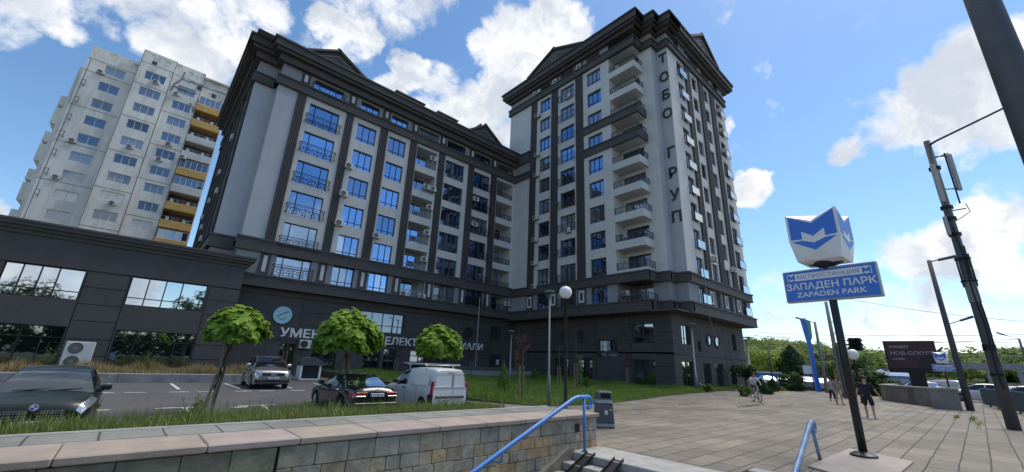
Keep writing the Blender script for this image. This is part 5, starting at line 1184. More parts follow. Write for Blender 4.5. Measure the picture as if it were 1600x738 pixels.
def plate(root, y, z, text, face=-1, x=0., w=.52, h=.115):
    o = MB().bev((x - w / 2, y - .012, z - h / 2), (x + w / 2, y + .012, z + h / 2), .006).build('number_plate', M_PLATE, root)
    MB().box((x - w / 2 + .005 if face < 0 else x + w / 2 - .045, y + face * .0125 - .001, z - h / 2 + .006), (x - w / 2 + .045 if face < 0 else x + w / 2 - .005, y + face * .0125 + .001, z + h / 2 - .006)).build('country_band', M_PBLU, o)
    text_mb(text, .098, 0., lambda a, b, d: (x + .02 * (-face) * 1 + (a if face < 0 else -a), y + face * .0145, z - .034 + b), MB(), 0, .002, 'CENTER', .78).build('plate_characters', M_INK, o); return o
FLAT = [(0, .80), (.02, .88), (.06, .95), (.15, .995), (.5, 1.), (.85, .985), (.95, .93), (.985, .87), (1, .80)]
# dark green coupe-SUV, nose towards us
X4 = dict(L=4.67, W=1.92, wr=.36, axles=(.86, 3.72), plan=FLAT, n=84,
          deck=[(0, .74), (.06, .86), (.25, .945), (.9, 1.03), (1.45, 1.09), (2.4, 1.10), (3.9, 1.12), (4.45, 1.13), (4.62, 1.08), (4.67, .98)],
          sh=[(0, .66), (.08, .78), (.35, .87), (1.0, .94), (2.3, .98), (3.8, 1.03), (4.67, .93)], low=[(0, .30), (.15, .22), (.5, .20), (4.2, .22), (4.67, .36)],
          gh=dict(s0=1.12, s1=4.35, ws=2.05, rs=3.35, h=.62, tumble=.24, roof=[(1.12, 1.02), (1.6, 1.34), (2.05, 1.56), (2.5, 1.62), (3.0, 1.60), (3.6, 1.44), (4.35, 1.12)], side=[(1.55, 2.5), (2.58, 3.45)]), chrome=False, handles=(2.2, 3.1), seams=(1.35, 2.45, 3.4))
P_GRN = paint('dark_green_paint', (.006, .014, .010), (.007, .016, .012), rough=.32, metal=0., coat=.12)
c1, sk, secs, st, L = car('parked_car', 'dark green crossover with its nose towards the wall, leftmost in the car park', (-1.2, 16.55, -.38), 0, X4, P_GRN, pitch=.0)
n = 84
for sd in (-1, 1):
    hl = sk([4, 5, 6], list(range(0, 14)), 'headlight', G_LAMP, .008, sd)
kg = MB()
for sd in (-1, 1): kg.bev((min(sd * .06, sd * .50), -L / 2 - .035, .52), (max(sd * .06, sd * .50), -L / 2 + .05, .74), .03)
ks = kg
for sd in (-1, 1):
    for i in range(9):
        for j in range(3): xx = sd * (.09 + i * .045); ks.bev((xx - .012, -L / 2 - .044, .545 + j * .06), (xx + .012, -L / 2 - .03, .568 + j * .06), .004, 1)
kg.build('grille', [M_BLK, M_CHROME], c1)
def emblem(root, y, z, rad, cols, face=-1, x=0):
    mb = MB(); nn = 28
    for r_, yy, mi in ((rad, .0, 0), (rad * .68, .004, 1)): mb.add([(x + r_ * math.cos(2 * math.pi * q / nn), y + face * (.012 + yy), z + r_ * math.sin(2 * math.pi * q / nn)) for q in range(nn)], [tuple(range(nn))], mi)
    for q0 in (0, 2): mb.add([(x, y + face * .018, z)] + [(x + rad * .66 * math.cos(math.pi / 2 * (q0 + q / 8)), y + face * .018, z + rad * .66 * math.sin(math.pi / 2 * (q0 + q / 8))) for q in range(9)], [tuple(range(10))], 2)
    mb.lathe([(rad * 1.05, -.01), (rad * 1.05, .012)], 24) if False else None
    return mb.build('badge', cols, root)
emblem(c1, -L / 2 - .03, .80, .075, [mat('badge_rim', (.62, .62, .75), .3, .4), mat('badge_white', (.75, .75, .78), .4), mat('badge_blue', (.03, .10, .45), .4)])
lb = MB(); lb.bev((-.75, -L / 2 - .02, .24), (.75, -L / 2 + .08, .42), .03); lb.build('lower_intake', M_BLK, c1); plate(c1, -L / 2 - .03, .46, 'CB 2147 PX')
wp = MB(); 
for a, b in ((-.55, .05), (.05, .62)): wp.tube([(a, -L / 2 + 1.16, 1.075), (b, -L / 2 + 1.26, 1.11)], .012, 5)
wp.build('wiper', M_BLK, c1)
stk = MB(); [stk.quad((.60 - .02 * i, -L / 2 + 1.32 + .05 * i, 1.13 + .055 * i), (.70 - .02 * i, -L / 2 + 1.32 + .05 * i, 1.13 + .055 * i), (.70 - .02 * i, -L / 2 + 1.345 + .05 * i, 1.165 + .055 * i), (.60 - .02 * i, -L / 2 + 1.345 + .05 * i, 1.165 + .055 * i)) for i in range(2)]
# silver crossover in the second row, nose towards us
QQ = dict(L=4.32, W=1.80, wr=.345, axles=(.88, 3.51), plan=[(0, .74), (.02, .85), (.06, .94), (.15, .99), (.5, 1.), (.85, .985), (.95, .93), (1, .82)], n=80,
          deck=[(0, .70), (.06, .86), (.2, .94), (.8, 1.04), (1.15, 1.10), (2, 1.12), (3.9, 1.14), (4.2, 1.12), (4.32, 1.0)], sh=[(0, .62), (.1, .80), (.4, .90), (1, .97), (2.3, 1.02), (3.9, 1.07), (4.32, .95)], low=[(0, .30), (.2, .24), (4.0, .25), (4.32, .4)],
          gh=dict(s0=.95, s1=4.25, ws=1.95, rs=3.7, h=.55, tumble=.20, roof=[(.95, 1.04), (1.5, 1.38), (1.95, 1.57), (2.5, 1.615), (3.2, 1.58), (3.75, 1.46), (4.25, 1.08)], side=[(1.45, 2.42), (2.5, 3.4)]), chrome=False, handles=(2.1, 3.1), seams=(1.3, 2.45, 3.4))
P_SIL = paint('silver_paint', (.40, .39, .38), rough=.3, metal=.75)
c2, sk, secs, st, L = car('parked_car', 'silver crossover parked across the lane below the shop lettering', (6.02, 26.75, .0), R(-3), QQ, P_SIL)
for sd in (-1, 1): sk([3, 4, 5, 6], list(range(2, 15)), 'headlight', G_LAMP, .008, sd)
MB().bev((-.52, -L / 2 - .02, .66), (.52, -L / 2 + .05, .80), .03).build('grille', M_BLK, c2)
gb = MB(); gb.tube([(-.15, -L / 2 - .03, .81), (-.1, -L / 2 - .035, .66), (.1, -L / 2 - .035, .66), (.15, -L / 2 - .03, .81)], .02, 6); gb.tube([(.08 * math.cos(q * .3927), -L / 2 - .04, .74 + .06 * math.sin(q * .3927)) for q in range(17)], .012, 5); gb.tube([(-.09, -L / 2 - .045, .74), (.09, -L / 2 - .045, .74)], .012, 5); gb.build('badge', M_CHROME, c2)
for a, b in ((-.52, -.17), (.17, .52)): pass
MB().bev((-.8, -L / 2 - .01, .30), (.8, -L / 2 + .09, .50), .04).build('lower_intake', M_BLK, c2); plate(c2, -L / 2 - .03, .555, 'CB 6083 TM')
rr_ = MB(); [rr_.tube([(sd * .58, -.1, 1.60), (sd * .57, .5, 1.63), (sd * .55, 1.3, 1.55)], .016, 5) for sd in (-1, 1)]; rr_.build('roof_rail', M_CHROME, c2)
# black saloon, tail towards us
SO = dict(L=4.8, W=1.83, wr=.335, axles=(.95, 3.68), plan=[(0, .74), (.02, .84), (.06, .93), (.16, .99), (.5, 1.), (.8, .99), (.93, .94), (.985, .87), (1, .80)], n=84,
          deck=[(0, .62), (.06, .74), (.25, .82), (.9, .92), (1.3, .98), (2.2, 1.0), (3.9, 1.05), (4.5, 1.07), (4.72, 1.03), (4.8, .88)], sh=[(0, .56), (.1, .70), (.5, .80), (1.2, .90), (2.4, .94), (3.9, .97), (4.8, .86)], low=[(0, .26), (.2, .2), (4.5, .22), (4.8, .34)],
          gh=dict(s0=1.2, s1=4.15, ws=2.0, rs=3.22, h=.5, tumble=.23, roof=[(1.2, .95), (1.7, 1.25), (2.05, 1.42), (2.5, 1.475), (3.05, 1.465), (3.3, 1.38), (4.15, .96)], side=[(1.6, 2.45), (2.53, 3.35), (3.42, 3.62)]), handles=(2.25, 3.25), seams=(1.45, 2.5, 3.4), hm=M_CHROME)
P_BLK = paint('black_paint', (.008, .008, .010), rough=.2, metal=0., coat=.8)
c3, sk, secs, st, L = car('parked_car', 'black saloon seen from behind with red tail lamps beside the white van', (7.12, 17.35, -.33), R(180), SO, P_BLK)
for sd in (-1, 1):
    sk([3, 4, 5], list(range(76, 85)), 'tail_lamp', M_TAIL, .01, sd)
    MB().bev((min(sd * .36, sd * .80), L / 2 - .03, .77), (max(sd * .36, sd * .80), L / 2 + .012, .89), .02).build('tail_lamp', M_TAIL, c3)
    MB().bev((min(sd * .42, sd * .78), L / 2 - .03, .735), (max(sd * .42, sd * .78), L / 2 + .016, .765), .008).build('reversing_lamp', G_LAMP, c3)
plate(c3, L / 2 + .02, .79, 'CB 1905 OA', 1)
MB().bev((-.80, L / 2 - .05, .50), (.80, L / 2 + .03, .525), .01).build('bumper_chrome', mat('dull_chrome', (.3, .3, .31), .45, .8), c3); MB().bev((-.7, L / 2 - .05, .24), (.7, L / 2 + .01, .40), .03).build('bumper_insert', M_BLK, c3)
hb = MB(); hb.tube([(.075 * math.cos(q * .3927), L / 2 + .01, .955 + .04 * math.sin(q * .3927)) for q in range(17)], .008, 5); hb.tube([(-.03, L / 2 + .01, .925), (-.015, L / 2 + .01, .985)], .009, 5); hb.tube([(.015, L / 2 + .01, .925), (.03, L / 2 + .01, .985)], .009, 5); hb.tube([(-.022, L / 2 + .01, .95), (.022, L / 2 + .01, .96)], .009, 5); hb.build('badge', M_CHROME, c3)
# white van, tail towards us
VA = dict(L=4.36, W=1.75, wr=.32, axles=(.86, 3.55), plan=[(0, .72), (.02, .83), (.06, .93), (.15, .99), (.5, 1.), (.9, 1.), (.97, .98), (1, .93)], n=80,
          deck=[(0, .72), (.08, .88), (.3, .98), (.85, 1.08), (1.2, 1.12), (4.3, 1.14), (4.36, 1.12)], sh=[(0, .64), (.1, .82), (.4, .93), (1, 1.02), (4.36, 1.08)], low=[(0, .28), (.2, .22), (4.2, .24), (4.36, .28)],
          gh=dict(s0=.9, s1=4.34, ws=1.75, rs=9, van=True, h=.72, tumble=.16, roof=[(.9, 1.06), (1.4, 1.45), (1.8, 1.68), (2.3, 1.79), (3.2, 1.82), (4.1, 1.80), (4.34, 1.72)], side=[(1.4, 2.2)]), chrome=False, handles=(2.05,), seams=(1.3, 2.25, 3.1), hm=M_BLK, mirror=False)
P_WHT = paint('white_paint', (.72, .73, .74), rough=.4, metal=0., coat=.5)
c4, sk, secs, st, L = car('delivery_van', 'small white delivery van with roof bars seen from behind', (10.12, 16.85, -.36), R(180), VA, P_WHT, 'van')
for sd in (-1, 1):
    MB().prism([(sd * .83, .80), (sd * .885, .80), (sd * .845, 1.30), (sd * .80, 1.26)], L / 2 - .14, L / 2 + .012, lambda u, v, d: (u, d, v)).build('tail_lamp', M_TAIL, c4)
    MB().prism([(sd * .80, .30), (sd * .89, .30), (sd * .885, .80), (sd * .82, .80)], L / 2 - .3, L / 2 + .006, lambda u, v, d: (u, d, v)).build('corner_bumper', M_BLK, c4)
    MB().quad((sd * .893, -L / 2 + 2.45, 1.12), (sd * .893, -L / 2 + 4.1, 1.12), (sd * .80, -L / 2 + 4.0, 1.55), (sd * .80, -L / 2 + 2.55, 1.6)).build('pressed_panel', P_WHT, c4)
MB().bev((-.70, L / 2 - .02, .66), (.70, L / 2 + .05, .76), .02).build('bumper_strip', mat('grey_plastic', (.10, .105, .11), .6), c4)
plate(c4, L / 2 + .012, .565, 'CB 4802 XH', 1, .28)
MB().bev((-.12, L / 2 - .06, 1.645), (.12, L / 2 - .0, 1.685), .012).build('brake_lamp', M_TAIL, c4)
dg2 = MB(); dg2.box((-.006 - .12, L / 2 - .03, .42), (.006 - .12, L / 2 + .006, 1.62)); dg2.tube([(-.78, L / 2 + .004, 1.60), (.78, L / 2 + .004, 1.60)], .006, 4); dg2.tube([(-.8, L / 2 + .004, .42), (.8, L / 2 + .004, .42)], .008, 4); dg2.tube([(-.8, L / 2 + .004, 1.02), (.8, L / 2 + .004, 1.02)], .005, 4)
for a, b in ((-.72, -.16), (-.08, .72)):
    pts = [(a, 1.06), (b, 1.06), (b - .02, 1.56), (a + .02, 1.56), (a, 1.06)]; dg2.tube([(p[0], L / 2 + .004 - (p[1] - 1.1) * .05, p[1]) for p in pts], .006, 4)
dg2.build('door_gap', mat('gap_grey', (.2, .2, .21), .7), c4)
rb = MB()
for yy in (-.1, 1.3):
    rb.bev((-.78, yy - .03, 1.885), (.78, yy + .03, 1.925), .01)
    for sd in (-1, 1): rb.box((sd * .66 - .02, yy - .02, 1.72), (sd * .66 + .02, yy + .02, 1.89))
for sd in (-.5, .62): rb.tube([(sd, -.75, 1.945), (sd * .98, 2.05, 1.945)], .028, 8)
rb.build('roof_bars', mat('bar_aluminium', (.62, .62, .63), .4, .3), c4)
# ------------------------------------------------------------------ foreground street furniture
M_BLUE = mat('blue_paint', (.045, .19, .55), .38, c2=(.06, .22, .56), scale=6, bump=.06, bscale=25)
M_BLUE2 = mat('worn_blue_paint', (.07, .19, .42), .45, c2=(.26, .36, .50), scale=5, bump=.06)
def V3(*a): return Vector(a)
def arc(c, r_, a0, a1, ax, az, n=8):
    c = Vector(c); return [c + Vector(ax) * r_ * math.cos(a0 + (a1 - a0) * i / n) + Vector(az) * r_ * math.sin(a0 + (a1 - a0) * i / n) for i in range(n + 1)]
hr = empty('handrail', (7.75, 6.02, 0), 'blue tubular handrail running down along the stone wall', 'handrail')
yr = 6.0
def loc_(o, pts): return [Vector(p) - Vector(o.location) for p in pts]
rail = [(1.2, yr, -1.42), (4.79, yr, .02), (7.3, yr, 1.045), (7.42, yr, 1.085), (7.55, yr, 1.10)] + [(7.86, yr, 1.10)] + arc((7.86, yr, .985), .115, math.pi / 2, -math.pi * .55, (1, 0, 0), (0, 0, 1), 9)
MB().tube(loc_(hr, rail), .042, 12).build('rail_tube', M_BLUE, hr, smooth=True)
MB().tube(loc_(hr, [(7.72, yr, .0), (7.72, yr, 1.07)]), .033, 10).build('post', M_BLUE, hr, smooth=True)
MB().tube(loc_(hr, [(7.72, yr, 0), (7.72, yr, .02)]), .07, 12).build('foot_plate', M_BLUE, hr)
MB().tube(loc_(hr, [(5.35, yr, .24), (5.35, yr, .08), (5.35, yr + .08, .05), (5.35, 6.27, .05)]), .016, 8).tube(loc_(hr, [(2.6, yr, -.86), (2.6, yr, -1.02), (2.6, 6.27, -1.05)]), .016, 8).build('bracket', M_BLUE, hr)
hr2 = empty('handrail', (11.4, 2.66, 0), 'worn blue handrail with a rolled end near the metro sign', 'handrail')
yq = 2.66
rail = [(8.2, yq, -.66), (9.76, yq, .01), (11.2, yq, .70), (11.3, yq, .745)] + [(11.42, yq, .775)] + arc((11.46, yq, .675), .10, math.pi / 2, -math.pi * .75, (1, 0, 0), (0, 0, 1), 9)
MB().tube(loc_(hr2, rail), .05, 12).build('rail_tube', M_BLUE2, hr2, smooth=True)
MB().tube(loc_(hr2, [(11.62, yq, .0), (11.36, yq, .74)]), .035, 10).build('post', M_BLUE2, hr2, smooth=True)

# litter bin
bp_ = gp(944, 668, 0); bn = empty('litter_bin', (bp_[0], bp_[1], 0), 'grey plastic litter bin behind the end of the stone wall', 'bin', rot=R(-35))
M_BIN = mat('bin_grey', (.10, .11, .125), .5, c2=(.07, .078, .09), scale=5); M_BINL = mat('bin_band', (.42, .43, .45), .5)
def rbox(mb, w0, d0, z0, w1, d1, z1, r_=.05, mi=0):
    a = []
    for w, d, z in ((w0, d0, z0), (w1, d1, z1)):
        for sx, sy, a0 in ((1, 1, 0), (-1, 1, 90), (-1, -1, 180), (1, -1, 270)):
            for k in range(4): t = R(a0 + 30 * k); a.append((sx * (w - r_) + r_ * math.cos(t), sy * (d - r_) + r_ * math.sin(t), z))
    mb.add(a, [tuple(range(15, -1, -1)), tuple(range(16, 32))] + [(i, (i + 1) % 16, 16 + (i + 1) % 16, 16 + i) for i in range(16)], mi)
mb = MB(); rbox(mb, .27, .24, 0, .265, .235, .05); rbox(mb, .262, .232, .05, .262, .232, .13, mi=1); rbox(mb, .265, .235, .13, .235, .21, .68); rbox(mb, .24, .215, .68, .245, .215, .705); mb.build('body', [M_BIN, M_BINL], bn)
mb = MB(); rbox(mb, .235, .21, .705, .20, .18, .80, mi=1); mb.build('shoulder', [M_BIN, M_BINL], bn)
mb = MB(); rbox(mb, .235, .20, .80, .225, .19, 1.0); rbox(mb, .225, .19, 1.0, .19, .16, 1.04); mb.build('hood', M_BIN, bn)
MB().bev((-.15, -.212, .85), (.15, -.19, .97), .03).build('opening', MATS['hole_black'], bn); MB().bev((.228, -.11, .86), (.246, .11, .96), .02).build('opening', MATS['hole_black'], bn)
MB().box((-.06, -.247, .38), (.04, -.238, .5)).box((.1, -.247, .5), (.17, -.238, .53)).build('sticker', MATS['paper'], bn)
# globe lamp, grey lamps
M_GLOBE = mat('opal_globe', (.80, .80, .78), .35, c2=(.74, .74, .71), scale=2); M_POLE = mat('black_pole', (.015, .016, .018), .45); M_GPOLE = mat('grey_green_pole', (.13, .17, .18), .5)
def globe_lamp(base, h, rad, label, name='globe_lamp', pr=.075):
    t = empty(name, base, label, 'lamp post', 'globe lamps on the plaza'); mb = MB(); mb.lathe([(pr * 2.2, 0), (pr * 2.2, .03), (pr * 1.3, .05), (pr * 1.15, .5), (pr, .9), (pr * .95, h - rad * 2.1), (pr * 1.4, h - rad * 2.08), (pr * 1.6, h - rad * 2)], 14); mb.build('post', M_POLE, t, smooth=True)
    prof = [(max(.01, rad * math.sin(math.pi * i / 14)), h - rad - rad * math.cos(math.pi * i / 14)) for i in range(15)]; MB().lathe(prof, 20).build('globe', M_GLOBE, t, smooth=True); return t
lp_ = gp(884, 641, 0); globe_lamp(lp_, 5.14, .285, 'black lamp post with a white globe beside the stone wall')
def cone_lamp(base, h, label, r_=.05, head=.26):
    t = empty('street_lamp', base, label, 'lamp post', 'grey cone headed lamps'); MB().lathe([(r_ * 1.5, -.1), (r_ * 1.5, 1.3), (r_, 1.32), (r_ * .8, h - .35)], 10).build('post', M_GPOLE, t, smooth=True)
    mb = MB(); mb.lathe([(head, h - .05), (head, h), (head * .5, h + .03)], 16); mb.lathe([(r_ * .9, h - .42), (r_ * 1.3, h - .3)], 10)
    for k in range(3): a = k * 2.094; mb.tube([(r_ * math.cos(a), r_ * math.sin(a), h - .36), (head * .92 * math.cos(a), head * .92 * math.sin(a), h - .04)], .014, 5)
    mb.build('lamp_head', M_GPOLE, t); MB().lathe([(head * .85, h - .065), (head * .85, h - .052)], 16).build('lens', G_CURT, t); return t
for px, py, pt_, lb, hd in ((857, 632, 455, 'grey cone headed lamp left of the globe lamp', .26), (1089, 612, 506, 'thin grey lamp before the tower corner', .30), (1175, 603, 527, 'grey funnel headed lamp right of the tower', .34), (796, 600, 517, 'small grey lamp in the inner corner', .3)):
    p = gp(px, py, .1 if px < 1000 else 0); hd_ = math.hypot(p[0], p[1]); cone_lamp((p[0], p[1], 0), atD(px, pt_, hd_)[2], lb, .05 * max(1, hd_ / 22), hd * max(1, hd_ / 30))
pf = atY(742, 590, 33); t = empty('flagpole', (pf[0], 33, 0), 'bare thin pole before the shop wall', 'pole'); MB().tube([(0, 0, -.1), (0, 0, atY(728, 462, 33)[2])], [.06, .035], 8).build('shaft', mat('zinc', (.34, .34, .35), .5, .5), t)
# metro sign
M_SBLUE = mat('sign_blue', (.025, .16, .62), .4, c2=(.03, .17, .64)); M_SWHT = mat('sign_white_plastic', (.78, .79, .81), .4, c2=(.72, .73, .75), scale=3); M_SGRY = mat('sign_grey', (.46, .47, .49), .5)
def metro_sign(base, h_pole, label, rot, k=1.0, text=True):
    t = empty('metro_sign', base, label, 'metro sign', 'metro station signs', rot)
    MB().lathe([(.25 * k, 0), (.26 * k, .035 * k), (.24 * k, .05 * k), (.18 * k, .075 * k), (.16 * k, .09 * k), (.09 * k, .11 * k)], 20).build('foot', M_POLE, t); MB().lathe([(.085 * k, .06 * k), (.085 * k, h_pole + .05 * k)], 16).build('pole', M_POLE, t, smooth=True)
    # board: front at -y
    z0 = h_pole - .90 * k; bw, bh, bd = 1.0 * k, .84 * k, .09 * k
    bo = MB().bev((-bw, -bd, z0), (bw, bd, z0 + bh), .012 * k).build('board', M_SGRY, t)
    for f in (-1, 1):
        MB().box((-bw + .03 * k, f * bd - .004, z0 + .03 * k), (bw - .03 * k, f * bd + .004, z0 + bh - .03 * k)).build('panel', M_SBLUE, bo)
        yy = lambda d: f * (bd + .0045 + d)
        MB().box((-bw + .10 * k, min(yy(0), yy(.003)), z0 + bh - .28 * k), (bw - .10 * k, max(yy(0), yy(.003)), z0 + bh - .09 * k)).build('strip', M_SWHT, bo)
        sx = -f
        P0 = lambda x0, zz: (lambda x, y, d: (sx * (x0 + x), yy(.0045), zz + y))
        if text:
            text_mb('МЕТРОСТАНЦИЯ', .135 * k, 0., P0(0, z0 + bh - .235 * k), MB(), 0, .0, 'CENTER', 1.18).build('lettering', M_SBLUE, bo)
            text_mb('ЗАПАДЕН ПАРК', .235 * k, 0., P0(0, z0 + .32 * k), MB(), 0, .005, 'CENTER', 1.03).build('lettering', M_SWHT, bo)
            text_mb('ZAPADEN PARK', .18 * k, 0., P0(0, z0 + .12 * k), MB(), 0, .003, 'CENTER', 1.12).build('lettering', M_SWHT, bo)
            for x0 in (-.80 * k, .80 * k):
                mm = MB(); s_ = .085 * k
                for poly in LOGO: mm.add([(sx * (x0 + u * s_), yy(.0045), z0 + bh - .17 * k + v * s_) for u, v in poly], [tuple(range(len(poly)))])
                mm.build('small_logo', M_SBLUE, bo)
    # folded cube carrying the M on its faces: four faces, notched top, pointed bottom
    s = .56 * k; zt_, zn, zl_, zv, zb0 = (h_pole + d * k for d in (1.36, 1.10, .64, .30, .08))
    cb = MB(); ib = .84
    for q in range(4):
        a = q * math.pi / 2; c_, s2 = math.cos(a), math.sin(a); rt = lambda x, y: (x * c_ - y * s2, x * s2 + y * c_)
        cb.add([rt(x, y) + (z,) for x, y, z in [(-s, -s, zt_), (0, -s, zn), (s, -s, zt_), (s, -s, zl_), (0, -s, zv), (-s, -s, zl_)]], [tuple(range(6))])
        cb.add([rt(0, -s) + (zv,), rt(-s, -s) + (zl_,), rt(-s * ib, -s * ib) + (zb0,), rt(s * ib, -s * ib) + (zb0,), rt(s, -s) + (zl_,), rt(-.1 * k, -.1 * k) + (h_pole,), rt(.1 * k, -.1 * k) + (h_pole,)], [(0, 2, 1), (0, 3, 2), (0, 4, 3), (2, 3, 6, 5)])
        cb.add([rt(-s, -s) + (zt_,), rt(0, -s) + (zn,), rt(s, -s) + (zt_,), (0, 0, zt_ + .02 * k)], [(0, 1, 3), (1, 2, 3)])
    cube = cb.build('folded_cube', M_SWHT, t); MB().lathe([(.09 * k, h_pole - .12 * k), (.13 * k, h_pole - .05 * k), (.42 * k, h_pole + .075 * k)], 20).build('neck', M_POLE, t)
    for q in range(4):
        a = q * math.pi / 2; c_, s2 = math.cos(a), math.sin(a); mm = MB(); zc, hz = (zt_ + zl_) / 2, (zt_ - zl_) / 2
        for poly in LOGO:
            mm.add([((u * s * .90) * c_ - (-s - .005 * k) * s2, (u * s * .90) * s2 + (-s - .005 * k) * c_, zc + v * hz) for u, v in poly], [tuple(range(len(poly)))])
        mm.build('logo', M_SBLUE, cube)
    return t
LOGO = [[(-1, .86), (0, .10), (0, -.86), (-.5, -.40), (-.5, -.98), (-1, -.94)], [(1, .86), (1, -.94), (.5, -.98), (.5, -.40), (0, -.86), (0, .10)], [(-.98, -1.08), (-.5, -1.10), (0, -1.36), (0, -1.90)], [(.98, -1.08), (0, -1.90), (0, -1.36), (.5, -1.10)]]
metro_sign((12.9, 2.1, .036), 4.45, 'large blue and white metro sign on a black pole, nearest to us', R(-95))
sb = MB(); q0, q1, q2, q3 = gp(1262, 731), gp(1328, 703), gp(1428, 724), gp(1500, 800)
sb.prism([q0[:2], q1[:2], q2[:2], (q0[0] + q2[0] - q1[0], q0[1] + q2[1] - q1[1])], -.05, .035, lambda u, v, d: (u, v, d)); so2 = sb.build('sign_plinth', mat('plinth_stone', (.36, .31, .27), .8, c2=(.30, .26, .225), scale=3, bump=.2)); tag(so2, 'low pinkish stone slab under the foot of the near metro sign', 'plinth')
# manhole
mp_ = gp(866, 639, 0); mh = MB(); mh.bev((-.75, -.45, 0), (.75, .45, .02), .01); mo = mh.build('manhole_cover', mat('rusty_iron', (.11, .085, .075), .8, c2=(.07, .06, .055), scale=6)); mo.location = (mp_[0], mp_[1], .0); tag(mo, 'flat rusty manhole cover on the path by the globe lamp', 'manhole cover')
# low concrete ramp wall at the inner corner, domed hood by the shop, hatch
rw2 = empty('ramp_wall', (27, 31, 0), 'plain grey concrete ramp wall with dark cap below the inner corner', 'wall')
inv(MB().bev((21.5, 31, -.2), (31.5, 31.3, 1.05), .02).build('concrete_face', M_CONC), rw2); inv(MB().bev((21.3, 30.9, 1.053), (31.6, 31.45, 1.32), .02).build('cap', M_ROOF), rw2)
hd = atY(481, 588, 33.5); ht = empty('domed_hood', (hd[0], 33.5, 0.02), 'small grey domed hood over a white frame beside the silver car', 'hatch hood')
mb = MB(); n = 12
dome = [(.78 * math.cos(math.pi * i / n), 1.0 + .62 * math.sin(math.pi * i / n)) for i in range(n + 1)]; mb.prism(dome, -.5, .6, lambda u, v, d: (u, d, v)); mb.build('hood', M_ROOF, ht)
mb = MB(); [mb.bev((x - .07, -.45, 0), (x + .07, .5, 1.0), .02) for x in (-.66, .66)]; mb.bev((-.7, -.45, 0), (.7, .5, .08), .02); mb.build('frame', M_SWHT, ht); MB().box((-.6, -.3, .08), (.6, .5, .998)).build('inner', M_SHADE, ht)

# barrier tape and the hanging cable at the tower corner
tp = MB(); a, b = Vector(gp(1094, 612, .0)) + Vector((0, 0, .75)), Vector(atD(1160, 603, 46)); nseg = 44; stp_ = []
for i in range(nseg):
    t0, t1 = i / nseg, (i + 1) / nseg; p, q = a.lerp(b, t0), a.lerp(b, t1); p.z -= .85 * math.sin(math.pi * t0) ** .9; q.z -= .85 * math.sin(math.pi * t1) ** .9
    tp.quad(p - Vector((0, 0, .06)), q - Vector((0, 0, .06)), q + Vector((0, 0, .06)), p + Vector((0, 0, .06)), i % 2).quad(p - Vector((0, .01, .06)), q - Vector((0, .01, .06)), q + Vector((0, -.01, .06)), p + Vector((0, -.01, .06)), i % 2)
tag(tp.build('barrier_tape', [mat('tape_white', (.65, .64, .63), .5), mat('tape_red', (.55, .05, .04), .5)]), 'sagging red and white barrier tape at the tower corner', 'barrier tape')
post_ = MB().tube([(a.x, a.y, -.1), (a.x, a.y, 1.0)], .035, 8).build('tape_post', M_STAKE); tag(post_, 'short wooden post holding the left end of the tape', 'post')
cb_ = MB(); A_, B_ = Vector((41.0, YR - .6, 7.2)), Vector((44.6, 16.4, .1)); cb_.tube([Vector((40.6, YR - .75, 12)), Vector((40.7, YR - .8, 9)), A_, A_.lerp(B_, .5) + Vector((.1, 0, -.3)), B_], .035, 5); tag(cb_.build('hanging_cable', mat('cable_grey', (.20, .19, .19), .6)), 'grey cable hanging from the tower balcony to the ground', 'cable')
# ------------------------------------------------------------------ people
M_SKIN = mat('skin', (.46, .27, .19), .6, c2=(.42, .24, .165)); M_HAIR = mat('dark_hair', (.022, .016, .013), .6, bump=.4, bscale=60)
def skin_mesh(name, chains, m, parent, sub=2, root=0):
    """chains: list of [(point, radius), ...]; the first point of a chain may repeat a joint to connect"""
    verts = []; rad = []; edges = []; idx = {}
    def vid(p, r_):
        k = tuple(round(c, 4) for c in p)
        if k not in idx: idx[k] = len(verts); verts.append(p); rad.append(r_)
        return idx[k]
    for ch in chains:
        pr = None
        for p, r_ in ch:
            i = vid(p, r_)
            if pr is not None and pr != i: edges.append((pr, i))
            pr = i
    me = bpy.data.meshes.new(name); me.from_pydata([tuple(v) for v in verts], edges, []); o = bpy.data.objects.new(name, me); COL.objects.link(o)
    md = o.modifiers.new('skin', 'SKIN'); md.use_smooth_shade = True
    if not me.skin_vertices: pass
    for i, sv_ in enumerate(me.skin_vertices[0].data):
        r_ = rad[i]; sv_.radius = (r_, r_) if not isinstance(r_, tuple) else r_; sv_.use_root = (i == root)
    o.modifiers.new('sub', 'SUBSURF').levels = sub; o.modifiers['sub'].render_levels = sub
    dg = bpy.context.evaluated_depsgraph_get(); m2 = bpy.data.meshes.new_from_object(o.evaluated_get(dg)); bpy.data.objects.remove(o); bpy.data.meshes.remove(me)
    m2.name = name; m2.materials.clear(); m2.materials.append(m); m2.polygons.foreach_set('use_smooth', [True] * len(m2.polygons)); m2.polygons.foreach_set('material_index', [0] * len(m2.polygons))
    return link(name, m2, parent)
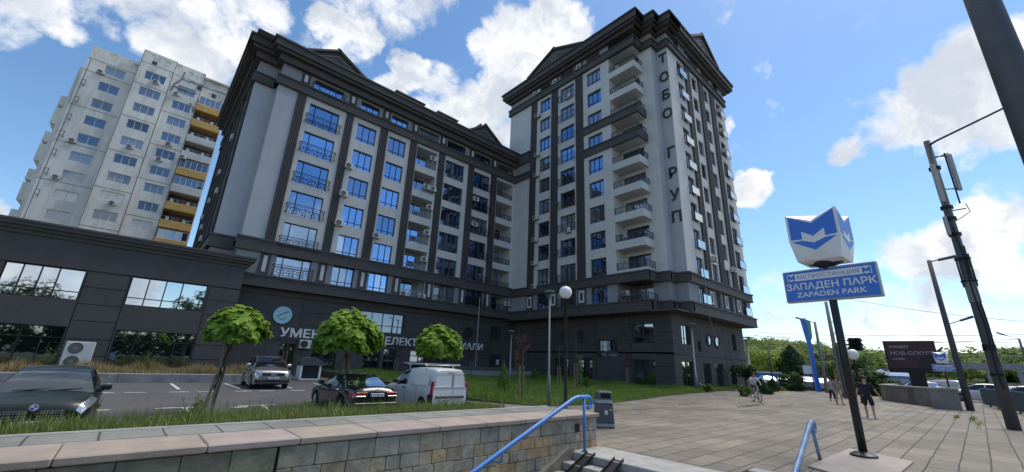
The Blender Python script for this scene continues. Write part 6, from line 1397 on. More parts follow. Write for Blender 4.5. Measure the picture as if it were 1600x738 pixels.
def person(base, rot, label, J, top, bottom, shoe, hair=M_HAIR, hair_long=0., sleeve=.5, shorts=.9, group=None, hat=None):
    """J joints in the figure's frame: facing -y, x to its left ... z up"""
    t = empty('person', base, label, 'person', group, rot); v = {k: Vector(p) for k, p in J.items()}
    sc = 1.0
    torso = [(v['pel'], .125), (v['wai'], .115), (v['che'], .135), (v['nck'], .058), (v['hd0'], .062)]
    ch = [torso]
    for s in 'LR':
        ch.append([(v['pel'], .125), (v['hip' + s], .098), (v['kne' + s], .058), (v['ank' + s], .040), (v['toe' + s], .036)])
        ch.append([(v['che'], .135), (v['sho' + s], .062), (v['elb' + s], .042), (v['wri' + s], .030), (v['han' + s], .030)])
        d = (v['han' + s] - v['wri' + s]).normalized(); sd = Vector((d.y, -d.x, 0)); sd = sd.normalized() if sd.length > .1 else Vector((0, 1, 0))
        for k in range(4): q = v['han' + s] + sd * (-.03 + .02 * k); ch.append([(v['han' + s], .030), (q + d * .035, .011), (q + d * (.07 + .012 * (k in (1, 2))) + Vector((0, -.012, 0)), .008)])
        ch.append([(v['wri' + s], .030), (v['wri' + s] + d * .04 - sd * .04, .011), (v['wri' + s] + d * .075 - sd * .05, .009)])
    ch.append([(v['hd0'], .062), (v['hd1'], .092), (v['hd2'], .080)])
    body = skin_mesh('body', ch, M_SKIN, t)
    hc = (v['hd1'] + v['hd2']) / 2; up = (v['hd2'] - v['hd1']).normalized(); fw = Vector(J.get('look', (0, -1, 0))).normalized(); rt_ = fw.cross(up).normalized()
    # face: nose, eyes, mouth, ears
    fc = MB(); fc.tube([hc + fw * .09 + up * .01, hc + fw * .118 - up * .025], [.008, .014], 6); [fc.tube([hc + rt_ * s * .088 + up * .012, hc + rt_ * s * .1 - up * .03], .014, 6) for s in (-1, 1)]; fc.build('face', M_SKIN, body)
    ey = MB(); [ey.lathe([(.004, -.006), (.011, 0), (.004, .006)], 8, 0, tuple(hc + fw * .088 + rt_ * s * .034 + up * .008)) for s in (-1, 1)]; ey.tube([hc + fw * .09 - up * .055 - rt_ * .022, hc + fw * .094 - up * .055, hc + fw * .09 - up * .055 + rt_ * .022], .005, 5); ey.build('features', M_HAIR, body)
    hb = MB(); nn, mm = 14, 8; V = []
    for i in range(mm + 1):
        ph = math.pi * .62 * i / mm
        for j in range(nn):
            th = 2 * math.pi * j / nn; d = rt_ * math.cos(th) * math.sin(ph) + fw * math.sin(th) * math.sin(ph) + up * math.cos(ph); f = max(0, d.dot(fw)); cut = 1 - .28 * f * (i / mm); q = hc + Vector(d) * .108 * cut + up * .016 * (1 - f)
            if hair_long and d.dot(fw) < .1 and i >= mm - 1: q = q - up * hair_long
            V.append(q)
    hb.add(V, [(i * nn + j, i * nn + (j + 1) % nn, (i + 1) * nn + (j + 1) % nn, (i + 1) * nn + j) for i in range(mm) for j in range(nn)] + [tuple(range(nn))]); hb.build('hair', hair, t, smooth=True)
    tc = [[(v['pel'] + Vector((0, 0, -.14)), .165), (v['pel'] + Vector((0, 0, .02)), .165), (v['wai'], .15), (v['che'], .16), (v['nck'] - Vector((0, 0, .045)), .075)]]
    for s in 'LR':
        e = v['sho' + s].lerp(v['elb' + s], sleeve * 1.3) if sleeve < .77 else v['elb' + s]
        tc.append([(v['che'], .16), (v['sho' + s], .082), (e, .068)])
        if sleeve >= .9: tc[-1].append((v['elb' + s].lerp(v['wri' + s], .8), .05))
    skin_mesh('shirt', tc, top, t)
    bc = [[(v['wai'] - Vector((0, 0, .06)), .14), (v['pel'], .162)]]
    for s in 'LR':
        h, k_, a = v['hip' + s], v['kne' + s], v['ank' + s]; c = [(v['pel'], .162), (h, .132)]
        if shorts <= 1: c.append((h.lerp(k_, shorts), .092))
        else: c += [(k_, .078), (k_.lerp(a, shorts - 1), .062)]
        bc.append(c)
    skin_mesh('trousers' if shorts > 1 else 'shorts', bc, bottom, t, root=1)
    for s in 'LR':
        a, q = v['ank' + s], v['toe' + s]; skin_mesh('shoe', [[(a - Vector((0, 0, .02)) + (a - q).normalized() * .04, .05), (a.lerp(q, .5) - Vector((0, 0, .02)), .05), (q + (q - a).normalized() * .05 - Vector((0, 0, .005)), .042)]], shoe, t, 1)
    return t
def stride(lean=0., step=.28, arm=.22, width=.10, h=1.0, arms=None):
    J = dict(pel=(0, 0, .93), wai=(0, .0 - lean * .3, 1.10), che=(0, -lean * .7, 1.33), nck=(0, -lean, 1.49), hd0=(0, -lean - .01, 1.54), hd1=(0, -lean - .02, 1.62), hd2=(0, -lean - .02, 1.70),
             hipL=(.095, 0, .88), hipR=(-.095, 0, .88), kneL=(width + .01, -step * .55, .48), kneR=(-width, step * .25, .47), ankL=(width, -step, .09), ankR=(-width, step, .12), toeL=(width + .03, -step - .15, .04), toeR=(-width - .02, step - .13, .04),
             shoL=(.185, -lean * .8, 1.41), shoR=(-.185, -lean * .8, 1.41), elbL=(.25, arm * .5, 1.13), elbR=(-.25, -arm * .3, 1.13), wriL=(.28, arm * .4, .90), wriR=(-.27, -arm * .9, .90), hanL=(.285, arm * .38, .83), hanR=(-.27, -arm, .83))
    if arms: J.update(arms)
    return {k: (tuple(c * h for c in p) if k != 'look' else p) for k, p in J.items()}
M_NAVY = mat('navy_cloth', (.014, .017, .028), .85, bump=.2); M_NAVY2 = mat('dark_navy_cloth', (.012, .014, .022), .85, bump=.2); M_WSH = mat('white_cloth', (.62, .62, .62), .85, bump=.2); M_BRN = mat('patterned_cloth', (.18, .12, .10), .85, c2=(.36, .28, .26), scale=14, bump=.2); M_CRM = mat('cream_cloth', (.5, .46, .38), .85); M_SHW = mat('white_shoe', (.55, .55, .54), .6); M_SHB = mat('black_shoe', (.015, .015, .016), .6); M_DEN = mat('denim', (.03, .04, .07), .85)
pm = gp(1362, 654, 0); fa = math.atan2(pm[1], pm[0])
def facing(dx, dy): return math.atan2(dx, -dy)
person(pm, facing(1, .12), 'man in navy tee shirt and shorts walking away by the parapet', stride(.03, .24, .26, .12, 1.03, dict(elbR=(-.32, -.05, 1.14), wriR=(-.42, -.12, .93), hanR=(-.45, -.14, .87), elbL=(.30, .05, 1.15), wriL=(.35, .02, .92), hanL=(.37, .0, .85))), M_NAVY, M_NAVY2, M_SHW, sleeve=.62, shorts=.95)
pw_ = gp(1313, 632.5, 0)
person(pw_, facing(-.95, -.4), 'woman in brown patterned top and cream shorts striding left', stride(.05, .27, .25, .09, .98, dict(look=(.3, -1, 0))), M_BRN, M_CRM, M_SHB, hair_long=.07, sleeve=.75, shorts=.62)
pk = gp(1302, 627, 0)
person(pk, facing(-.8, -.5), 'person in pale pink top and dark trousers half hidden behind the walking woman', stride(.04, .2, .2, .08, .93), mat('pale_pink_cloth', (.45, .33, .33), .85), M_NAVY2, M_SHB, hair_long=.06, sleeve=.5, shorts=1.85)
# cyclist: bicycle is its own thing
pc = gp(1183, 628, 0); rc_ = facing(-.80, -.62)
bk = empty('bicycle', pc, 'white framed bicycle ridden over the plaza', 'bicycle', rot=rc_)
wr = .33
for y in (-.52, .52):
    o = bpy.data.objects.new('wheel', None); COL.objects.link(o); o.parent = bk; o.location = (0, y, wr)
    MB().tube([(0, wr * .95 * math.cos(2 * math.pi * q / 28), wr * .95 * math.sin(2 * math.pi * q / 28)) for q in range(29)], .024, 6, cap=False).build('tyre', M_TYRE, o)
    mb = MB(); mb.tube([(0, wr * .86 * math.cos(2 * math.pi * q / 28), wr * .86 * math.sin(2 * math.pi * q / 28)) for q in range(29)], .012, 5, cap=False)
    for q in range(9): mb.tube([(0, 0, 0), (0, wr * .86 * math.cos(q * .7), wr * .86 * math.sin(q * .7))], .003, 3)
    mb.tube([(-.05, 0, 0), (.05, 0, 0)], .02, 6); mb.build('rim', M_RIM, o)
M_BKF = mat('white_frame_paint', (.6, .62, .66), .35, coat=.6)
fr = MB()
for a, b, r_ in (((0, -.34, .82), (0, .18, .30), .02), ((0, -.33, .86), (0, .26, .80), .018), ((0, .18, .30), (0, .30, .86), .018), ((.04, .18, .30), (.05, .52, .33), .01), ((-.04, .18, .30), (-.05, .52, .33), .01), ((.03, .28, .78), (.05, .52, .33), .009), ((-.03, .28, .78), (-.05, .52, .33), .009), ((.05, -.39, .68), (.05, -.52, .33), .016), ((-.05, -.39, .68), (-.05, -.52, .33), .016), ((0, -.33, .95), (0, -.40, .66), .02)): fr.tube([a, b], r_, 6)
fr.build('frame', M_BKF, bk); MB().tube([(-.29, -.25, 1.03), (-.2, -.34, 1.02), (0, -.33, .98), (.2, -.34, 1.02), (.29, -.25, 1.03)], .014, 6).build('handlebar', M_BLK, bk)
MB().bev((-.07, .18, .90), (.07, .44, .95), .03).build('saddle', M_BLK, bk); MB().tube([(-.09, .18, .30), (.09, .18, .30)], .015, 6).tube([(.09, .18, .30), (.09, .10, .16)], .012, 5).tube([(-.09, .18, .30), (-.09, .26, .44)], .012, 5).box((.07, .05, .14), (.19, .15, .165)).box((-.19, .21, .43), (-.07, .31, .455)).build('crank', M_BLK, bk)
person((pc[0], pc[1], 0), rc_, 'boy in white tee shirt and dark shorts riding the bicycle', dict(pel=(0, .29, 1.02), wai=(0, .22, 1.17), che=(0, .10, 1.36), nck=(0, .03, 1.50), hd0=(0, .01, 1.55), hd1=(0, .0, 1.62), hd2=(0, .0, 1.70), hipL=(.09, .24, .98), hipR=(-.09, .24, .98), kneL=(.12, -.10, .62), kneR=(-.12, -.12, .78), ankL=(.12, .10, .25), ankR=(-.12, .24, .55), toeL=(.13, -.04, .19), toeR=(-.13, .12, .49), shoL=(.17, .08, 1.41), shoR=(-.17, .08, 1.41), elbL=(.27, -.05, 1.21), elbR=(-.27, -.05, 1.21), wriL=(.27, -.20, 1.08), wriR=(-.27, -.20, 1.08), hanL=(.26, -.24, 1.055), hanR=(-.26, -.24, 1.055)), M_WSH, M_DEN, M_SHB, sleeve=.6, shorts=.95)
# ------------------------------------------------------------------ far side of the plaza
# low stone walls
def wall_between(a, b, h, th, label, name='stone_wall'):
    a, b = Vector((a[0], a[1], 0)), Vector((b[0], b[1], 0)); d = (b - a); L = d.length; d.normalize(); t = empty(name, tuple(a), label, 'wall', None, math.atan2(d.y, d.x))
    mb = MB(); r2 = random.Random(int(L * 10)); x = 0
    while x < L: w = min(r2.uniform(.9, 1.5), L - x); g_ = r2.uniform(.8, 1.15); mb.bev((x + .01, 0, -.3), (x + w - .01, th, h - .12), .015, 0, col=(g_, g_ * r2.uniform(.95, 1), g_ * r2.uniform(.88, .98))); x += w
    mb.build('stone_facing', mat('parapet_stone', (.25, .235, .215), .85, c2=(.17, .16, .15), scale=1.2, bump=.3, attr='tint'), t); MB().bev((-.06, -.06, h - .117), (L + .06, th + .06, h), .02).build('coping', M_CONC, t); return t
wall_between((41.0, 1.75), (47.3, 5.2), 1.25, .5, 'grey stone parapet behind the man in navy'); wall_between((47.3, 5.25), (60.5, 5.6), 1.25, .5, 'return of the grey stone parapet running away')
wall_between((60.3, 9.0), (61.5, 16.6), .6, .4, 'long low stone wall along the parked cars')
pe = empty('stone_pedestal', (39.6, 1.6, 0), 'square stone pedestal under the far metro sign', 'pedestal'); MB().bev((-.55, -.55, -.2), (.75, .75, 1.15), .02, col=(1, 1, 1)).build('block', MATS['parapet_stone'], pe); MB().bev((-.6, -.6, 1.153), (.8, .8, 1.3), .02).build('cap', M_CONC, pe)
ms_ = atD(1485, 613, 40); metro_sign((ms_[0], ms_[1], 1.3), atD(1479, 569, 40)[2] - 1.3, 'small distant metro sign on the stone pedestal', R(-95), .54)
# poles
M_CPOLE = mat('dark_concrete_pole', (.075, .085, .095), .7, c2=(.05, .058, .066), scale=2, bump=.15, bscale=20); M_CLIGHT = mat('pale_concrete_pole', (.27, .26, .24), .8, c2=(.20, .19, .18), scale=2)
mast = empty('antenna_mast', (26.43, -.57, 0), 'tall dark mast with mobile antennas at the right edge', 'mast')
HM = 12.85
MB().tube([(0, 0, -.2), (0, 0, 4), (0, 0, HM)], [.205, .175, .12], 16).build('pole', M_CPOLE, mast, smooth=True)
MB().lathe([(.19, 5.0), (.187, 6.0)], 16).build('grey_sleeve', mat('sleeve', (.22, .23, .235), .7), mast); MB().lathe([(.205, 3.0), (.205, 3.25)], 14).lathe([(.215, 2.0), (.215, 2.1)], 14).build('strap', M_IRON, mast)
rr3 = Vector((math.sin(.9), -math.cos(.9), 0)); side = Vector((.676, -.736, 0)); fwd = Vector((-.736, -.676, 0))
M_ANT = mat('antenna_grey', (.40, .40, .39), .5)
an = MB()
def panel(off, z0, z1, w=.15):
    c = side * off[0] + fwd * off[1]; mb = MB(); P_ = lambda u, v, z: tuple(c + side * u + fwd * v + Vector((0, 0, z))); mb.bev((-w, -.07, z0), (w, .07, z1), .03, 0, P_); mb.build('antenna', M_ANT, mast)
    for z in (z0 + .1, z1 - .1): an.tube([c * .05 + Vector((0, 0, z)), c + Vector((0, 0, z))], .03, 6)
panel((.70, .1), 10.2, 12.1, .09); panel((-.22, .16), 9.6, 11.5, .10); panel((-.34, .12), 8.0, 8.9, .06)
for z in (9.3, 11.3, 8.75, 8.0): an.lathe([(.22, z), (.22, z + .14)], 10)
an.tube([side * .62 + Vector((0, 0, 9.6)), side * .62 + Vector((0, 0, 12.2))], .035, 6); an.tube([side * .0 + Vector((0, 0, 11.9)), side * .8 + Vector((0, 0, 12.2))], .03, 6); an.tube([Vector((0, 0, 9.2)), side * .8 + Vector((0, 0, 9.35))], .03, 6); an.tube([side * .85 + Vector((0, 0, 9.6)), side * .95 + Vector((0, 0, 9.2)), side * .5 + Vector((0, 0, 8.9)), Vector((0, 0, 8.6))], .018, 5)
an.build('bracket', M_IRON, mast)
cbm = MB(); cbm.tube([tuple(fwd * .17 - side * .1 + Vector((0, 0, z)) + side * .04 * math.sin(z * 2)) for z in np.linspace(1.5, 8.4, 22)], .03, 5); cbm.tube([tuple(fwd * .18 + side * .03 + Vector((0, 0, z)) + side * .03 * math.sin(z * 1.7 + 1)) for z in np.linspace(2.5, 7.5, 18)], .025, 5); cbm.build('cable', M_IRON, mast)
lk = MB()                                              # steel step cage half way up
for z in (5.9, 6.9): lk.lathe([(.27, z), (.27, z + .06)], 10)
for a in range(4): lk.tube([(.28 * math.cos(a * 1.57 + .8), .28 * math.sin(a * 1.57 + .8), 5.7), (.28 * math.cos(a * 1.57 + .8), .28 * math.sin(a * 1.57 + .8), 7.1)], .03, 5)
lk.build('step_cage', M_IRON, mast)
e_ = Vector(atD(1581, 163, 24.0)) - Vector(mast.location); MB().tube([(0, 0, HM - .25), Vector((0, 0, HM - .2)).lerp(e_, .12), e_], [.06, .05, .04], 8).build('lamp_arm', mat('arm_blue_grey', (.06, .075, .12), .5), mast)
d_ = (e_ - Vector((0, 0, HM - .2))).normalized(); MB().tube([e_ - d_ * .1, e_ + d_ * .35, e_ + d_ * .8], [.05, .12, .07], 8).build('luminaire', M_CPOLE, mast)
# near steel pole leaving the frame at the upper right
P1 = Vector(CAMR @ np.array([1558 - 800., 369. - 60, 632.])) * (5.6 / 632) + Vector((0, 0, EYE)); np_ = empty('steel_pole', (P1.x, P1.y, 0), 'thick grey steel pole cutting the upper right corner', 'pole')
MB().tube([(0, 0, -.1), (0, 0, P1.z + 6)], [.20, .135], 20).build('shaft', mat('galvanised_dark', (.11, .105, .115), .55, .3, c2=(.085, .082, .09)), np_, smooth=True); MB().lathe([(.4, -.05), (.4, .03)], 16).build('foot', M_IRON, np_)
def pole(px0, py0, px1, py1, D, r0, r1, label, m, name='utility_pole', arm=None, group=None, ins=False):
    b = atD(px0, py0, D); tpz = atD(px1, py1, D)[2]; t = empty(name, (b[0], b[1], -.1), label, 'pole', group); MB().tube([(0, 0, -.2), (0, 0, tpz)], [r0, r1], 10).build('shaft', m, t, smooth=True)
    if arm: e = Vector(atD(arm[0], arm[1], D)) - Vector((b[0], b[1], 0)); mb = MB(); mb.tube([(0, 0, tpz - .1), e], .04, 5); q = Vector((0, 0, tpz - .1)); dd = (e - q).normalized(); mb.tube([e - dd * .2, e + dd * .7], [.09, .11], 6); mb.build('lamp_arm', m, t)
    if ins:
        mb = MB(); s3 = Vector((b[1], -b[0], 0)).normalized()
        for z in (.55, .66, .78): mb.tube([(0, 0, tpz * z), tuple(s3 * .7 + Vector((0, 0, tpz * z)))], .04, 5); mb.lathe([(.07, 0), (.09, .1), (.05, .2)], 8, 0, tuple(s3 * .6 + Vector((0, 0, tpz * z))))
        mb.build('insulator', M_IRON, t)
    return t
pole(1513, 628, 1452, 405, 40, .20, .12, 'dark lamp pole beside the far metro sign', M_CPOLE, 'lamp_pole', (1471, 403)); pole(1502, 600, 1472, 505, 52, .10, .08, 'thin dark lamp pole behind the far metro sign', M_CPOLE, 'lamp_pole', (1504, 498))
pole(1291, 602, 1261, 502, 58, .19, .12, 'pale concrete lamp pole right of the blue banner pole', M_CLIGHT, 'lamp_pole', (1254, 498)); pole(1316, 604, 1291, 470, 48, .20, .13, 'pale concrete pole with insulators left of the black sign pole', M_CLIGHT, 'utility_pole', ins=True)
pole(1602, 560, 1592, 528, 90, .16, .12, 'small curved lamp pole at the far right edge', M_CPOLE, 'lamp_pole', (1568, 522))
for px, pt_, D, lb in ((1203, 541, 60, 'dark thin post before the bright tree'), (1259, 562, 75, 'thin grey post left of the blue banner pole'), (1291, 553, 80, 'thin post between the two concrete poles')): pole(px + 6, 604, px, pt_, D, .09, .06, lb, M_CPOLE, 'thin_post', group='thin posts beyond the plaza')
# blue banner pole
b = atD(1277, 601, 60); bt = empty('banner_pole', (b[0], b[1], 0), 'tall blue flaring banner pole with a green panel', 'banner'); zt = atD(1252, 498, 60)[2]; sx_ = Vector((.676, -.736, 0))
MB().prism([(-.18, -.2), (.26, -.2), (.06, zt * .72), (-.1, zt), (-.6, zt), (-.30, zt * .68)], -.15, .15, lambda u, v, d: tuple(sx_ * u + fwd * d + Vector((0, 0, v)))).build('blade', M_SBLUE, bt)
MB().prism([(-.06, zt - .1), (.42, zt - .3), (.34, zt * .74), (.10, zt * .68)], -.1, .1, lambda u, v, d: tuple(sx_ * u + fwd * d + Vector((0, 0, v)))).build('green_panel', mat('pale_green_panel', (.16, .42, .22), .5), bt)
inf = atD(1270, 592, 62); it = empty('info_board', (inf[0], inf[1], 0), 'white and red information board beside the blue banner', 'sign board'); zz = atD(1270, 582, 62)[2]; MB().box((-.05, -.05, 0), (.05, .05, zz)).build('post', M_CPOLE, it)
MB().prism([(-.9, zz - .2), (.5, zz - .2), (.5, zz + .75), (-.9, zz + .75)], -.05, .05, lambda u, v, d: tuple(sx_ * u + fwd * d + Vector((0, 0, v)))).build('panel', M_SWHT, it)
# globe lamp and traffic lights
gb_ = atD(1342, 600, 40); globe_lamp((gb_[0], gb_[1], 0), atD(1336, 546, 40)[2], .37, 'far globe lamp right of the black sign pole', pr=.07)
tl_ = atD(1318, 600, 46); T = empty('traffic_light', (tl_[0], tl_[1], 0), 'pair of dark traffic lights on an arm over the road', 'traffic light'); zt = atD(1334, 537, 46)[2]
e = Vector(atD(1336, 540, 46)) - Vector((tl_[0], tl_[1], 0)); MB().tube([(0, 0, 0), (0, 0, zt - .2), (0, 0, zt), tuple(e)], [.12, .1, .08, .06], 8).build('arm', M_CPOLE, T)
for k, px in enumerate((1331, 1341)):
    c = Vector(atD(px, 538, 46)) - Vector((tl_[0], tl_[1], 0)); mb = MB(); mb.prism([(-.18, -.52), (.18, -.52), (.18, .52), (-.18, .52)], -.12, .12, lambda u, v, d: tuple(c + sx_ * u + fwd * d + Vector((0, 0, v))))
    for z in (-.33, 0, .33): mb.tube([tuple(c + fwd * .1 + Vector((0, 0, z))), tuple(c + fwd * .3 + sx_ * .05 + Vector((0, 0, z)))], .13, 8); mb.tube([tuple(c + sx_ * (.18 if k else -.18) + Vector((0, 0, z))), tuple(c + sx_ * (.36 if k else -.36) + Vector((0, 0, z - .05)))], [.08, .06], 6)
    mb.build('signal_head', M_IRON, T)
# billboard
bb_ = atD(1437, 612, 62); BB = empty('billboard', (bb_[0], bb_[1], 0), 'dark red roadside billboard on a thick dark post', 'billboard'); dB = Vector((bb_[0], bb_[1], 0)).normalized(); sB = Vector((dB.y, -dB.x, 0)); q0, q1 = atD(1384, 531, 62), atD(1472, 580, 62)
P_ = lambda u, v, d: tuple(sB * u - dB * d + Vector((0, 0, v))); zt, zb_ = atD(1425, 533, 62)[2], atD(1425, 583, 62)[2]; hw = abs((Vector(q1) - Vector(q0)).dot(sB)) * .54
MB().prism([(-hw, zb_), (hw, zb_), (hw, zt), (-hw, zt)], -.25, .15, P_).build('frame', M_IRON, BB)
bm_ = mat('billboard_print', (.085, .022, .034), .6, c2=(.03, .02, .035), scale=.45, detail=2); MB().prism([(-hw + .12, zb_ + .5), (hw - .12, zb_ + .5), (hw - .12, zt - .12), (-hw + .12, zt - .12)], .15, .17, P_).build('poster', bm_, BB)
for tx, u, v, s_ in (('WINBET', -hw * .8, zt - .75, .38), ('НОВ-СПОРТ', -hw * .8, zt - 1.45, .50), ('онлайн', -hw * .76, zt - 1.95, .26)): text_mb(tx, s_, 0, lambda x, y, d, u=u, v=v: P_(u + x, v + y, .175), MB(), 0, .01, 'LEFT', 1.15).build('lettering', mat('print_white', (.36, .30, .33), .6), BB)
MB().prism([(.2, zb_ + .6), (1.7, zb_ + .6), (1.9, zb_ + 1.4), (1.4, zb_ + 2.1), (.9, zb_ + 2.0)], .17, .175, P_).prism([(1.5, zb_ + 1.8), (2.5, zb_ + 2.7), (2.6, zb_ + 2.6), (1.7, zb_ + 1.6)], .17, .175, P_).build('printed_figure', mat('print_dark', (.02, .018, .024), .6), BB)
MB().prism([(-.5, -.2), (.75, -.2), (.75, zb_ + .02), (-.5, zb_ + .02)], -.35, .1, P_).build('post', M_IRON, BB)
# white kiosk, market sheds, tents
def shed(px0, px1, py0, py1, D, depth, label, m, roofm, name='kiosk', cat='kiosk', fascia=None, openings=()):
    a, b = atD(px0, py1, D), atD(px1, py1, D); c = Vector(((a[0] + b[0]) / 2, (a[1] + b[1]) / 2, 0)); d = c.normalized(); s = Vector((d.y, -d.x, 0)); w = (Vector(b) - Vector(a)).length / 2; h = atD((px0 + px1) / 2, py0, D)[2]
    t = empty(name, (c.x, c.y, -.5), label, cat); Pk = lambda u, v, dd: tuple(s * u + d * dd + Vector((0, 0, v + .5)))
    MB().prism([(-w, -.4), (w, -.4), (w, h), (-w, h)], 0, depth, Pk).build('wall', m, t); MB().prism([(-w - .3, h), (w + .3, h), (w + .3, h + .25), (-w - .3, h + .25)], -.4, depth + .3, Pk).build('roof', roofm, t)
    if fascia: MB().prism([(-w, h - .75), (w, h - .75), (w, h - .1), (-w, h - .1)], -.06, 0, Pk).build('fascia', fascia, t)
    for k, (u0, u1, v0, v1) in enumerate(openings): MB().prism([(w * u0, h * v0), (w * u1, h * v0), (w * u1, h * v1), (w * u0, h * v1)], -.05, .02, Pk).build('window' if v0 > .1 else 'door', G_DARK, t)
    return t
M_KW = mat('kiosk_white', (.52, .53, .52), .7, c2=(.44, .45, .44), scale=.5)
shed(1158, 1222, 583, 611, 78, 6, 'long white kiosk with a blue fascia behind the cyclist', M_KW, M_KW, fascia=M_SBLUE, openings=((.62, .9, .0, .7), (-.3, -.1, .3, .6)))
shed(1384, 1430, 579, 603, 110, 8, 'pale flat roofed market shed left of the billboard post', M_KW, mat('shed_grey', (.32, .33, .33), .8), 'market_shed', 'shed', openings=((-.8, .6, .05, .4),)); shed(1438, 1462, 598, 612, 78, 5, 'small beige hut right of the billboard post', mat('hut_beige', (.42, .38, .30), .8), M_CONC, 'hut', 'hut'); shed(1500, 1562, 553, 572, 240, 20, 'grey building with a chimney on the far slope', mat('far_grey', (.13, .14, .15), .8), M_ROOF, 'far_building', 'building', openings=((-.8, .8, .4, .6),))
shed(1155, 1166, 549, 566, 140, 8, 'tall white building edge right of the tower', M_KW, M_KW, 'far_building', 'building')
M_TENT = mat('tent_blue', (.05, .13, .36), .6, c2=(.22, .30, .45), scale=1.5)
for i, (px, D, lb) in enumerate(((1382, 84, 'blue market tent right of the man in navy'), (1402, 82, 'blue market tent below the pale shed'), (1413, 86, 'blue market tent next to the billboard post'))):
    p = atD(px, 608, D); t = empty('market_tent', (p[0], p[1], 0), lb, 'tent', 'blue market tents'); MB().add([(-1.7, -1.7, 2.1), (1.7, -1.7, 2.1), (1.7, 1.7, 2.1), (-1.7, 1.7, 2.1), (0, 0, 3.0)] + [(x * 1.7, y * 1.7, 1.75) for x, y in ((-1, -1), (1, -1), (1, 1), (-1, 1))], [(0, 1, 4), (1, 2, 4), (2, 3, 4), (3, 0, 4), (0, 1, 6, 5), (1, 2, 7, 6), (2, 3, 8, 7), (3, 0, 5, 8)]).build('canopy', M_TENT, t)
    mb = MB(); [mb.tube([(x, y, 0), (x, y, 2.1)], .04, 5) for x in (-1.6, 1.6) for y in (-1.6, 1.6)]; mb.build('frame', M_CPOLE, t)
fp = MB(); Pb = atD(1500, 600, 95); Pe = atD(1640, 606, 95); d = (Vector(Pe) - Vector(Pb)); fb = empty('footbridge', (Pb[0], Pb[1], 0), 'grey overpass deck on columns in the distance at right', 'bridge'); d.z = 0; L = d.length; d.normalize(); nn_ = Vector((-d.y, d.x, 0)); Pz = lambda u, v, dd: tuple(d * u + nn_ * dd + Vector((0, 0, v)))
MB().prism([(-4, 3.6), (L, 3.6), (L, 4.5), (-4, 4.5)], 0, 4, Pz).build('deck', M_CONC, fb)
for u in range(0, int(L), 3): MB().prism([(u, -.5), (u + .5, -.5), (u + .5, 3.6), (u, 3.6)], 0, .6, Pz).build('column', M_CONC, fb)
rl = MB(); rl.tube([Pz(-4, 5.5, .1), Pz(L, 5.5, .1)], .06, 4); [rl.tube([Pz(u, 4.5, .1), Pz(u, 5.5, .1)], .04, 4) for u in range(-4, int(L), 1)]; rl.build('parapet_rail', M_GPOLE, fb)
# metal fence at the right edge
fe = empty('metal_fence', (40, -1.2, 0), 'blue grey metal fence at the right edge of the plaza', 'fence'); A, Bq = Vector((29, -3.2, 0)) - Vector((40, -1.2, 0)), Vector((50, .1, 0)) - Vector((40, -1.2, 0)); dF = Bq - A; LF = dF.length; dF.normalize(); mb = MB()
for z in (.15, 1.25): mb.tube([tuple(A + Vector((0, 0, z))), tuple(Bq + Vector((0, 0, z)))], .035, 5)
k = 0
while k * .16 < LF: p = A + dF * k * .16; mb.tube([tuple(p + Vector((0, 0, .1))), tuple(p + Vector((0, 0, 1.28)))], .03, 4); k += 1
mb.build('railings', mat('fence_blue_grey', (.10, .125, .15), .6), fe)
k = 0
while k * 2.4 < LF: p = A + dF * k * 2.4; MB().bev((p.x - .06, p.y - .06, -.2), (p.x + .06, p.y + .06, 1.35), .01).build('post', MATS['fence_blue_grey'], fe); k += 1
# road beyond and traffic
tag(MB().quad((62, -40, .0), (140, -40, .0), (140, 60, .0), (62, 60, .0)).build('road', M_ASPH), kind='structure')
def far_car(px, py, D, rot, p, label, S__=SO, cat='car', name='parked_car'):
    b = atD(px, py, D); return car(name, label, (b[0], b[1], .0), rot, dict(S__, n=36), p, cat, 'traffic and parked cars beyond the plaza', detail=False)[0]
P_W2 = paint('white_car_paint', (.55, .56, .57), metal=0.); P_S2 = paint('pale_silver_paint', (.34, .35, .37), metal=.6); P_B2 = paint('blue_car_paint', (.03, .05, .12)); P_Y2 = paint('taxi_yellow', (.55, .40, .03), metal=0.)
az = lambda px: math.atan2(ray(px, 600)[1], ray(px, 600)[0])
for px, D, dr_, p, lb, s_ in ((1200, 70, 1.9, P_S2, 'silver car half hidden behind the cyclist', SO), (1226, 66, 1.7, P_B2, 'dark blue car parked behind the low stone wall', SO), (1258, 64, 1.9, P_S2, 'silver hatchback behind the low stone wall', QQ), (1286, 64, 1.7, P_W2, 'white car behind the walking woman', SO), (1275, 68, 1.8, P_BLK, 'black car between silver and white parked cars', SO),
        (1441, 66, 2.4, P_W2, 'white car right of the billboard post', QQ), (1468, 66, 2.6, P_W2, 'white van-like car with raked screen below the billboard', VA), (1535, 58, 3.0, P_W2, 'white crossover facing away beside the antenna mast', QQ), (1548, 80, 3.0, P_Y2, 'yellow taxi behind the antenna mast', SO), (1582, 62, 3.0, P_W2, 'white saloon right of the antenna mast', SO), (1604, 52, 3.0, P_S2, 'silver car at the right frame edge', QQ)):
    far_car(px, 610, D, az(px) + dr_, p, lb, s_)
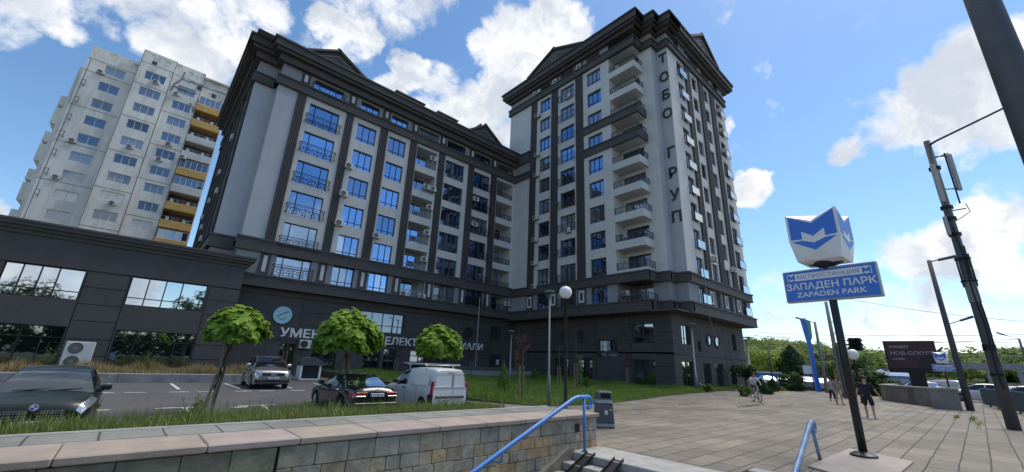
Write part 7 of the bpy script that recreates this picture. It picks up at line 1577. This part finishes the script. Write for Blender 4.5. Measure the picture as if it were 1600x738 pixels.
# wires
wr_ = [((1165, 517), (1600, 520)), ((1160, 522), (1600, 532)), ((1160, 536), (1600, 527)), ((1165, 543), (1600, 541)), ((1320, 465), (1600, 500))]
for i, (p, q) in enumerate(wr_):
    a, b = Vector(atD(p[0], p[1], 75)), Vector(atD(q[0], q[1], 62 + 3 * i)); b = a + (b - a) * 1.15; a = a + (a - b) * .1; mb = MB(); mb.tube([tuple(a.lerp(b, t) - Vector((0, 0, .5 * math.sin(math.pi * t)))) for t in np.linspace(0, 1, 13)], .022, 4); tag(mb.build('overhead_wire', M_IRON), ['overhead wire just under the tower eaves, highest at left', 'second overhead wire from the top at left', 'overhead wire crossing behind the traffic lights', 'lowest overhead wire above the hill', 'steep overhead wire dropping to the right behind the sign board'][i], 'wire', 'overhead tram wires')
# trees and shrubs in the middle distance
def T_(px, py_top, D, rad, seed, label, m, **k): b = atD(px, 604, D); return big_tree((b[0], b[1], -.4), atD(px, py_top, D)[2] + .4, rad, seed, label, m, **k)
T_(1197, 541, 95, 4.8, 301, 'bright yellow green tree above the white kiosk', M_SPR, n=3200, sz=.6, low=.2); T_(1222, 556, 100, 4.5, 302, 'mid green tree right of the bright tree', M_MID, n=2400, sz=.6, low=.15); T_(1180, 556, 105, 4, 303, 'mid green tree beside the tower edge', M_MID, n=2000, sz=.6, low=.15)
T_(1300, 548, 95, 4.5, 304, 'dark broad tree behind the concrete poles', M_DKG, n=2400, sz=.6, low=.1); T_(1322, 545, 100, 4.2, 305, 'dark tree right behind the black sign pole', M_DKG, n=2400, sz=.6, low=.1); T_(1283, 560, 90, 3.6, 306, 'mid green tree behind the blue banner', M_MID, n=2000, sz=.55, low=.1)
T_(1240, 575, 58, 1.7, 307, 'clipped round topped tree before the parked cars', M_DKG, n=2200, sz=.25, low=.15, flat=.8); T_(1350, 570, 60, 2.2, 308, 'large dark shrub behind the man in navy', M_DKG, n=2200, sz=.35, low=.08); T_(1368, 574, 58, 1.9, 309, 'second dark shrub right of the man', M_DKG, n=1800, sz=.35, low=.08); T_(1335, 576, 62, 1.8, 310, 'mid green shrub left of the man', M_MID, n=1600, sz=.35, low=.08)
T_(1166, 565, 52, 1.4, 311, 'small dark round tree right of the tower corner', M_DKG, n=900, sz=.3, low=.55); T_(1578, 538, 190, 6, 312, 'dark tree on the far ridge right of the mast', M_DKG, n=1500, sz=1.1, low=.1)
for i, (px, pt_, D, rad, lb) in enumerate(((1243, 538, 92, 3.4, 'tall dark spruce behind the clipped tree'), (1316, 552, 105, 2.6, 'dark spruce beside the concrete pole'))): b = atD(px, 604, D); thuja((b[0], b[1], -.4), atD(px, pt_, D)[2], rad, 330 + i, lb, M_DKC, 'spruce', 'dark spruces beyond the plaza', 2600, .5)
for i, (px, pt_, D, rad, lb) in enumerate(((1191, 592, 50, .75, 'dark cone shaped shrub right of the cyclist'), (1209, 592, 52, .85, 'second cone shaped shrub before the kiosk'), (1197, 603, 44, .6, 'low ragged conifer by the paving edge'))): b = atD(px, 612, D); thuja((b[0], b[1], 0), atD(px, pt_, D)[2], rad, 340 + i, lb, M_DKC, 'conifer_shrub', 'cone shaped shrubs by the paving', 900, .16)
def shrub(px, py, D, rad, seed, label, m=M_MID): b = atD(px, py, D); return big_tree((b[0], b[1], 0), rad * 1.5, rad, seed, label, m, 'shrub', 700, 14, .1, .16, 'leafy shrubs at the tower foot', 'shrub')
shrub(1163, 616, 38, .6, 350, 'leafy green shrub left of the cyclist'); shrub(1106, 612, 41, .5, 351, 'leafy shrub under the barrier tape')
vg = MB(); tag(MB().quad((44, 14.2, .02), (60, 15.2, .02), (60, 18.2, .03), (44, 17, .03)).build('verge', M_SOIL), kind='structure')
x, y = scatter(5000, 44, 60, 14.4, 18); tag(blade_mesh('verge_grass', np.stack([x, y, 0 * x], 1), .12, M_GRL, .03, .5, 12), 'grass verge beyond the tower corner', 'grass', kind='stuff')
# wooded hill
hm = []; HN, HD = 90, 14
prof = [(1000, 520), (1165, 538), (1200, 538), (1245, 543), (1290, 551), (1340, 556), (1385, 563), (1440, 574), (1480, 572), (1540, 572), (1580, 565), (1620, 566), (1760, 560)]
V = []; F = []; pts = []
for i in range(HN + 1):
    px = 1000 + 760 * i / HN; py = float(np.interp(px, [p[0] for p in prof], [p[1] for p in prof]))
    for j in range(HD + 1):
        f = j / HD; D = 150 + 330 * f; top = atD(px, py + 5, 480)[2]; z = -.6 + (top + .6) * (f ** .8); q = atD(px, 590, D); V.append((q[0], q[1], z))
for i in range(HN):
    for j in range(HD): F.append((i * (HD + 1) + j, (i + 1) * (HD + 1) + j, (i + 1) * (HD + 1) + j + 1, i * (HD + 1) + j + 1))
tag(np_mesh('hill', V, F, mat('hill_soil', (.05, .075, .025), .95, c2=(.035, .055, .02), scale=.05, world=True)), kind='structure')
gg = np.random.default_rng(77); P = []; Nn = []; T = []; S2 = []
for _ in range(1500):
    i = gg.uniform(0, HN - 1e-3); j = HD * gg.uniform(.02, 1) ** .75; a = int(i) * (HD + 1) + int(min(j, HD - .01)); fi, fj = i - int(i), j - int(min(j, HD - .01)); v00, v10, v01 = np.array(V[a]), np.array(V[a + HD + 1]), np.array(V[a + 1]); c = v00 + (v10 - v00) * fi + (v01 - v00) * fj
    r_ = gg.uniform(3, 5.5); tone = np.clip(gg.normal(.45, .28), 0, 1); nL = 46; d = gg.normal(size=(nL, 3)); d /= np.linalg.norm(d, axis=1, keepdims=True); d[:, 2] = np.abs(d[:, 2]) * 1.1 - .15; tall = gg.uniform(.8, 1.5)
    P.append(c + np.array((0, 0, r_ * .7)) + d * r_ * [1, 1, tall] * gg.uniform(.75, 1.05, (nL, 1))); Nn.append(d + gg.normal(size=(nL, 3)) * .35 + [0, 0, .3]); T.append(np.clip(tone + gg.uniform(-.15, .15, nL), 0, 1)); S2.append(gg.uniform(1.4, 2.6, nL))
P = np.concatenate(P); Vv, Ff = leaf_cards(P, np.concatenate(Nn), np.concatenate(S2), .1, 'leaf', 0, 78)
fo = np_mesh('forest', Vv, Ff, leafmat('hill_leaves', (.035, .075, .018), (.19, .25, .05), .02), None, np.concatenate(T)); tag(fo, 'far wooded hill of mixed spring greens', 'forest', kind='stuff')

# tidy up prototypes that were never placed
for k_, (o, _) in list(PROTO.items()):
    if id(o) not in USED:
        for c in list(o.children): bpy.data.objects.remove(c)
        bpy.data.objects.remove(o)
